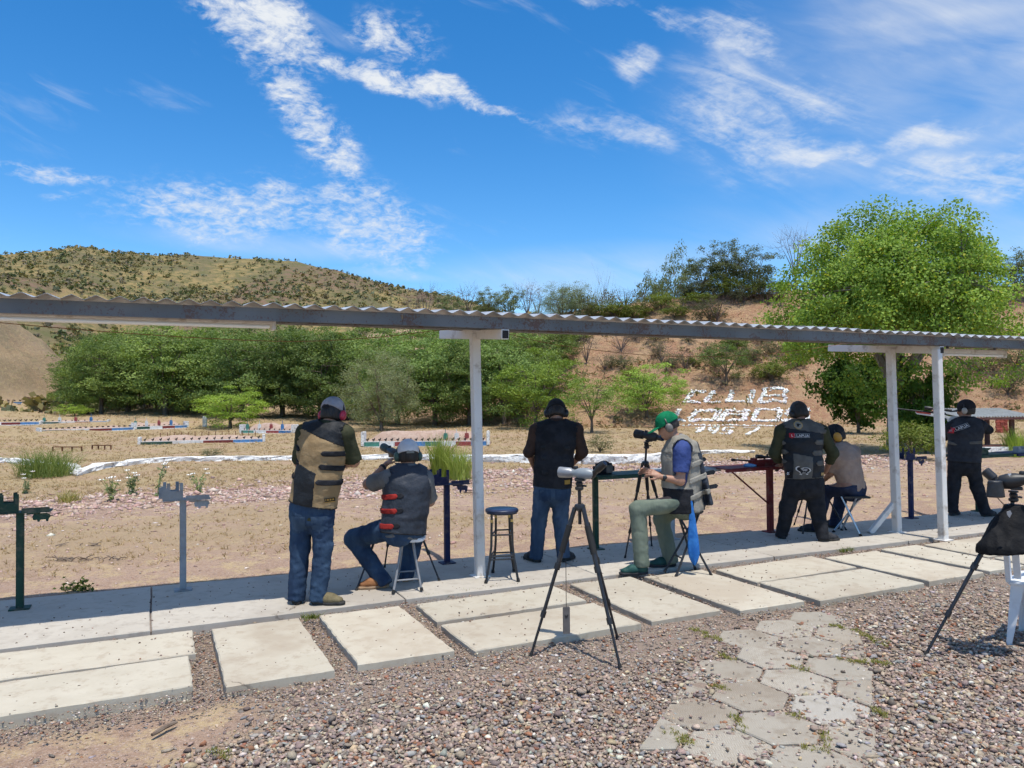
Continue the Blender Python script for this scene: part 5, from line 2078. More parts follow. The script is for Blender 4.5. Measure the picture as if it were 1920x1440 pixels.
class Person:
    def __init__(self, label, Y0, J, hf, w=1.0, skin=None, h=.012, floor=0.0, hair=True, head_s=1.0):
        self.J = {k: at(v[0], v[1], Y0 + v[2]) for k, v in J.items()}
        J = self.J
        base = (J['anL'] + J['anR']) / 2
        self.t = thing("person", label, "person", (base[0], base[1], floor), 'shooters and spotters on the firing line')
        self.w, self.h, self.floor = w, h, floor
        self.pel = (J['hipL'] + J['hipR']) / 2
        self.up = unit(J['neck'] - self.pel)
        self.Lh = unit(J['hipR'] - J['hipL'])
        self.Ls = unit(J['shR'] - J['shL'])
        self.Lm = unit(self.Lh + self.Ls)
        self.tl = np.linalg.norm(J['neck'] - self.pel)
        self.back = unit(np.cross(self.Lm, self.up))
        self.hf = unit(hf)
        self.hl = unit(np.cross(self.hf, UP))
        self.hu = np.cross(self.hl, self.hf)
        self.hs = head_s
        self.skin = skin or M_SKIN
        self.chair = None

    def T(self, f):
        return self.pel + (self.J['neck'] - self.pel) * f

    def torso(self, S_, g=0.0, low=-.06, lowg=0.0, gd=0.0, fat=0.0):
        w = self.w
        a, b = .165 * w + g, .118 * w + g + gd
        S_.ell(self.pel + self.up * low, self.T(.33), self.Lh, (a + lowg, b + lowg), (.152 * w + g + fat, .116 * w + g + gd + fat), .06)
        S_.ell(self.T(.33), self.T(.72), self.Lm, (.152 * w + g + fat, .116 * w + g + gd + fat), (.178 * w + g, .122 * w + g + gd), .06)
        S_.ell(self.T(.70), self.T(.93), self.Ls, (.178 * w + g, .122 * w + g + gd), (.125 * w + g, .072 * w + g), .06)
        S_.cone(self.J['shL'], self.J['shR'], .058 * w + g, .058 * w + g, .06)
        return S_

    def head_shape(self, S_, g=0.0, face=True):
        c, hf, hu, hl, s = self.J['head'], self.hf, self.hu, self.hl, self.hs
        ax = [hl, hf, hu]
        S_.ball(c + hu * .02 * s - hf * .012, ((.077 + g) * s, (.098 + g) * s, (.103 + g) * s), ax, .03)
        if face:
            S_.ball(c + hf * .026 * s - hu * .04 * s, ((.06 + g) * s, (.072 + g) * s, (.082 + g) * s), ax, .03)
            S_.ball(c + hf * .055 * s - hu * .095 * s, ((.036 + g) * s, .032 * s, .026 * s), ax, .03)
            S_.cone(c + hf * .094 * s - hu * .005 * s, c + hf * .112 * s - hu * .042 * s, .010 * s, .0145 * s, .012)
            S_.ball(c + hf * .088 * s + hu * .018 * s, (.05 * s, .014 * s, .012 * s), ax, .015)
            S_.ball(c + hf * .09 * s - hu * .072 * s, (.025 * s, .012 * s, .010 * s), ax, .012)
            for q in (-1, 1):
                S_.ball(c + hl * q * .08 * s - hu * .012 * s - hf * .008, (.010 * s, .02 * s, .032 * s), ax, .008)
        return S_

    def body(self, hands=()):
        J, w = self.J, self.w
        S_ = self.torso(Shape())
        S_.cone(J['neck'] - self.up * .05, J['head'] - self.hu * .05, .060 * w, .054, .04)
        self.head_shape(S_)
        for q in 'LR':
            S_.cone(J['sh' + q], J['el' + q], .052 * w, .041 * w, .03)
            S_.cone(J['el' + q], J['wr' + q], .042 * w, .027, .03)
            S_.cone(J['hip' + q], J['kn' + q], .085 * w, .058 * w, .05)
            m = J['kn' + q] * .68 + J['an' + q] * .32
            S_.cone(J['kn' + q], m, .056 * w, .058 * w, .03)
            S_.cone(m, J['an' + q], .058 * w, .04, .03)
            ft_ = J['an' + q] * .65 + self.toe(q) * .35
            ft_[2] = self.floor + .05
            S_.cone(J['an' + q], ft_, .034, .024, .03)
        if self.chair is not None:
            cx_, cy_, cz_ = self.chair
            S_.cut(lambda X, Y, Z: -np.maximum(np.maximum(np.abs(X - cx_) - .19, np.abs(Y - cy_) - .18), np.abs(Z - cz_ + .045) - .065))
        parts = [S_.mesh(self.h * 1.2)]
        for (wr, d, n, side, curl) in hands:
            parts.append(hand_vf(wr, d, n, side, curl))
        o = add_part("body", join_vf(*parts), self.skin, self.t)
        for q in (-1, 1):
            c = J['head'] + self.hf * .082 * self.hs + self.hl * q * .031 * self.hs + self.hu * .002
            MB().lathe(c - self.hf * .008, [(.002, -.011), (.009, -.006), (.011, .001), (.008, .007), (.002, .010)], self.hf, 10).obj("eye", M_EYE, self.t, smooth=True)
        return o

    def toe(self, q):
        p = self.J['toe' + q].copy()
        p[2] = self.floor + .035
        return p

    def trousers(self, mat, thigh=.098, knee=.074, hem=.066, waist=.12, seat=.012, noise=.010, chair=None):
        J, w = self.J, self.w
        S_ = Shape()
        S_.ell(self.pel - self.up * .05, self.T(waist + .06), self.Lh, (.168 * w + seat, .125 * w + seat), (.160 * w + seat, .122 * w + seat), .05)
        for q in 'LR':
            S_.cone(J['hip' + q], J['kn' + q], thigh * w, knee * w, .04)
            dn = unit(J['an' + q] - J['kn' + q])
            S_.cone(J['kn' + q], J['an' + q] + dn * .068, knee * w, hem, .03, flat=1)
        S_.plane(self.T(waist), self.up)
        if chair is not None:
            cx_, cy_, cz_ = chair
            S_.cut(lambda X, Y, Z: -np.maximum(np.maximum(np.abs(X - cx_) - .18, np.abs(Y - cy_) - .17), np.abs(Z - cz_ + .05) - .05))
        fl = self.floor + .022
        S_.cut(lambda X, Y, Z: fl - Z)
        self.tr = S_
        return add_part("trousers", S_.mesh(self.h, noise=(noise * .85, 13, 25, 3)), mat, self.t)

    def shirt(self, mat, sleeve=(.75, .75), low=.02, collar=.9, loose=.012, name="shirt", noise=.005, slv_r=.064):
        """sleeve: fraction of the upper arm (<=1) or 1 + fraction of the forearm"""
        J, w = self.J, self.w
        S_ = self.torso(Shape(), loose, low=low - .1)
        for q, f in zip('LR', sleeve):
            a, b, c = J['sh' + q], J['el' + q], J['wr' + q]
            if f <= 1:
                e = a + (b - a) * f
                S_.cone(a, e, slv_r * w, (slv_r + .004) * w, .04, flat=1)
            else:
                S_.cone(a, b, slv_r * w, .056 * w, .04)
                S_.cone(b, b + (c - b) * (f - 1), .056 * w, .046 * w, .03, flat=1)
        S_.cone(self.T(.93), self.T(1.0) + (J['head'] - J['neck']) * .22, .074 * w, .068 * w, .05, flat=1)
        S_.plane(self.pel + self.up * (low - .1), -self.up)
        return add_part(name, S_.mesh(self.h, noise=(noise, 11, 17, 9)), mat, self.t)

    def vest_shape(self, g=.03, hem=-.14, flare=.012, hole=.082, gd=0.0, fat=.012, neck_r=.078):
        J, w = self.J, self.w
        S_ = self.torso(Shape(), g, low=hem - .03, lowg=flare, gd=gd, fat=fat)
        S_.plane(self.pel + self.up * hem, -self.up)
        for q in 'LR':
            sh, el = J['sh' + q], J['el' + q]
            out = self.Ls * (1 if q == 'R' else -1)
            S_.hole(sh + out * .035, el + out * .05, hole * w)
        S_.hole(J['neck'] + self.up * .03, J['head'], neck_r)
        return S_

    def trim(self, S_, mat, hem, width=.014, grow=.004):
        p0, n = self.pel + self.up * (hem + width), self.up
        return add_part("vest_trim", S_.mesh(self.h * .8, grow=grow, region=lambda X, Y, Z: (X - p0[0]) * n[0] + (Y - p0[1]) * n[1] + (Z - p0[2]) * n[2]), mat, self.t)

    def pockets(self, vf_, mat, drop=.10, gap=.072, s=1.0):
        out = [(-.062, .06), (.062, .06), (.062, -.045), (.0, -.075), (-.062, -.045)]
        f = inpoly([(x * s, y * s) for x, y in out])
        for q in (-1, 1):
            c = self.pel - UP * drop + self.Lh * q * gap - np.array([0, .05, 0])
            patch_on(vf_, [grid_shape(f, -.065 * s, .065 * s, -.08 * s, .065 * s, 9, 10, .005)], c, np.array([1., 0, 0]), UP, [mat], self.t, ["back_pocket"])

    def strap(self, S_, name, mat, x0, x1, za, zb, th=.021, grow=.009, side=-1, h=.008):
        """band lying on the vest, from (x0,za) to (x1,zb) in upright world coordinates, near side only"""
        yc = self.pel[1]
        lo = np.array([min(x0, x1) - .03, yc - .6, min(za, zb) - .06])
        hi = np.array([max(x0, x1) + .03, yc + .35, max(za, zb) + .06])

        def reg(X, Y, Z):
            zl = za + (zb - za) * (X - x0) / (x1 - x0)
            tip = np.minimum(th, np.maximum(th * .25, (x1 - X) * np.sign(x1 - x0) * 1.0 + th * .15))
            d = np.abs(Z - zl) - tip
            d = np.maximum(d, np.maximum(min(x0, x1) - X, X - max(x0, x1)))
            return np.maximum(d, (Y - yc - .02) * -side if side > 0 else (Y - yc - .04))
        return add_part(name, S_.mesh(h, grow=grow, region=reg, box=(lo, hi)), mat, self.t)

    def shoes(self, upper, sole, size=1.0, boot=False, lift=(0, 0)):
        for q, lf in zip('LR', lift):
            an, toe = self.J['an' + q], self.toe(q)
            d = toe - an
            d[2] = 0
            d = unit(d)
            fl = self.floor + lf
            L = .275 * size
            heel = np.array([an[0], an[1], fl]) - d * .055
            S_ = Shape()
            lat = np.cross(d, UP)
            S_.ell(heel + d * .045 + UP * .045, heel + d * .15 + UP * .045, lat, (.036, .05), (.045, .048), .04)
            S_.ell(heel + d * .15 + UP * .04, heel + d * (L - .045) + UP * .032, lat, (.046, .045), (.042, .034), .04)
            S_.cone(heel + d * .055 + UP * .06, np.array([an[0], an[1], fl + (.13 if boot else .10)]), .043, .045, .04, flat=1)
            up_ = Shape()
            up_.p = S_.p
            f1 = fl + .024
            o = add_part("shoe", S_.mesh(.009, noise=(.002, 30, 30, 5), region=lambda X, Y, Z: f1 - Z), upper, self.t)
            s2 = Shape()
            s2.ell(heel + d * .04 + UP * .02, heel + d * .15 + UP * .02, lat, (.038, .05), (.044, .05), .03)
            s2.ell(heel + d * .15 + UP * .02, heel + d * (L - .04) + UP * .02, lat, (.048, .05), (.046, .046), .03)
            f0 = fl + .001
            add_part("sole", s2.mesh(.009, grow=.002, region=lambda X, Y, Z: np.maximum(f0 - Z, Z - f1 - .006)), sole, o)

    def hair(self, mat=None, low=-.03, g=.012):
        S_ = self.head_shape(Shape(), g, face=False)
        c, hf, hu = self.J['head'], self.hf, self.hu
        S_.ball(c - hf * .035 - hu * .035, (.066 + g, .062 + g, .06 + g), [self.hl, hf, hu], .03)
        S_.plane(c + hf * .045 + hu * .02, unit(hf * .9 - hu * .45))
        S_.plane(c + hu * (low - .045), -hu)
        return add_part("hair", S_.mesh(.009, noise=(.003, 40, 40, 2)), mat or M_HAIR, self.t)

    def cap(self, mat, brim=None, rear=None, tilt=0.0, low=.015, hole=None, g=.018, front_panel=None):
        c, hf, hu, hl = self.J['head'], self.hf, self.hu, self.hl
        S_ = self.head_shape(Shape(), g, face=False)
        S_.ball(c + hu * .05 - hf * .005, (.078 + g * .6, .096 + g * .6, .082 + g * .6), [hl, hf, hu], .03)
        n = unit(-hu + hf * tilt)
        p = c + hu * low
        S_.plane(p, n)
        if hole:
            S_.hole(c - hf * .14 + hu * (low + .005), c - hf * .08 + hu * (low + .005), hole)
        o = add_part("cap", S_.mesh(.007), mat, self.t)
        if brim is not None:
            b = Shape()
            q = c + hf * (.118) + hu * (low + .008)
            f2 = unit(hf - hu * .22)
            b.ball(q, (.082, .092, .05), [hl, f2, np.cross(hl, f2)], .02)
            b2 = Shape()
            b2.p = b.p
            u2 = np.cross(hl, f2)

            def shell(X, Y, Z):
                x, y, z = X - q[0], Y - q[1], Z - q[2]
                l = x * hl[0] + y * hl[1] + z * hl[2]
                e = x * u2[0] + y * u2[1] + z * u2[2] + l * l * 3.2
                return np.abs(e - .006) - .0042
            b.cut(shell)
            b.plane(c + hf * .07, -hf)
            add_part("brim", b.mesh(.005), brim, o)
        if rear is not None:
            MB().prism([(-.036, 0), (.036, 0), (.03, .022), (.012, .036), (-.012, .036), (-.03, .022)], c - hf * (.112 + g) + hu * (low + .004) - hf * .0, hl, unit(hu - hf * -.25), .004).obj("cap_opening", rear, o)
        return o

    def muffs(self, cup, band=M_BLKP, behind=False, s=1.0):
        c, hf, hu, hl = self.J['head'], self.hf, self.hu, self.hl
        g = thing  # noqa
        root = None
        for q in (-1, 1):
            S_ = Shape()
            cc = c + hl * q * (.090 + .013 * s) - hu * .016 - hf * .006
            S_.ball(cc, (.026, .036 * s, .046 * s), [hl, hf, hu], .01)
            S_.ball(cc + hl * q * .010, (.018, .030 * s, .040 * s), [hl, hf, hu], .01)
            o = add_part("ear_cup", S_.mesh(.006), cup, self.t)
            S2 = Shape()
            S2.ball(cc - hl * q * .018, (.016, .04 * s, .050 * s), [hl, hf, hu], .01)
            add_part("cushion", S2.mesh(.006), M_BLKP, o)
        pts = []
        for k in range(15):
            a = math.pi * k / 14
            ez = math.sin(a)
            top = hu * (.135 * ez - .01) if not behind else (-hf * .12 * ez - hu * .02)
            pts.append(c + hl * math.cos(a) * .112 + top - hf * .004)
        MB().tube(pts, .0085, 6).obj("headband", band, self.t, smooth=True)


def xz(px, py, Y):
    p = at(px, py, Y)
    return p[0], p[2]


def half(px1, py1, px2, py2, Y, side):
    """upright plane through two pixels at depth Y; side +1 keeps what lies below/right"""
    x1, z1 = xz(px1, py1, Y)
    x2, z2 = xz(px2, py2, Y)
    n = np.array([z2 - z1, -(x2 - x1)])
    n = -n / np.linalg.norm(n) * side
    return lambda X, Yy, Z: (X - x1) * n[0] + (Z - z1) * n[1] + 0 * Yy


def both(*f):
    def g(X, Y, Z):
        r = f[0](X, Y, Z)
        for q in f[1:]:
            r = np.maximum(r, q(X, Y, Z))
        return r
    return g


def patch_on(obj_vf, shapes, c, right, up, mats, parent, names, push=-1):
    """flat badge pieces draped on a garment: shapes = list of (2D verts, faces, lift); projected along the badge normal"""
    V, Fq = obj_vf
    bv = BVHTree.FromPolygons([tuple(v) for v in V], [tuple(int(i) for i in f) for f in Fq])
    n = np.cross(right, up)            # points to the viewer
    off = np.array(world_loc(parent))
    for (pts, faces, lift), mt, nm in zip(shapes, mats, names):
        out = []
        for x, y in pts:
            p = c + right * x + up * y + n * .4
            loc, nn, i, dist = bv.ray_cast(Vector(p), Vector(-n))
            q = np.array(loc) if loc is not None else c + right * x + up * y
            out.append(q + n * lift - off)
        me = bpy.data.meshes.new(nm)
        me.from_pydata([tuple(v) for v in out], [], faces)
        link(nm, me, mt, parent)


def text_shape(s, size, x, y, lift, bold=.0, shear=0.0, wide=1.0):
    cu = bpy.data.curves.new("txt", 'FONT')
    cu.body = s
    cu.size = size
    cu.align_x = 'CENTER'
    cu.align_y = 'CENTER'
    cu.offset = bold
    cu.shear = shear
    cu.resolution_u = 3
    o = bpy.data.objects.new("txt", cu)
    COL.objects.link(o)
    dg = bpy.context.evaluated_depsgraph_get()
    me = bpy.data.meshes.new_from_object(o.evaluated_get(dg))
    pts = [(v.co.x * wide + x, v.co.y + y) for v in me.vertices]
    fs = [tuple(p.vertices) for p in me.polygons]
    bpy.data.objects.remove(o)
    bpy.data.meshes.remove(me)
    return pts, fs, lift


def grid_shape(poly_fn, x0, x1, y0, y1, nx, ny, lift):
    """gridded patch so it can drape; poly_fn(x,y) keeps cells"""
    pts, fs = [], []
    for j in range(ny + 1):
        for i in range(nx + 1):
            pts.append((x0 + (x1 - x0) * i / nx, y0 + (y1 - y0) * j / ny))
    for j in range(ny):
        for i in range(nx):
            cx_, cy_ = x0 + (x1 - x0) * (i + .5) / nx, y0 + (y1 - y0) * (j + .5) / ny
            if poly_fn is None or poly_fn(cx_, cy_):
                a = j * (nx + 1) + i
                fs.append((a, a + 1, a + nx + 2, a + nx + 1))
    return pts, fs, lift

# ------------------------------------------------------------------ the seven people
M_PATCHK, M_PATCHW = pm("black patch", (.012, .012, .014), rough=.8), pm("white print", (.62, .62, .62), rough=.8)
M_PATCHR, M_PATCHY = pm("red print", (.42, .02, .03), rough=.8), pm("gold print", (.42, .27, .10), rough=.8)
M_PATCHG = pm("grey print", (.30, .30, .31), rough=.8)
M_BAND = pm("amber patch", (.34, .20, .04), rough=.8)

VN = (.007, 8, 13, 4)
# --- man standing at the left: tan and black vest, arms folded
Y = 6.52
p1 = Person("man standing at left in tan and black shooting vest, grey cap, red earmuffs", Y, dict(
    head=(624, 776, .06), neck=(614, 797, .0), shL=(571, 812, .03), shR=(647, 814, -.04), elL=(562, 868, .14), wrL=(618, 868, .27), elR=(664, 866, .05), wrR=(646, 872, .20),
    hipL=(567, 952, .015), hipR=(604, 952, -.015), knL=(563, 1022, .03), knR=(606, 1024, -.02), anL=(557, 1111, .0), anR=(598, 1111, -.03), toeL=(556, 1115, .2), toeR=(640, 1120, -.05)),
    (.30, .9, -.32), w=1.02, skin=M_SKIN, h=.013)
P = p1
P.body([(P.J['wrR'], np.array([-.55, .8, -.15]), np.array([.3, -.4, .8]), -1, .7), (P.J['wrL'], np.array([.9, .2, 0]), np.array([0, .2, 1]), 1, .6)])
P.trousers(M_JEAN, .102, .080, .072, .12)
P.shirt(M_OLIVE, (.95, .98), .0, slv_r=.068)
vs = P.vest_shape(.03, .025, .012, .09)
vs.nz = VN
add_part("vest", vs.mesh(.013), M_TAN, P.t)
yoke = both(half(552, 800, 630, 832, Y - .1, -1))
add_part("vest_yoke", vs.mesh(.012, grow=.004, region=half(555, 802, 628, 832, Y - .1, -1)), M_LEATHER, P.t)
add_part("vest_panel", vs.mesh(.012, grow=.004, region=both(half(552, 864, 598, 887, Y - .1, 1), half(551, 870, 549, 945, Y - .1, -1), half(597, 880, 590, 945, Y - .1, 1), lambda X, Yy, Z: Yy - Y - .02 + 0 * X + 0 * Z)), M_LEATHER, P.t)
for (a, b, c, d) in ((646, 851, 605, 850), (646, 880, 600, 874), (642, 906, 595, 903)):
    (x0, z0), (x1, z1) = xz(a, b, Y - .1), xz(c, d, Y - .1)
    P.strap(vs, "strap", M_BLACKC, x0, x1, z0, z1, .023)
for (a, b, c, d) in ((548, 838, 562, 844), (543, 866, 560, 868), (540, 892, 553, 895)):
    (x0, z0), (x1, z1) = xz(a, b, Y - .1), xz(c, d, Y - .1)
    P.strap(vs, "strap", M_BLACKC, x0, x1, z0, z1, .023)
vv_ = vs.mesh(.014, grow=.004)
x0, z0 = xz(618, 938, Y - .12)
patch_on(vv_, [grid_shape(None, -.036, .036, -.018, .018, 6, 3, .004), grid_shape(lambda x, y: y < -.013 or (-.004 < y < .012 and int((x + .036) / .006) % 3 != 2 and abs(x) < .03), -.036, .036, -.018, .018, 24, 12, .0055)], np.array([x0, Y - .12, z0]), np.array([1., 0, 0]), UP, [M_BLACKC, M_BAND], P.t, ["label_patch", "label_print"])
P.trim(vs, M_BLACKC, .025)
P.pockets(P.tr.mesh(.015), M_JEAN2, .12, .09)
P.shoes(M_HIKE, M_SOLE)
P.hair(low=-.02)
P.cap(M_CAPG, rear=M_BLACKC, tilt=-.25, low=.012, brim=M_BLACKC)
P.muffs(M_MUFFR)

# --- man seated on the white stool, slate vest with red straps
Y = 6.96
p2 = Person("man seated on white folding stool, slate vest with red straps, at scope", Y, dict(
    head=(765, 853, .10), neck=(768, 880, .06), shL=(729, 897, -.02), shR=(796, 898, .08), elL=(690, 908, .12), wrL=(721, 873, .30), elR=(806, 940, .24), wrR=(770, 905, .42),
    hipL=(740, 988, -.06), hipR=(774, 988, .05), knL=(664, 1010, .20), knR=(776, 1010, .46), anL=(716, 1086, .08), anR=(760, 1084, .34), toeL=(672, 1108, .03), toeR=(756, 1092, .5)),
    (-.30, .93, -.1), w=1.08, h=.013)
P = p2
P.chair = (at(763, 1016, 7.0)[0], ground(763, 1102)[1], .472)
P.body([(P.J['wrL'], np.array([.55, .45, .55]), np.array([-.6, -.3, .4]), 1, .55), (P.J['wrR'], np.array([-.4, .8, .3]), np.array([.3, 0, .8]), -1, .6)])
P.trousers(M_JEAN, .100, .082, .070, .10, chair=P.chair)
P.shirt(M_GREYT, (.82, .9), .0, slv_r=.07)
vs = P.vest_shape(.03, -.06, .012, .09)
vs.nz = VN
add_part("vest", vs.mesh(.013), M_NAVYL, P.t)
for (a, b, c, d) in ((712, 934, 748, 929), (711, 959, 748, 956), (705, 987, 742, 984)):
    (x0, z0), (x1, z1) = xz(a, b, Y - .1), xz(c, d, Y - .1)
    P.strap(vs, "strap", M_REDS, x0 - .03, x1, z0, z1, .023)
    P.strap(vs, "strap_backing", M_BLACKC, x1 - .01, x1 + .055, z1, z1 + .002, .025, grow=.006)
P.trim(vs, M_BLACKC, -.06)
P.shoes(M_BOOT, M_TSOLE, 1.0, True, (0.0, 0))
P.hair(low=-.02)
P.cap(M_CAPW, rear=M_GREYS, tilt=-.2, low=.008, brim=M_BLACKC)
P.muffs(M_MUFFG)
c = P.J['wrL'] + unit(P.J['elL'] - P.J['wrL']) * .03
a_ = unit(P.J['elL'] - P.J['wrL'])
MB().lathe(c, [(.030, -.012), (.035, -.012), (.0355, .012), (.031, .012)], a_, 18).obj("watch_strap", M_BLKP, P.t, smooth=True)

# --- man standing in the middle: black vest over brown shirt
Y = 8.1
p3 = Person("man in black vest and brown shirt standing in the middle, dark cap, earmuffs", Y, dict(
    head=(1043, 773, .06), neck=(1043, 792, .0), shL=(1006, 806, .0), shR=(1080, 806, .0), elL=(992, 848, .02), wrL=(1004, 882, .22), elR=(1092, 848, .03), wrR=(1072, 872, .23),
    hipL=(1019, 913, .0), hipR=(1052, 913, .0), knL=(1011, 975, .04), knR=(1051, 975, .03), anL=(1006, 1036, .0), anR=(1056, 1034, .0), toeL=(992, 1046, .12), toeR=(1070, 1042, .14)),
    (.02, .86, -.5), w=1.03, skin=M_SKIN2, h=.0135)
P = p3
P.body([(P.J['wrL'], np.array([.35, .8, -.3]), np.array([-.4, 0, .8]), 1, .5), (P.J['wrR'], np.array([-.2, .9, 0]), np.array([.3, 0, .8]), -1, .5)])
P.trousers(M_JEAN2, .100, .078, .068, .12)
P.shirt(M_BROWN, (1.08, 1.45), .0, slv_r=.068)
vs = P.vest_shape(.03, .0, .006, .088)
vs.nz = VN
add_part("vest", vs.mesh(.0135), M_BLACKC, P.t)
for (a, b, c, d) in ((1068, 840, 1056, 840), (1068, 862, 1052, 862), (1064, 888, 1050, 888), (1014, 858, 1026, 858), (1014, 840, 1024, 838), (1016, 885, 1028, 885)):
    (x0, z0), (x1, z1) = xz(a, b, Y - .1), xz(c, d, Y - .1)
    P.strap(vs, "strap", M_LEATHER, x0, x1, z0, z1, .020)
x0, z0 = xz(1064, 904, Y - .12)
patch_on(vs.mesh(.014, grow=.004), [grid_shape(None, -.03, .03, -.022, .022, 5, 3, .004)], np.array([x0, Y - .12, z0]), np.array([1., 0, 0]), UP, [M_BAND], P.t, ["label_patch"])
P.trim(vs, M_LEATHER, .0)
P.pockets(P.tr.mesh(.015), M_JEAN, .075, .085, .95)
P.shoes(M_DSHOE, M_SOLE)
P.hair(low=-.025)
P.cap(M_BLACKC, brim=M_BLACKC, tilt=-.2, low=.0)
P.muffs(M_MUFFK)

# --- man seated in profile: green cap, blue shirt, grey vest
Y = 7.60
p4 = Person("man in green cap and blue shirt seated in profile on black stool", Y, dict(
    head=(1252, 799, .0), neck=(1272, 824, .0), shL=(1279, 842, -.15), shR=(1270, 840, .17), elL=(1276, 902, -.19), wrL=(1239, 894, -.15), elR=(1256, 898, .25), wrR=(1226, 886, .12),
    hipL=(1283, 940, -.10), hipR=(1279, 940, .12), knL=(1196, 954, -.10), knR=(1240, 972, .26), anL=(1203, 1049, -.12), anR=(1256, 1044, .22), toeL=(1160, 1072, -.15), toeR=(1222, 1052, .2)),
    (-.88, .16, -.40), w=1.0, skin=M_SKIN, h=.013)
P = p4
P.body([(P.J['wrL'], np.array([-.85, .1, .42]), np.array([.2, -.75, .6]), -1, .55), (P.J['wrR'], np.array([-.9, .1, .2]), np.array([0, .7, .5]), 1, .5)])
P.trousers(M_SAGE, .098, .080, .074, .10, noise=.007)
P.shirt(M_BLUET, (.74, .74), .0, slv_r=.070)
vs = P.vest_shape(.034, -.09, .03, .096, gd=.02)
# the unbuttoned vest hangs away behind the back
b0, b1 = at(1303, 832, Y + .02), at(1330, 940, Y + .02)
vs.ell(b0, b1, np.array([.15, 1, 0]), (.13, .028), (.17, .03), .05)
vb = Shape()
vb.p = vs.p[:-1]
vb.cuts = vs.cuts
vs.nz = VN
add_part("vest", vs.mesh(.013), M_GREYS, P.t)
add_part("vest_back", vs.mesh(.012, grow=.004, region=both(half(1297, 815, 1316, 945, Y, -1))), M_NAVYL, P.t)
add_part("vest_yoke", vs.mesh(.012, grow=.005, region=both(lambda X, Yy, Z: at(1280, 848, Y)[2] - Z + 0 * X + 0 * Yy, half(1300, 810, 1310, 860, Y, 1), lambda X, Yy, Z: X - at(1312, 830, Y)[0] + 0 * Yy + 0 * Z)), M_GREYS, P.t)
add_part("vest_pocket", vs.mesh(.012, grow=.006, region=both(lambda X, Yy, Z: X - at(1292, 930, Y)[0] + 0 * Yy + 0 * Z, lambda X, Yy, Z: Z - at(1270, 912, Y)[2] + 0 * X + 0 * Yy, lambda X, Yy, Z: at(1240, 930, Y)[0] - X + 0 * Yy + 0 * Z, lambda X, Yy, Z: Yy - Y + 0 * X + 0 * Z)), M_BLACKC, P.t)
for (a, b, c, d) in ((1282, 876, 1318, 865), (1282, 905, 1330, 890), (1292, 934, 1335, 920)):
    (x0, z0), (x1, z1) = xz(a, b, Y - .15), xz(c, d, Y - .15)
    P.strap(vs, "strap", M_GREYS, x0, x1, z0, z1, .026, grow=.012)
for k, (a, b) in enumerate(((1316, 862), (1333, 886), (1338, 912))):     # loose strap ends behind the back
    p = at(a, b, Y + .12)
    MB().prism([(-.06, -.02), (.03, -.022), (.05, 0), (.03, .022), (-.06, .02)], p, unit(np.array([1, .2, .15])), unit(np.array([-.1, .1, 1])), .006).obj("strap_end", M_LEATHER, P.t)
P.shoes(M_GSHOE, M_DSHOE)
P.hair(low=.0, g=.006)
P.cap(M_CAPGR, brim=M_CAPGR, tilt=-.1, low=.02)
P.muffs(M_MUFFT)
# glasses
c, hf, hu, hl = P.J['head'], P.hf, P.hu, P.hl
mb = MB()
for q in (-1, 1):
    ctr = c + hf * .101 + hl * q * .032
    mb.prism([(.026 * math.cos(t), .02 * math.sin(t)) for t in np.linspace(0, 6.28, 12, endpoint=False)], ctr, hl, hu, .003)
    mb.tube([c + hf * .1 + hl * q * .06 + hu * .008, c + hl * q * .084 + hu * .006], .003, 5)
mb.obj("glasses", M_BLKP, P.t)
a_ = unit(P.J['elL'] - P.J['wrL'])
MB().lathe(P.J['wrL'] + a_ * .035, [(.029, -.015), (.034, -.015), (.0345, .015), (.030, .015)], a_, 18).obj("watch_strap", M_BLKP, P.t, smooth=True)
MB().lathe(P.J['wrL'] + a_ * .035 + np.array([0, -.036, .005]), [(.018, -.006), (.019, .004), (.016, .006)], (0, -1, .2), 14).obj("watch", M_BLKP, P.t, smooth=True)
# blue towel clipped at his side
tp, tb = at(1296, 938, Y - .20), at(1302, 1058, Y - .20)
V, Fs = [], []
fr = [0, .06, .18, .32, .46, .6, .72, .82, .9, .96, 1.0]
hw = [.010, .014, .024, .034, .043, .051, .056, .056, .048, .034, .012]
for i, (f, wdt) in enumerate(zip(fr, hw)):
    c = tp + (tb - tp) * f
    for k in range(24):
        a_ = 2 * math.pi * k / 24
        wob = 1 + .22 * math.sin(a_ * 4 + .6 * i * .3) * min(1, f * 2)
        V.append(c + np.array([math.cos(a_) * wdt, math.sin(a_) * (.012 + wdt * .28) * wob, .012 * math.sin(a_ * 2 + 1) * (f > .85)]) - tb)
for i in range(len(fr) - 1):
    for k in range(24):
        q, r = i * 24 + k, i * 24 + (k + 1) % 24
        Fs.append((q, q + 24, r + 24, r))
me = raw_mesh("towel", np.array(V), np.array(Fs), True)
o = link("towel", me, cloth("blue towel", (.02, .12, .40), (.04, .19, .52), 10, .95, .5, 120), None, tuple(tb))
tag(o, 'bright blue towel hanging at the side of the man in the green cap', 'towel')
clip_ = MB().tube([tp + UP * .05, tp], .006, 6).obj("clip", pm("steel", (.55, .55, .55), rough=.3, metal=.9), o)

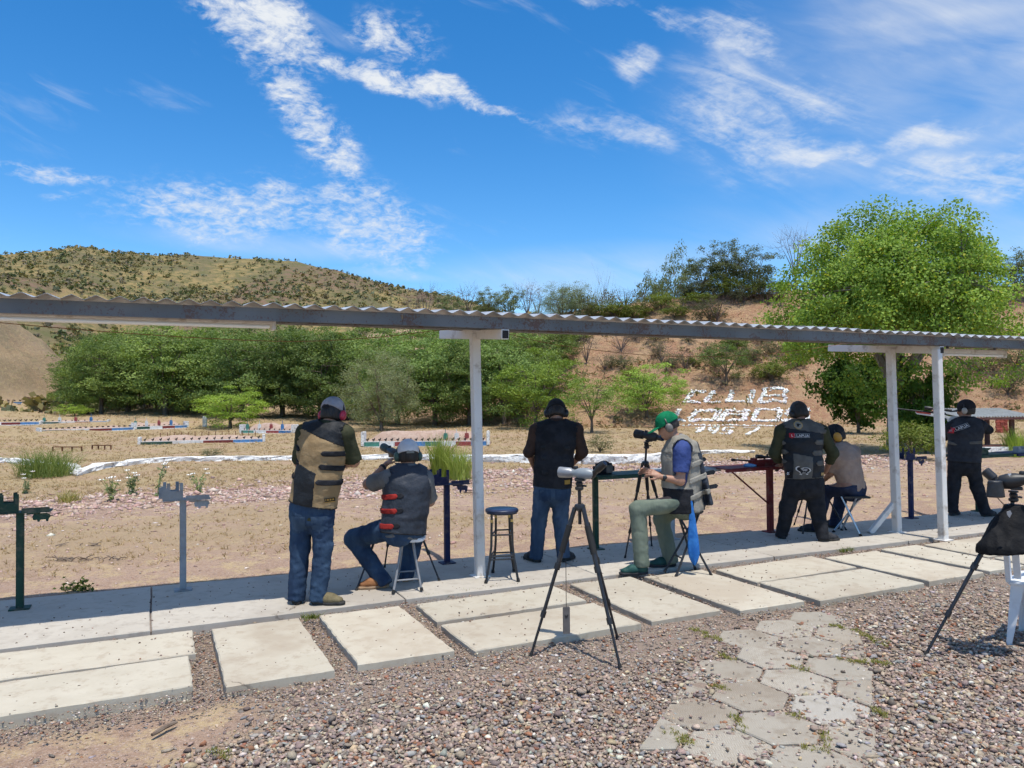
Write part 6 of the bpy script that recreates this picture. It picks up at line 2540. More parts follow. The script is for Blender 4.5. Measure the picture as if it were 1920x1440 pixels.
# --- man standing at right centre: black and grey vest with lettering
Y = 9.2
p5 = Person("man standing in black and grey vest with lettered patch, black trousers", Y, dict(
    head=(1497, 774, .05), neck=(1500, 793, .0), shL=(1466, 809, .0), shR=(1540, 809, .0), elL=(1452, 850, .06), wrL=(1464, 872, .28), elR=(1562, 850, .05), wrR=(1548, 884, .24),
    hipL=(1490, 905, .0), hipR=(1527, 905, -.02), knL=(1477, 950, .05), knR=(1531, 950, -.03), anL=(1467, 996, .10), anR=(1543, 1005, -.10), toeL=(1462, 1003, .24), toeR=(1566, 1012, -.05)),
    (-.28, .86, -.42), w=1.17, skin=M_SKIN2, h=.016)
P = p5
P.body([(P.J['wrL'], np.array([-.1, .95, -.1]), np.array([-.3, 0, .8]), 1, .5), (P.J['wrR'], np.array([-.2, .9, -.3]), np.array([.3, 0, .8]), -1, .6)])
P.trousers(M_BLACKC, .100, .080, .068, .1)
P.shirt(M_OLIVE, (1.6, 1.5), .0, slv_r=.068)
vs = P.vest_shape(.03, .06, .004, .088)
vs.nz = VN
add_part("vest", vs.mesh(.015), M_LEATHER, P.t)
add_part("vest_yoke", vs.mesh(.014, grow=.004, region=both(half(1466, 802, 1532, 812, Y - .12, -1))), M_DGREYS, P.t)
add_part("vest_panel", vs.mesh(.014, grow=.004, region=both(half(1480, 847, 1520, 856, Y - .12, 1), half(1486, 850, 1487, 895, Y - .12, -1), half(1521, 850, 1520, 895, Y - .12, 1), lambda X, Yy, Z: Yy - Y + 0 * X + 0 * Z)), M_DGREYS, P.t)
for (a, b, c, d) in ((1544, 829, 1524, 829), (1544, 849, 1519, 849), (1544, 868, 1526, 868), (1469, 831, 1475, 831), (1470, 848, 1480, 848), (1471, 866, 1478, 866)):
    (x0, z0), (x1, z1) = xz(a, b, Y - .12), xz(c, d, Y - .12)
    P.strap(vs, "strap", M_DGREYS, x0, x1, z0, z1, .030)
vv_ = vs.mesh(.015, grow=.005)
RX = np.array([1., 0, 0])


def lapua(vv_, P, c, right, up, s):
    shield = lambda x, y: (abs(x + .078 * s) < .024 * s) and (y > -.03 * s + max(0, abs(x + .078 * s) - 0) * .6) and y < .028 * s
    patch_on(vv_, [grid_shape(lambda x, y: True, -.09 * s, .105 * s, -.022 * s, .024 * s, 14, 4, .005),
                   grid_shape(lambda x, y: True, -.046 * s, .100 * s, -.0175 * s, .0195 * s, 12, 3, .0065),
                   grid_shape(shield, -.104 * s, -.052 * s, -.032 * s, .03 * s, 12, 12, .007),
                   text_shape("LAPUA", .040 * s, .028 * s, -.001, .010, .0006, wide=1.08), text_shape("L", .034 * s, -.078 * s, .001, .011, .0010)],
             c, right, up, [M_PATCHG, M_PATCHK, M_PATCHR, M_PATCHW, M_PATCHW], P.t, ["badge_border", "badge_field", "badge_shield", "badge_lettering", "badge_letter"])


lapua(vv_, P, np.array([*at(1498.5, 817, Y - .15)]), RX, UP, 1.05)
cc = at(1497.5, 797, Y - .13)
ring = lambda x, y: .020 < math.hypot(x, y) < .047
patch_on(vv_, [grid_shape(lambda x, y: math.hypot(x, y) < .048, -.048, .048, -.048, .048, 14, 14, .005), grid_shape(lambda x, y: math.hypot(x, y) < .038, -.048, .048, -.048, .048, 14, 14, .0065),
               grid_shape(lambda x, y: (abs(x + .008) < .012 and abs(y) < .018) or (abs(x - .008) < .014 and abs(y - .008) < .006), -.048, .048, -.048, .048, 16, 16, .008)],
         cc, RX, UP, [M_PATCHY, M_GREYS, M_PATCHK], P.t, ["emblem_ring", "emblem_field", "emblem_bird"])
cc = at(1503, 881, Y - .13)
turk = [(-.085, .01), (-.08, .035), (-.06, .05), (-.045, .045), (-.035, .015), (-.005, .03), (.03, .035), (.065, .025), (.085, .0), (.07, -.02), (.05, -.03), (.055, -.05), (.03, -.05), (.025, -.035), (-.01, -.035), (-.02, -.052), (-.04, -.05), (-.035, -.03), (-.055, -.012), (-.07, -.005)]


big = [(x * 1.0, y * 1.0) for x, y in turk]
sm = [(x * .86, y * .8) for x, y in turk]
sm2 = [(x * .4 + .01, y * .35 + .005) for x, y in turk]
patch_on(vv_, [grid_shape(inpoly(big), -.1, .1, -.06, .06, 34, 22, .005), grid_shape(inpoly(sm), -.1, .1, -.06, .06, 34, 22, .0065), grid_shape(inpoly(sm2), -.1, .1, -.06, .06, 34, 22, .008)],
         cc, RX, UP, [M_PATCHW, M_PATCHK, M_PATCHG], P.t, ["animal_outline", "animal_patch", "animal_detail"])
cc = at(1479, 888, Y - .13)
patch_on(vv_, [grid_shape(None, -.028, .028, -.025, .025, 5, 4, .005), text_shape("SX", .044, 0, 0, .008, .001)], cc, RX, UP, [M_PATCHK, M_PATCHW], P.t, ["letter_patch", "letter_print"])
cc = at(1541, 888, Y - .1)
patch_on(vv_, [grid_shape(None, -.03, .022, -.016, .016, 5, 3, .005)], cc, RX, UP, [M_PATCHY], P.t, ["label_patch"])
P.trim(vs, M_DGREYS, .06)
P.shoes(M_DSHOE, M_SOLE)
P.hair(low=-.03, g=.02)
P.muffs(M_MUFFK, M_MUFFP, s=1.05)

# --- man seated beyond him in the beige shirt
Y = 9.55
p6 = Person("man seated on silver stool in beige shirt and amber earmuffs", Y, dict(
    head=(1566, 817, .10), neck=(1578, 838, .02), shL=(1566, 852, -.06), shR=(1600, 848, .14), elL=(1556, 888, .05), wrL=(1546, 900, .26), elR=(1588, 890, .36), wrR=(1562, 884, .46),
    hipL=(1588, 913, -.06), hipR=(1607, 911, .11), knL=(1548, 922, .26), knR=(1578, 928, .48), anL=(1531, 988, .18), anR=(1566, 978, .42), toeL=(1512, 996, .22), toeR=(1556, 983, .52)),
    (-.90, .22, -.36), w=1.05, skin=M_SKIN2, h=.016)
P = p6
P.body([(P.J['wrL'], np.array([-.5, .8, .1]), np.array([0, 0, 1]), 1, .5), (P.J['wrR'], np.array([-.6, .6, .2]), np.array([0, 0, 1]), -1, .5)])
P.trousers(M_JEAN3, .100, .078, .066, .1)
P.shirt(M_BEIGE, (.85, .85), .05, loose=.022, slv_r=.074, noise=.006)
P.shoes(M_DSHOE, M_SOLE)
P.hair(low=-.03, g=.014)
P.cap(M_BLACKC, tilt=-.2, low=.0, brim=M_BLACKC)
P.muffs(M_MUFFY, s=1.35)

# --- man aiming a rifle at the far right
Y = 10.9
p7 = Person("man in dark vest standing at right, aiming a rifle, dark cap", Y, dict(
    head=(1811, 768, .04), neck=(1811, 787, .0), shL=(1785, 800, .08), shR=(1838, 797, -.04), elL=(1772, 818, .34), wrL=(1757, 782, .46), elR=(1853, 806, .02), wrR=(1822, 788, .2),
    hipL=(1793, 866, .03), hipR=(1822, 866, -.02), knL=(1788, 910, .05), knR=(1832, 914, -.03), anL=(1786, 952, .05), anR=(1847, 958, -.06), toeL=(1796, 958, .2), toeR=(1866, 965, .02)),
    (-.72, .68, -.08), w=1.06, skin=M_SKIN2, h=.0165)
P = p7
P.body([(P.J['wrL'], np.array([-.3, .5, .6]), np.array([-.5, -.5, .0]), 1, .7), (P.J['wrR'], np.array([-.8, .4, .1]), np.array([.3, -.3, .6]), -1, .7)])
P.trousers(M_BLACKC, .098, .080, .07, .1)
P.shirt(M_BLACKC, (1.8, 1.8), .0, slv_r=.07)
vs = P.vest_shape(.03, .0, .02, .088)
M_VEST7 = cloth("charcoal vest", (.022, .024, .030), (.034, .037, .045))
vs.nz = VN
add_part("vest", vs.mesh(.016), M_VEST7, P.t)
for (a, b, c, d) in ((1838, 829, 1812, 830), (1782, 828, 1795, 834)):
    (x0, z0), (x1, z1) = xz(a, b, Y - .1), xz(c, d, Y - .1)
    P.strap(vs, "strap", M_DGREYS, x0, x1, z0, z1, .02)
vv_ = vs.mesh(.015, grow=.005)
ra = rad(24)
lapua(vv_, P, np.array([*at(1800.5, 803, Y - .13)]), np.array([math.cos(ra), 0, math.sin(ra)]), np.array([-math.sin(ra), 0, math.cos(ra)]), 1.2)
P.shoes(M_DSHOE, M_SOLE)
P.hair(low=-.03)
P.cap(M_BLACKC, tilt=-.2, low=-.01, brim=M_BLACKC)
P.muffs(M_MUFFP)

# ------------------------------------------------------------------ stools, tripods, scopes, rifles, chair
M_BLKMET = pm("black painted tube", (.012, .012, .013), (.02, .02, .021), 20, .4, spec=.5)
M_GREYTUBE = pm("grey coated tube", (.20, .205, .215), (.26, .265, .275), 12, .4, spec=.5)
M_CHROME = pm("bright steel tube", (.62, .63, .65), (.5, .51, .53), 10, .28, metal=.9)
M_WPLAST = pm("white moulded plastic", (.70, .71, .73), (.76, .77, .78), 6, .42, .05, 120, dirt=(.5, .46, .4), dscale=9, damt=.3, spec=.45)
M_RUBBER = pm("rubber foot", (.018, .018, .018), rough=.8)
M_CARBON = pm("matt black leg", (.014, .014, .016), (.026, .026, .03), 30, .38, spec=.5)
M_BSEAT = pm("blue vinyl seat", (.012, .022, .06), (.02, .035, .085), 12, .35, .1, 60, spec=.5)
M_GSCOPE = pm("grey scope body", (.20, .225, .245), (.25, .275, .29), 12, .4, spec=.5)
M_SILVER = pm("silver hood", (.24, .25, .265), (.30, .31, .325), 12, .4, metal=.3)
M_DGREEN = pm("green armour", (.03, .05, .045), (.045, .07, .06), 12, .5)
M_LENS = pm("lens glass", (.01, .012, .02), rough=.05, spec=.8)


def foot_cap(o, p, d, r):
    MB().tube([p - unit(d) * .028, p + unit(d) * .004], [r, r * 1.1], 8).obj("foot_cap", M_RUBBER, o, smooth=True)


# white folding stool under the seated man on the left
fl = ground(763, 1102)
t = thing("folding_stool", "white plastic folding stool with grey legs under the slate-vest man", "stool", fl)
sz = .452
sc_ = np.array([at(763, 1016, 7.0)[0], fl[1] + .0, 0])
pts = []
for k in range(28):
    a = 2 * math.pi * k / 28
    c_, s_ = math.cos(a), math.sin(a)
    pts.append((.165 * math.copysign(abs(c_) ** .6, c_), .15 * math.copysign(abs(s_) ** .6, s_)))
MB().prism(pts, sc_ + UP * sz, (1, 0, 0), (0, 1, 0), .034).obj("seat", M_WPLAST, t, bevel=.008)
ft = [ground(737, 1115), ground(791, 1110), ground(745, 1092), ground(786, 1089)]
for p in ft:
    q = sc_ + (p - sc_) * np.array([.42, .42, 0]) + UP * (sz - .018)
    q[2] = sz - .018
    m = q * .5 + p * .5 + np.array([0, 0, .0]) + (q - p) * np.array([.12, .12, 0])
    o = MB().tube(bez(q, m, p + UP * .01, 7), .0105, 8).obj("leg", M_GREYTUBE, t, smooth=True)
    foot_cap(o, p + UP * .012, p - m, .014)
for a, b in ((0, 1), (2, 3), (0, 2), (1, 3)):
    f = lambda p: p * .76 + (sc_ + UP * sz) * .24
    MB().tube([f(ft[a]), f(ft[b])], .008, 7).obj("crossbar", M_GREYTUBE, t, smooth=True)

# black bar stool with a blue seat
fl = ground(942, 1083)
t = thing("bar_stool", "black metal bar stool with round dark blue seat beside the middle post", "stool", fl)
sz = .655
MB().lathe(fl + UP * (sz - .03), [(.12, -.004), (.152, 0), (.160, .010), (.160, .026), (.15, .036), (.1, .041), (.0, .042)], n=32).obj("seat", M_BSEAT, t, smooth=True)
MB().lathe(fl + UP * (sz - .04), [(.13, 0), (.147, 0), (.147, .012), (.13, .012)], n=28).obj("seat_ring", M_BLKMET, t, smooth=True)
ft = [ground(911, 1094), ground(972, 1091), ground(924, 1074), ground(964, 1072)]
for p in ft:
    dr = (p - fl) * np.array([1, 1, 0])
    q = fl + dr * .62 + UP * (sz - .035)
    m = fl + dr * .66 + UP * .33
    o = MB().tube([q, q * .65 + m * .35, m, fl + dr * .76 + UP * .2, p], .0115, 8).obj("leg", M_BLKMET, t, smooth=True)
    foot_cap(o, p + UP * .006, p - m, .015)
    g = q * .8 + m * .2
    MB().tube([g - UP * .012, g + UP * .012], .0135, 8).obj("brass_rivet_sleeve", pm("brass", (.45, .33, .12), rough=.4, metal=.7), t, smooth=True)
for z, hs_ in ((.43, .655), (.205, .75), (.235, .74)):
    for a, b in ((0, 1), (2, 3), (0, 2), (1, 3)):
        if z == .235 and a != 0:
            continue
        f = lambda p: fl + (p - fl) * np.array([hs_, hs_, 0]) + UP * z
        MB().tube([f(ft[a]), f(ft[b])], .008, 7).obj("rung", M_BLKMET, t, smooth=True)

# black crossed-leg folding stool under the man in the green cap
fA, fB, fC, fD = ground(1246, 1072), ground(1267, 1082), ground(1334, 1079), ground(1304, 1068)
cen = (fA + fB + fC + fD) / 4
t = thing("folding_stool", "black crossed-leg folding stool under the man in the green cap", "stool", cen)
sz = .585
sc_ = at(1290, 955, 7.62)
sc_[2] = sz
MB().prism([(.15 * math.cos(a), .15 * math.sin(a)) for a in np.linspace(0, 6.283, 24, endpoint=False)], sc_, (1, 0, 0), (0, 1, 0), .03).obj("seat", M_BLKP, t, bevel=.01)
for p, sx_, sy_ in ((fA, .11, .05), (fB, .09, -.07), (fC, -.11, -.05), (fD, -.09, .07)):
    q = np.array([sc_[0] + sx_, sc_[1] + sy_, sz - .015])
    o = MB().tube([q, p], .0115, 8).obj("leg", M_BLKMET, t, smooth=True)
    foot_cap(o, p, p - q, .014)
for a, b, sa, sb in ((fA, fD, (.11, .05), (-.09, .07)), (fB, fC, (.09, -.07), (-.11, -.05))):
    for f_ in (.28, .70):
        pa = a * (1 - f_) + np.array([sc_[0] + sa[0], sc_[1] + sa[1], sz]) * f_
        pb = b * (1 - f_) + np.array([sc_[0] + sb[0], sc_[1] + sb[1], sz]) * f_
        if f_ > .5:
            MB().tube([pa, pb], .008, 7).obj("crossbar", M_BLKMET, t, smooth=True)
f_ = .28
MB().tube([fA * (1 - f_) + np.array([sc_[0] + .11, sc_[1] + .05, sz]) * f_, fB * (1 - f_) + np.array([sc_[0] + .09, sc_[1] - .07, sz]) * f_], .008, 7).obj("crossbar", M_BLKMET, t, smooth=True)

# silver stool under the man in the beige shirt
fA, fB, fC = ground(1562, 998), ground(1578, 994), ground(1614, 1005)
cen = (fA + fB + fC) / 3
t = thing("tripod_stool", "bright steel folding stool under the man in the beige shirt", "stool", cen)
sc_ = at(1602, 930, 9.5)
sz = sc_[2] - .01
MB().prism([(-.17, -.1), (.14, -.14), (.16, .12), (-.02, .17)], np.array([sc_[0], sc_[1], sz + .005]), (1, 0, 0), (0, 1, 0), .022).obj("seat", M_BLKP, t, bevel=.006)
for p, (dx, dy) in ((fA, (.12, .06)), (fB, (-.02, -.10)), (fC, (-.14, .05))):
    q = np.array([sc_[0] + dx, sc_[1] + dy, sz])
    o = MB().tube([q, p], .012, 8).obj("leg", M_CHROME, t, smooth=True)
    foot_cap(o, p, p - q, .017)
MB().lathe((fA + fB + fC) / 3 * .5 + np.array([sc_[0], sc_[1], sz]) * .5, [(.02, -.02), (.028, 0), (.02, .02)], n=12).obj("pivot", M_CHROME, t, smooth=True)


# tripods -----------------------------------------------------------------
def tripod(label, apex, feet, top, mat=M_CARBON, r=.015, head=True):
    apex, top = np.asarray(apex, float), np.asarray(top, float)
    c = np.mean(feet, 0)
    t = thing("tripod", label, "tripod", (c[0], c[1], min(f[2] for f in feet)))
    MB().lathe(apex - UP * .03, [(.02, 0), (.036, .01), (.04, .03), (.034, .045), (.02, .05)], n=16).obj("spider", mat, t, smooth=True)
    for f in feet:
        d = unit(f - apex)
        side = unit((f - apex) * np.array([1, 1, 0]))
        a = apex + side * .034 - UP * .005
        L = np.linalg.norm(f - a)
        d = (f - a) / L
        cuts_ = (.0, .40, .72, 1.0)
        o = MB().tube([a, a + d * L * cuts_[1]], r, 10).obj("leg", mat, t, smooth=True)
        MB().tube([a + d * L * cuts_[1], a + d * L * cuts_[2]], r * .78, 10).obj("leg_section", mat, o, smooth=True)
        MB().tube([a + d * L * cuts_[2], f - d * .01], r * .6, 10).obj("leg_section", mat, o, smooth=True)
        for q, rr in ((cuts_[1], 1.35), (cuts_[2], 1.15)):
            MB().tube([a + d * (L * q - .025), a + d * (L * q + .018)], r * rr, 10).obj("leg_lock", M_BLKP, o, smooth=True)
        MB().tube([a + d * L * .12, a + d * L * .3], r * 1.35, 10).obj("leg_grip", M_RUBBER, o, smooth=True)
        MB().tube([f - d * .03, f], [r * .7, r * .95], 10).obj("foot", M_RUBBER, o, smooth=True)
    MB().tube([apex - UP * .12, apex, top - UP * .05], [.012, .012, .012], 10).obj("column", mat, t, smooth=True)
    if head:
        hd = MB().lathe(top - UP * .075, [(.02, 0), (.03, .008), (.03, .022), (.02, .028), (.024, .036), (.026, .05), (.018, .062), (.03, .064), (.03, .075)], n=16).obj("head", M_BLKP, t, smooth=True)
        MB().tube([top - UP * .04, top - UP * .045 + np.array([.05, -.01, 0])], .007, 8).obj("knob", M_BLKP, hd, smooth=True)
    return t


def spot_scope(label, obj_end, rear, eye_end, r=.04, body=M_GSCOPE, hood=M_SILVER, hoodr=1.0, eyemat=M_BLKP, seat=None):
    a, b, e = [np.asarray(q, float) for q in (obj_end, rear, eye_end)]
    d = unit(b - a)
    L = np.linalg.norm(b - a)
    c = (a + b) / 2
    t = thing("spotting_scope", label, "scope", c - UP * r)
    MB().lathe(a, [(r * .86, .012), (r * hoodr, 0), (r * hoodr * 1.02, .01), (r * hoodr * .95, L * .34), (r * .72, L * .38), (r * .72, L * .41)], d, 24).obj("hood", hood, t, smooth=True)
    MB().lathe(a + d * .011, [(r * .84, 0), (r * .84, .002)], d, 24).obj("lens", M_LENS, t, smooth=True)
    MB().lathe(a + d * L * .40, [(r * .70, 0), (r * .74, L * .06), (r * 1.02, L * .22), (r * 1.08, L * .40), (r * .95, L * .54), (r * .6, L * .62)], d, 24).obj("body", body, t, smooth=True)
    de = unit(e - b)
    Le = np.linalg.norm(e - b)
    o = MB().lathe(b - de * .03, [(r * .62, 0), (r * .66, .03), (r * .5, .04), (r * .52, Le * .55), (r * .66, Le * .62), (r * .66, Le * .95 + .03), (r * .55, Le + .03)], de, 20).obj("eyepiece", eyemat, t, smooth=True)
    MB().lathe(e - de * .001, [(r * .42, 0), (r * .42, .003)], de, 16).obj("eye_lens", M_LENS, o, smooth=True)
    MB().box(c + d * L * .12 - UP * (r * 1.12), (.07, .035, .022), ax=unit(d * np.array([1, 1, 0]))).obj("mount_foot", M_BLKP, t, bevel=.003)
    MB().lathe(c - d * .0 + UP * r * .75, [(.016, 0), (.017, .012), (.013, .02)], UP, 14).obj("focus_knob", M_BLKP, t, smooth=True)
    return t


ft = [ground(995, 1231, -.045), ground(1163, 1253, -.045), ground(1158, 1197, -.045)]
Ym = np.mean([f[1] for f in ft])
tripod("large black tripod standing on the gravel in the foreground middle", at(1087, 950, Ym), ft, at(1086, 899, Ym), r=.016)
spot_scope("grey angled spotting scope on the foreground tripod", at(1049, 885, Ym + .10), at(1112, 889, Ym - .02), at(1134, 868, Ym - .10), r=.037)
# weight plate hung from the tripod
pc = at(1062, 1163, Ym - .05)
o = MB().prism([(-.021, -.09), (.021, -.09), (.024, -.085), (.024, .085), (.021, .09), (-.021, .09), (-.024, .085), (-.024, -.085)], pc, unit(np.array([.9, .3, 0])), UP, .012).obj("hanging_plate", pm("plate grey", (.11, .10, .095), (.16, .15, .14), 8, .5))
tag(o, 'small dark grey plate hanging on a cord under the foreground tripod', 'weight')
MB().tube([pc + UP * .088, at(1061, 1052, Ym - .05)], .0025, 5).obj("cord", M_BLKP, o)
MB().prism([(-.012, .0), (-.004, -.014), (0, -.006), (.004, -.014), (.012, 0), (.012, .012), (.005, .004), (-.005, .004), (-.012, .012)], pc - np.array([0, .008, -.03]), unit(np.array([.9, .3, 0])), UP, .003).obj("plate_mark", M_BLKP, o)

Ys = 7.5
ft = [ground(668, 1107), ground(721, 1064), ground(824, 1089)]
tripod("black tripod with splayed legs around the man on the white stool", at(746, 905, Ys), ft, at(746, 868, Ys), r=.014)
spot_scope("dark green spotting scope held by the man on the white stool", at(719, 838, Ys + .22), at(743, 852, Ys - .05), at(752, 853, Ys - .22), r=.04, body=M_BLKP, hood=M_DGREEN)
Ys = 8.1
ft = [ground(1172, 1046), ground(1222, 1024), ground(1262, 1040)]
tripod("black tripod in front of the man in the green cap", at(1210, 868, Ys), ft, at(1212, 828, Ys), r=.014)
spot_scope("black straight spotting scope in front of the green cap", at(1192, 813, Ys + .08), at(1232, 820, Ys - .10), at(1243, 822, Ys - .2), r=.045, body=M_BLKP, hood=M_BLKP, hoodr=1.05)
Ys = 9.9
ft = [ground(1489, 984), ground(1505, 1001), ground(1587, 994)]
tripod("thin black tripod between the lettered-vest man and the beige-shirt man", at(1522, 890, Ys), ft, at(1526, 850, Ys), r=.013)
spot_scope("black spotting scope half hidden behind the lettered-vest man", at(1500, 838, Ys + .3), at(1530, 842, Ys), at(1545, 838, Ys - .12), r=.036, body=M_BLKP, hood=M_BLKP)

# right foreground: black scope on a tripod wrapped in a black cover
Yr = 5.2
ap = at(1897, 950, Yr)
ft = [ground(1735, 1229, -.045), ground(2040, 1260, -.045), ground(2060, 1120, -.045)]
tripod("black tripod with long leg on the gravel at the right edge", ap, ft, at(1900, 920, Yr), r=.016)
t = spot_scope("large black spotting scope with raised eyepiece at the right edge", at(1962, 893, Yr - .14), at(1872, 905, Yr), at(1846, 882, Yr + .05), r=.048, body=M_BLKP, hood=M_BLKP, hoodr=1.05)
mk = at(1893, 891, Yr - .10)
MB().prism([(-.012, 0), (-.004, .006), (-.010, .014), (0, .009), (.012, .018), (.005, .006), (.012, .002), (.003, .0), (.002, -.010), (-.003, -.002)], mk, unit(np.array([.93, -.3, 0])), UP, .002).obj("white_mark", M_PATCHW, t)
cv = Shape()
c0, c1 = at(1902, 952, Yr - .02), at(1893, 1032, Yr - .05)
cv.ell(c0, c1, np.array([1, -.2, 0]), (.07, .06), (.20, .15), .04)
cv.plane(c1 - UP * .0, np.array([.12, 0, -1]))
cv.plane(c0 + UP * .02, UP)
V, Fq = cv.mesh(.009, noise=(.012, 14, 3, 12))
me = raw_mesh("tripod_cover", V - c1, Fq, True)
o = link("tripod_cover", me, cloth("black nylon", (.006, .006, .007), (.011, .011, .012), 8, .75), None, tuple(c1))
tag(o, 'black fabric cover draped round the tripod at the right edge', 'cover')
MB().prism([(-.022, 0), (.01, -.004), (.026, .01), (.01, .028), (-.006, .02)], at(1895, 965, Yr - .21), unit(np.array([.3, -.1, 1])), unit(np.array([-1, .2, .3])), .003).obj("pale_mark", M_PATCHG, o)
pb = at(1866, 918, Yr - .06)
S2 = Shape().ell(pb + UP * .045, pb - UP * .045, np.array([1., 0, 0]), (.045, .04), (.058, .048), .02)
S2.plane(pb - UP * .05, -UP)
S2.plane(pb + UP * .06, UP)
V, Fq = S2.mesh(.007, noise=(.003, 20, 20, 3))
me = raw_mesh("lens_cap_pouch", V - pb, Fq, True)
o = link("lens_cap_pouch", me, M_BLKP, None, tuple(pb))
tag(o, 'black pouch hanging under the eyepiece of the right-edge scope', 'pouch')
MB().tube([pb - UP * .04, at(1884, 948, Yr - .04)], .003, 5).obj("cord", M_BLKP, o)

# white plastic chair at the right edge
B1, B2 = ground(1886, 1209, -.055), ground(1913, 1181, -.055)
fdir = unit((B2 - B1) * np.array([1, 1, 0]))
ldir = np.array([fdir[1], -fdir[0], 0])
t = thing("plastic_chair", "white moulded plastic garden chair cut off by the right edge", "chair", B1)
ch = lambda f, l, z: B1 + fdir * f + ldir * l + UP * z
D_, W_ = .44, .46
for (f, l) in ((0, 0), (D_, 0), (D_, W_), (0, W_)):
    top_f, top_l = (.03 if f == 0 else D_ - .04), (.03 if l == 0 else W_ - .03)
    a, b = ch(f, l, 0), ch(top_f, top_l, .43)
    mb = MB()
    sg = 1 if f == 0 else -1
    sl = 1 if l == 0 else -1
    V = []
    for z, p, wd in ((0, a, .034), (1, b, .085)):
        q = [p, p + fdir * sg * wd, p + fdir * sg * wd + ldir * sl * .012, p + fdir * sg * .014 + ldir * sl * .014, p + fdir * sg * .012 + ldir * sl * wd, p + ldir * sl * wd]
        V += q
    n = 6
    mb.poly(V, [tuple(range(n)), tuple(reversed(range(n, 2 * n)))] + [(i, (i + 1) % n, n + (i + 1) % n, n + i) for i in range(n)])
    mb.obj("leg", M_WPLAST, t, bevel=.004)
mb = MB()
mb.prism([(0, .02), (.04, 0), (D_ - .05, 0), (D_, .03), (D_ + .015, W_ / 2), (D_, W_ - .03), (D_ - .05, W_), (.04, W_), (0, W_ - .02)], ch(.0, 0, .44), fdir, ldir, .03)
mb.obj("seat", M_WPLAST, t, bevel=.01)
for l in (.02, W_ - .02):
    MB().poly([ch(-.0, l - .015, .44), ch(.075, l - .015, .44), ch(-.06, l - .015, .84), ch(-.10, l - .015, .84), ch(-.0, l + .015, .44), ch(.075, l + .015, .44), ch(-.06, l + .015, .84), ch(-.10, l + .015, .84)],
              [(0, 1, 2, 3), (7, 6, 5, 4), (0, 4, 5, 1), (1, 5, 6, 2), (2, 6, 7, 3), (3, 7, 4, 0)]).obj("back_upright", M_WPLAST, t, bevel=.006)
for k in range(5):
    l = .075 + k * (W_ - .15) / 4
    MB().poly([ch(.02, l - .022, .47), ch(.03, l - .022, .47), ch(-.07, l - .022, .80), ch(-.08, l - .022, .80), ch(.02, l + .022, .47), ch(.03, l + .022, .47), ch(-.07, l + .022, .80), ch(-.08, l + .022, .80)],
              [(0, 1, 2, 3), (7, 6, 5, 4), (0, 4, 5, 1), (1, 5, 6, 2), (2, 6, 7, 3), (3, 7, 4, 0)]).obj("back_slat", M_WPLAST, t)
MB().beam(ch(-.078, 0, .82), ch(-.078, W_, .82), .03, .07).obj("back_rail", M_WPLAST, t, bevel=.01)

# rifles -----------------------------------------------------------------
M_STEEL = pm("blued steel", (.016, .017, .02), (.026, .027, .03), 20, .35, metal=.4, spec=.5)
M_STOCKR = pm("red laminate", (.26, .03, .025), (.36, .06, .05), 30, .4)
M_STOCKW = pm("white stock", (.62, .62, .6), (.7, .7, .68), 10, .4)
M_STOCKB = pm("walnut stock", (.028, .018, .013), (.045, .03, .02), 14, .45, stretch=(1, 5, 5))


def rifle(label, muzzle, butt, stock, fore, cat="rifle", barrel=.011):
    m, b = np.asarray(muzzle, float), np.asarray(butt, float)
    d = unit(b - m)
    L = np.linalg.norm(b - m)
    s = unit(np.cross(d, UP))
    u = np.cross(s, d)
    t = thing("rifle", label, cat, (m + b) / 2)
    p = lambda f, h=0.0: m + d * L * f + u * h
    MB().tube([p(0), p(.55)], [barrel * .9, barrel * 1.15], 10).obj("barrel", M_STEEL, t, smooth=True)
    MB().tube([p(0), p(.05)], barrel * 1.5, 10).obj("muzzle_weight", M_STEEL, t, smooth=True)
    MB().box(p(.60, .004), (L * .2, .032, .034), ax=d, ay=s).obj("receiver", M_STEEL, t, bevel=.005)
    out = [(.28, -.012), (.54, -.014), (.68, -.015), (.74, -.03), (.80, -.02), (1.0, .0), (1.0, -.125), (.92, -.115), (.80, -.075), (.765, -.115), (.735, -.115), (.715, -.062), (.55, -.058), (.30, -.048)]
    MB().prism([(x * L, y) for x, y in out], m, d, u, .042).obj("stock", stock, t, bevel=.007)
    MB().prism([(x * L, y) for x, y in [(.29, -.010), (.5, -.012), (.5, -.036), (.30, -.032)]], m, d, u, .047).obj("fore_end", fore, t, bevel=.003)
    o = MB().lathe(p(.40, .058), [(.024, 0), (.026, .004), (.026, L * .09), (.0145, L * .12), (.0145, L * .27), (.021, L * .30), (.022, L * .37), (.018, L * .375)], d, 18).obj("telescopic_sight", M_BLKP, t, smooth=True)
    MB().lathe(p(.58, .058), [(.012, 0), (.013, .036), (.010, .038)], u, 12).obj("turret", M_BLKP, o, smooth=True)
    for f in (.535, .665):
        MB().box(p(f, .038), (.018, .026, .045), ax=d, ay=s).obj("sight_ring", M_STEEL, t, bevel=.003)
    MB().tube([p(.68, .0) + s * -.015, p(.685, -.012) + s * -.06], .006, 8).obj("bolt_handle", M_STEEL, t, smooth=True)
    return t


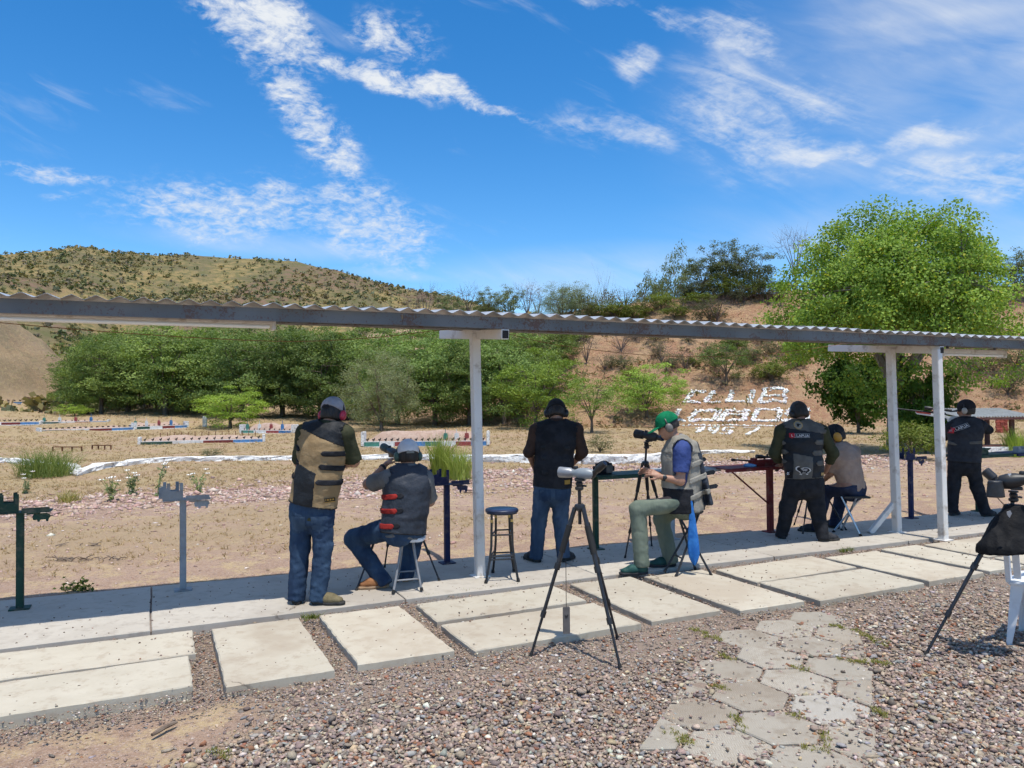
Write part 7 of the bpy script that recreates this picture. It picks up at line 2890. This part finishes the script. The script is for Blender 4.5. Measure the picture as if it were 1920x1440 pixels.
rifle("long rifle with white and red stock aimed by the man at the right", at(1679, 766, 11.5), at(1816, 781, 11.02), M_STOCKW, M_STOCKR)
hz = .93
mz, bt = on_v(1372, 862, .55), on_v(1484, 868, .52)
rifle("dark scoped rifle resting on the maroon bench", mz, bt + np.array([0, 0, .0]), M_STOCKB, M_STEEL)
q = on_v(1432, 876, .50)
rest_ = thing("rest_block", "maroon notched rest block under the rifle on the bench", "rest", np.array([q[0], q[1], .846]))
MB().box(np.array([q[0], q[1], .885]), (.42, .10, .075), ax=D3).obj("block", M_RED, rest_, bevel=.005)
MB().box(np.array([q[0], q[1], .925]) - D3 * .16, (.03, .10, .05), ax=D3).obj("upright", M_RED, rest_, bevel=.004)
q = on_v(1402, 880, .47)
S2 = Shape().ball(np.array([q[0], q[1], .862]), (.055, .05, .022), None, .02).ball(np.array([q[0] + .06, q[1] + .01, .86]), (.05, .045, .018), None, .03)
V, Fq = S2.mesh(.008, noise=(.010, 22, 22, 3))
b0 = np.array([q[0], q[1], .845])
o = link("cloth_bundle", raw_mesh("cloth_bundle", V - b0, Fq, True), cloth("pale blue cloth", (.09, .22, .42), (.14, .3, .5)), None, tuple(b0))
tag(o, 'crumpled pale blue cloth on the maroon bench', 'cloth')
# black bag on the green bench
q = on_v(1132, 879, .58)
t = thing("camera_bag", "soft black bag with grey side panel on the green bench", "bag", np.array([q[0], q[1], .846]))
MB().box(np.array([q[0], q[1], .91]), (.25, .15, .125), ax=unit(D3 + V3 * .1)).obj("body", M_BLACKC, t, bevel=.035, seg=4)
MB().box(np.array([q[0], q[1], .91]) + D3 * .03 - V3 * .0745, (.09, .006, .09), ax=unit(D3 + V3 * .1)).obj("side_panel", M_DGREYS, t, bevel=.002)
MB().tube(bez(np.array([q[0], q[1], .968]) - D3 * .07, np.array([q[0], q[1], 1.02]), np.array([q[0], q[1], .968]) + D3 * .07, 7), .009, 7).obj("handle", M_BLACKC, t, smooth=True)
# things on the right benches
q = uv(7.95, .36, .846)
t = thing("ammunition_box", "dark green flat box on the bench right of the aiming man", "box", q)
MB().box(q + UP * .03, (.30, .16, .06), ax=D3).obj("box", M_GREEN, t, bevel=.006)
MB().prism([(-.16, 0), (.16, 0), (.20, .03), (-.14, .03)], q + UP * .062, D3, UP, .17).obj("lid", M_GREEN, t, bevel=.004)
q = uv(8.85, .3, .846)
o = MB().prism([(-.1, 0), (.1, 0), (.1, .09), (.04, .09), (.04, .05), (-.03, .05), (-.03, .09), (-.1, .09)], q, D3, UP, .08).obj("notched_block", M_GREY, bevel=.004)
tag(o, 'light grey notched block on the blue bench at the right edge', 'rest')

# ------------------------------------------------------------------ out on the range
M_WASH = pm("flaking whitewash", (.74, .73, .70), (.80, .79, .76), 4, .95, .9, 9, bdist=.06, dirt=(.22, .17, .14), dscale=7, damt=.9)


def kerb(pts, th, label):
    """low whitewashed rubble wall: pts = (px, top y, foot y)"""
    P_ = []
    for px, yt, yb in pts:
        g = hit(px, yb)
        P_.append((g, max((yb - yt) / F * g[1] * .8, .08)))
    C, Hh = [], []
    for (a, ha), (b, hb) in zip(P_[:-1], P_[1:]):
        n = max(2, int(np.linalg.norm(b - a) / .22))
        for k in range(n):
            f = k / n
            C.append(a + (b - a) * f)
            Hh.append(ha + (hb - ha) * f)
    C.append(P_[-1][0])
    Hh.append(P_[-1][1])
    C, Hh = np.array(C), np.array(Hh)
    prof = [(-.52, -.25), (-.54, .3), (-.5, .8), (-.42, 1.0), (0, 1.02), (.42, 1.0), (.5, .8), (.52, -.25)]
    V = []
    for i in range(len(C)):
        d = unit((C[min(i + 1, len(C) - 1)] - C[max(i - 1, 0)]) * np.array([1, 1, 0]))
        s = np.array([-d[1], d[0], 0])
        z0 = Hs(C[i][0], C[i][1])
        for k, (a, b) in enumerate(prof):
            jx = float(vnoise(np.array([i * .7]), np.array([k * 1.9]), None, 4)[0])
            jz = float(vnoise(np.array([i * .7]), np.array([k * 1.9]), None, 8)[0])
            V.append(np.array([C[i][0], C[i][1], z0]) + s * (a * th + jx * .05) + UP * (b * Hh[i] + jz * .035))
    n = len(prof)
    Fs = []
    for i in range(len(C) - 1):
        for k in range(n - 1):
            a = i * n + k
            Fs.append((a, a + 1, a + n + 1, a + n))
    o = MB().poly(V, Fs).obj("kerb_wall", M_WASH)
    tag(o, label, 'wall')


kerb([(-60, 853, 864), (0, 857, 868), (60, 861, 871), (134, 868, 877), (147, 881, 891), (187, 866, 878), (262, 859, 869), (321, 855, 865), (440, 853, 863), (560, 852, 862), (673, 851, 861), (790, 850, 862), (883, 850, 864), (983, 849, 867), (1092, 848, 870)], .34,
     'low whitewashed rubble kerb winding across the range at left and centre')
kerb([(1094, 848, 870), (1160, 848, 869), (1225, 848, 866), (1262, 845, 858), (1330, 842, 850), (1410, 843, 848)], .4, 'higher whitewashed kerb end right of the black vest man')

PAINT = {'g': pm("faded green paint", (.035, .16, .12), (.06, .22, .17), 3, .7, dirt=(.4, .36, .3), dscale=8, damt=.4), 'w': pm("chalky white paint", (.58, .58, .56), (.68, .68, .66), 3, .7, dirt=(.4, .35, .29), dscale=8, damt=.4),
         'r': pm("faded red paint", (.25, .045, .045), (.32, .07, .065), 3, .7, dirt=(.4, .3, .25), dscale=8, damt=.4), 'b': pm("faded blue paint", (.04, .14, .32), (.06, .20, .42), 3, .7, dirt=(.4, .36, .3), dscale=8, damt=.4),
         'k': pm("dark green bar", (.012, .05, .035), (.02, .07, .05), 3, .7), 'm': pm("dark red bar", (.13, .02, .02), (.18, .03, .03), 3, .7)}
M_RUST = pm("rusty iron", (.10, .035, .018), (.17, .07, .03), 9, .85)
M_ANIM = pm("sooty iron", (.03, .026, .024), (.06, .045, .038), 9, .8)
M_BERM = pm("bank earth", (.38, .26, .20), (.45, .33, .26), 3, .95, .9, 12, bdist=.05, dirt=(.25, .17, .13), dscale=10, damt=.6)
CHICK = [(-.05, 0), (-.06, .03), (-.045, .055), (-.02, .05), (.01, .06), (.035, .1), (.055, .095), (.05, .06), (.045, .02), (.02, -.005), (.02, -.04), (-.02, -.04), (-.02, -.005)]


def extr(me_name, pts, th):
    mb = MB().prism(pts, (0, 0, 0), (1, 0, 0), (0, 0, 1), th)
    me = bpy.data.meshes.new(me_name)
    me.from_pydata(mb.v, [], mb.f)
    return me


def bank(label, a, b, rail, ordr, n_an, mound, shape, an_s, where, ends=True, backpegs=False, mh=1.0, seglen=None):
    pa, pb = hit(*a), hit(*b)
    za = max(pa[2], pb[2]) if abs(pa[2] - pb[2]) < .5 else pa[2]
    d = unit((pb - pa) * np.array([1, 1, 0]))
    L = np.linalg.norm((pb - pa)[:2])
    s = np.array([-d[1], d[0], 0])
    if s[1] < 0:
        s = -s
    k = pa[1] / F
    rh, mhh = rail * .72 * k, mound * k * mh
    z0 = min(pa[2], pb[2]) - .05
    t = thing("target_bank", label, "target bank", (pa[0], pa[1], z0))
    P_ = lambda l, q, z: np.array([pa[0], pa[1], 0]) + d * l + s * q + UP * (z0 + z)
    # earth heaped behind the rail
    nl, nq = 28, 9
    V, Fs = [], []
    for i in range(nl + 1):
        for j in range(nq + 1):
            l, q = L * (-.03 + 1.06 * i / nl), .12 + 1.7 * j / nq
            e = min(1, (i / nl) * 7, (1 - i / nl) * 7)
            prof = math.sin(math.pi * min(1, j / nq * 1.0)) ** .7
            z = mhh * prof * (.25 + .75 * e) * (1 + .25 * float(vnoise(np.array([l * 1.7 + pa[0]]), np.array([q * 1.7]), None, 3)[0]))
            V.append(P_(l, q, z + .05 if 0 < j < nq else -.05))
    for i in range(nl):
        for j in range(nq):
            q = i * (nq + 1) + j
            Fs.append((q, q + 1, q + nq + 2, q + nq + 1))
    MB().poly(V, Fs).obj("earth_heap", M_BERM, t, smooth=True, angle=50)
    MB().box(P_(L / 2, -.02, .03), (L * 1.02, .3, .07), ax=d).obj("footing", M_WASH, t, bevel=.02)
    m = len(ordr)
    for q, c in enumerate(ordr):
        MB().box(P_(L * (q + .5) / m, 0, rh * .55 + .06), (L / m - .01, .08, rh), ax=d).obj("rail_panel", PAINT[c], t)
    MB().box(P_(L / 2, .07, rh + .09), (L, .14, .025), ax=d).obj("rail_top", PAINT['w'], t)
    if ends:
        for l in (-.08, L + .08):
            MB().box(P_(l, .25, (rh + mhh) * .45 + .03), (.14, .7, (rh + mhh) * .75), ax=d).obj("end_wall", M_WASH, t, bevel=.02)
    if backpegs:
        for q in range(15):
            MB().box(P_(L * (.14 + .86 * q / 15), 1.0, mhh + .12), (.035, .035, .30), ax=d).obj("peg", M_RUST, t)
    me = extr("silhouette", [(x * an_s, y * an_s) for x, y in shape], .02)
    me.materials.append(M_ANIM)
    for q in range(n_an):
        l = L * (q + .5) / n_an
        o = bpy.data.objects.new("animal_silhouette", me)
        COL.objects.link(o)
        o.location = tuple(P_(l, .06, rh + .105 + an_s * .04))
        o.rotation_euler = (0, 0, math.atan2(d[1], d[0]))
        tag(o, f'{ORD[q]} dark iron animal silhouette from the left on the ' + where, 'target', 'iron silhouettes on the ' + where)
    return P_, L, k


def markers(P_, L, k, pxs, a, b, h0, h1, where):
    """coloured lane plates on thin pegs over a bank"""
    for px, c, nm in zip(pxs, 'gwrb', ('green', 'white', 'red', 'blue')):
        l = L * (px - a) / (b - a)
        base = P_(l, .35, h0 * k)
        t = thing("lane_marker", f'{nm} lane marker plate on the {where}', 'marker', base, 'coloured lane markers on the target banks')
        MB().tube([base - UP * .3, base + UP * (h1 - h0) * k * 1.7], .018, 6).obj("peg", PAINT[c], t)
        hh = (h1 - h0) * k
        MB().prism([(-.09, -.1), (.0, -.16), (.09, -.1), (.12, hh * .5), (.09, hh), (-.09, hh), (-.12, hh * .5)], base - V3 * .03, D3, UP, .03).obj("plate", PAINT[c], t)


r1 = bank('near left target bank with green, white, red and blue rail and dark animals', (264, 834), (492, 829), 7, 'kwmb', 16, 14, CHICK, 1.25, 'near left bank', backpegs=True)
r2 = bank('long target bank farther left with coloured rail and white footing', (78, 809), (249, 806), 6, 'kwmb', 16, 9, PIG, 1.7, 'farther left bank')
r3 = bank('short target bank joined to the right end of the farther left bank', (256, 805), (350, 802), 6, 'kwmb', 10, 12, PIG, 1.2, 'short left bank')
markers(*r3, (258, 278, 301, 324), 256, 350, 8, 17, 'short left bank')
r4 = bank('target bank cut off at the left edge with red and blue rail', (-70, 798), (73, 796), 6, 'kwmb', 14, 5, TURKEY, 2.2, 'bank at the left edge')
r5 = bank('farthest of the left target banks with coloured plates above it', (80, 795), (200, 791), 4, 'kwmb', 10, 6, TURKEY, 1.3, 'farthest left bank')
markers(*r5, (80, 109, 139, 168), 80, 200, 5, 13, 'farthest left bank')
r6 = bank('small target bank at the foot of the bright tree with white end walls', (453, 812), (547, 812), 6, 'gwrb', 10, 16, CHICK, 1.0, 'small bank under the bright tree')
markers(*r6, (458, 481, 503, 524), 453, 547, 9, 18, 'small bank under the bright tree')
r7 = bank('broad central target bank painted green, white, red and blue twice', (683, 838), (912, 836), 11, 'gwrbgwrb', 20, 27, CHICK, 1.3, 'broad central bank')
markers(*r7, (834, 855, 874, 899), 683, 912, 15, 26, 'broad central bank')
r8 = bank('distant target bank below the bare mound at the far left', (-60, 758), (44, 757), 4, 'mb', 9, 2, RAM, 2.6, 'distant bank below the bare mound', ends=False)
# iron frame by the distant bank
p = hit(54, 758)
t = thing("iron_frame", "small dark iron frame at the end of the distant left bank", "frame", p)
k = p[1] / F
for dx in (-7, 7):
    MB().box(p + np.array([dx * k, 0, 6 * k]), (.1, .1, 12 * k)).obj("post", M_RUST, t)
MB().box(p + np.array([0, 0, 12 * k]), (14 * k + .1, .1, .1)).obj("crossbar", M_RUST, t)
MB().box(p + np.array([0, .05, 8.5 * k]), (5 * k, .06, 3 * k)).obj("plate", M_RUST, t)
# low rusty target rails
for (x0, x1, y, lb) in ((99, 153, 846, 'low rusty target rail on short legs on the dry grass, left of two'), (173, 208, 843, 'low rusty target rail on short legs on the dry grass, right of two')):
    a, b = hit(x0, y), hit(x1, y)
    k = a[1] / F
    t = thing("target_rail", lb, "rail", (a + b) / 2, 'low rusty rails on the dry grass')
    MB().beam(a + UP * 8 * k, b + UP * 8 * k, .08, .04).obj("bar", M_RUST, t)
    for f in (0, .33, .67, 1):
        q = a + (b - a) * f
        MB().box(q + UP * 4 * k, (.05, .05, 8.4 * k)).obj("leg", M_RUST, t)
# white board leaning by the bright tree
p = hit(384, 800)
k = p[1] / F
o = MB().box(p + UP * 10 * k, (8 * k, .05, 20 * k), ax=(1, .2, .1)).obj("white_board", PAINT['w'])
tag(o, 'white board leaning at the left of the bright tree', 'board')

# whitewashed stones laid out as letters on the slope
M_WSTONE = vcol_mat("whitewashed stone", .95, .6, 8, .03, .12, 6, spec=.2)


def cpt(x, y):
    return hit(1060 + x / 3, 560 + y / 3)


LET = [('C', 'CLUB', 'whitewashed stone letter C starting the word CLUB on the slope', [((790, 521), (722, 520)), ((718, 524), (680, 578)), ((668, 588), (750, 586))]),
       ('L', 'CLUB', 'whitewashed stone letter L in the word CLUB', [((835, 525), (790, 578)), ((785, 582), (870, 582))]),
       ('U', 'CLUB', 'whitewashed stone letter U in the word CLUB', [((940, 522), (908, 578)), ((905, 582), (1035, 584)), ((1057, 522), (1036, 580))]),
       ('B', 'CLUB', 'whitewashed stone letter B ending the word CLUB', [((1120, 515), (1245, 515)), ((1125, 520), (1090, 580)), ((1085, 585), (1235, 588)), ((1246, 520), (1228, 548)), ((1112, 548), (1220, 548)), ((1236, 554), (1234, 583))]),
       ('L', 'LOBOS', 'whitewashed stone letter L starting the lower word, by the green cap', [((640, 628), (606, 670)), ((605, 677), (662, 688))]),
       ('O', 'LOBOS', 'first whitewashed stone letter O in the lower word', [((740, 632), (865, 630)), ((738, 636), (702, 688)), ((700, 692), (825, 690)), ((866, 634), (832, 686))]),
       ('B', 'LOBOS', 'whitewashed stone letter B in the lower word', [((905, 632), (1030, 632)), ((905, 637), (862, 688)), ((855, 691), (1000, 688)), ((1030, 637), (1008, 658)), ((886, 660), (1003, 660)), ((1012, 663), (1002, 685))]),
       ('O', 'LOBOS', 'second whitewashed stone letter O in the lower word', [((1080, 625), (1210, 625)), ((1080, 630), (1056, 686)), ((1050, 688), (1195, 690)), ((1208, 630), (1196, 686))]),
       ('S', 'LOBOS', 'whitewashed stone letter behind the head of the lettered-vest man', [((1262, 628), (1372, 628)), ((1257, 633), (1246, 655)), ((1250, 659), (1365, 660)), ((1366, 664), (1356, 688)), ((1215, 690), (1352, 690))]),
       ('line', '', 'line of whitewashed stones under the lower word', [((645, 715), (1195, 722))]),
       ('1', '1957', 'first whitewashed stone digit of the year on the slope', [((738, 757), (780, 728)), ((735, 735), (778, 728))]),
       ('9', '1957', 'second whitewashed stone digit of the year on the slope', [((815, 728), (858, 728)), ((815, 731), (808, 745)), ((810, 748), (848, 748)), ((858, 731), (832, 763))]),
       ('5', '1957', 'third whitewashed stone digit of the year on the slope', [((898, 730), (946, 730)), ((896, 733), (886, 744)), ((886, 747), (936, 747)), ((937, 750), (922, 763)), ((868, 763), (920, 766))]),
       ('7', '1957', 'last whitewashed stone digit of the year on the slope', [((1010, 730), (1085, 730)), ((1085, 734), (1022, 770))])]
rngL = np.random.default_rng(400)
for (chh, word, lb, strokes) in LET:
    pos, rr = [], []
    for s0, s1 in strokes:
        a, b = cpt(*s0), cpt(*s1)
        thin = chh == 'line' or word == '1957'
        n = max(2, int(np.linalg.norm(b - a) / (.15 if not thin else .15)))
        for i in range(n + 1):
            for rep in range(2 if not thin else 1):
                q = a + (b - a) * i / n + ((rep - .5) * .17 if not thin else 0) * np.array([-(b - a)[1], (b - a)[0], 0]) / np.linalg.norm((b - a)[:2]) + rngL.normal(0, .035, 3) * np.array([1, 1, 0])
                pos.append((q[0], q[1], Hs(q[0], q[1]) + .05))
                rr.append(rngL.uniform(.095, .145) * (.8 if thin else 1))
    pos = np.array(pos)
    c = np.array([pos[:, 0].mean(), pos[:, 1].mean(), pos[:, 2].min()])
    o = stones("stone_letter", pos - c, np.array(rr), [(.72, .71, .68), (.80, .79, .77), (.62, .60, .56)], [3, 3, 1], rngL, M_WSTONE, flat=.8)
    o.location = tuple(c)
    tag(o, lb, 'stone letter', 'whitewashed stone lettering on the slope')

# small tin-roofed stand behind the aiming man
pb_ = hit(1898, 853)
k = pb_[1] / F
t = thing("tin_roof_stand", "small stand with tin roof on maroon posts over a concrete bench", "stand", pb_)
hpost = (853 - 779) * k
W2 = (1898 - 1800) * k
M_MAROON = pm("maroon post", (.09, .035, .03), (.13, .055, .045), 9, .7)
xa, xb = pb_[0] - W2, pb_[0] + 22 * k
for x, y in ((pb_[0], 0), (pb_[0], 1.3), (xa, 0), (xa, 1.3)):
    MB().box(np.array([x, pb_[1] + y, pb_[2] + hpost / 2]), (.12, .12, hpost)).obj("post", M_MAROON, t)
nw = 26
V, Fs = [], []
for i in range(nw * 4 + 1):
    x = xa - .2 + (xb - xa + .4) * i / (nw * 4)
    zc_ = .028 * math.sin(i * math.pi / 2)
    for yy, zz3 in ((-.35, -.03), (1.5, .20)):
        for th in (0, .004):
            V.append(np.array([x, pb_[1] + yy, pb_[2] + hpost + zz3 + zc_ + th]))
for i in range(nw * 4):
    a = i * 4
    Fs += [(a, a + 4, a + 6, a + 2), (a + 1, a + 3, a + 7, a + 5), (a, a + 1, a + 5, a + 4), (a + 2, a + 6, a + 7, a + 3)]
MB().poly(V, Fs).obj("roof_sheet", M_GALV, t, smooth=True, angle=60)
MB().box(np.array([(xa + xb) / 2, pb_[1] - .33, pb_[2] + hpost - .09]), (xb - xa + .3, .05, .07)).obj("eaves_beam", M_MAROON, t)
MB().box(np.array([pb_[0] - W2 * .38, pb_[1] - .1, pb_[2] + 8 * k]), (W2 * .72, .5, 17 * k)).obj("concrete_bench", M_WASH, t, bevel=.02)
MB().box(np.array([pb_[0] - W2 * .35, pb_[1] + .0, pb_[2] + 18 * k]), (W2 * .7, .5, .05)).obj("bench_top", M_MAROON, t)
# stack of red bricks on the slope behind it
p = hit(1878, 812)
k = p[1] / F
t = thing("brick_stack", "stack of red bricks on the slope behind the tin-roofed stand", "bricks", p)
M_BRICK = pm("red brick", (.30, .065, .045), (.38, .10, .07), 6, .9, .3, 30)
bw, bh_ = 7 * k, 4.5 * k
bme = None
for r in range(6):
    for c in range(3):
        q = p + np.array([(c - 1) * bw * 1.04 + (r % 2) * bw * .12, random.uniform(-.03, .03), bh_ * (r + .5) * 1.02])
        if bme is None:
            o = MB().box(q, (bw, bw * .6, bh_)).obj("brick", M_BRICK, t, bevel=.02, seg=1)
            bme = (o, q)
        else:
            o2 = o.copy()
            COL.objects.link(o2)
            o2.location = tuple(q - bme[1])
            o2.rotation_euler = (0, 0, 0)

# dead twigs on the range floor, stick on the sand
M_DEAD = pm("dead wood", (.13, .09, .065), (.22, .17, .13), 12, .9)
for (px, py, wpx, n, lb) in ((165, 1052, 130, 26, 'dark heap of dead twigs on the range floor at left'), (150, 1024, 90, 8, 'thin dead branch on the range floor behind the twig heap')):
    c = hit(px, py)
    k = c[1] / F
    t = thing("twig_heap", lb, "twigs", c)
    rr = random.Random(px)
    for q in range(n):
        x0 = rr.uniform(-.5, .5) * wpx * k
        a = c + np.array([x0, rr.uniform(-.06, .06), .012])
        e = a + np.array([rr.uniform(-.16, .16), rr.uniform(-.05, .05), rr.uniform(0, .05)])
        MB().tube(bez(a, (a + e) / 2 + np.array([0, rr.uniform(-.03, .03), rr.uniform(0, .04)]), e, 4), [.007, .006, .005, .003], 5).obj("twig", M_DEAD, t, smooth=True)
a, b = ground(285, 1378, -.05), ground(332, 1354, -.05)
o = MB().tube(bez(a, (a + b) / 2 + np.array([.01, .03, .012]), b, 6), [.009, .013, .012, .012, .010, .006], 7).obj("stick", M_DEAD, smooth=True)
tag(o, 'short dead stick lying on the sand at the bottom left', 'stick')
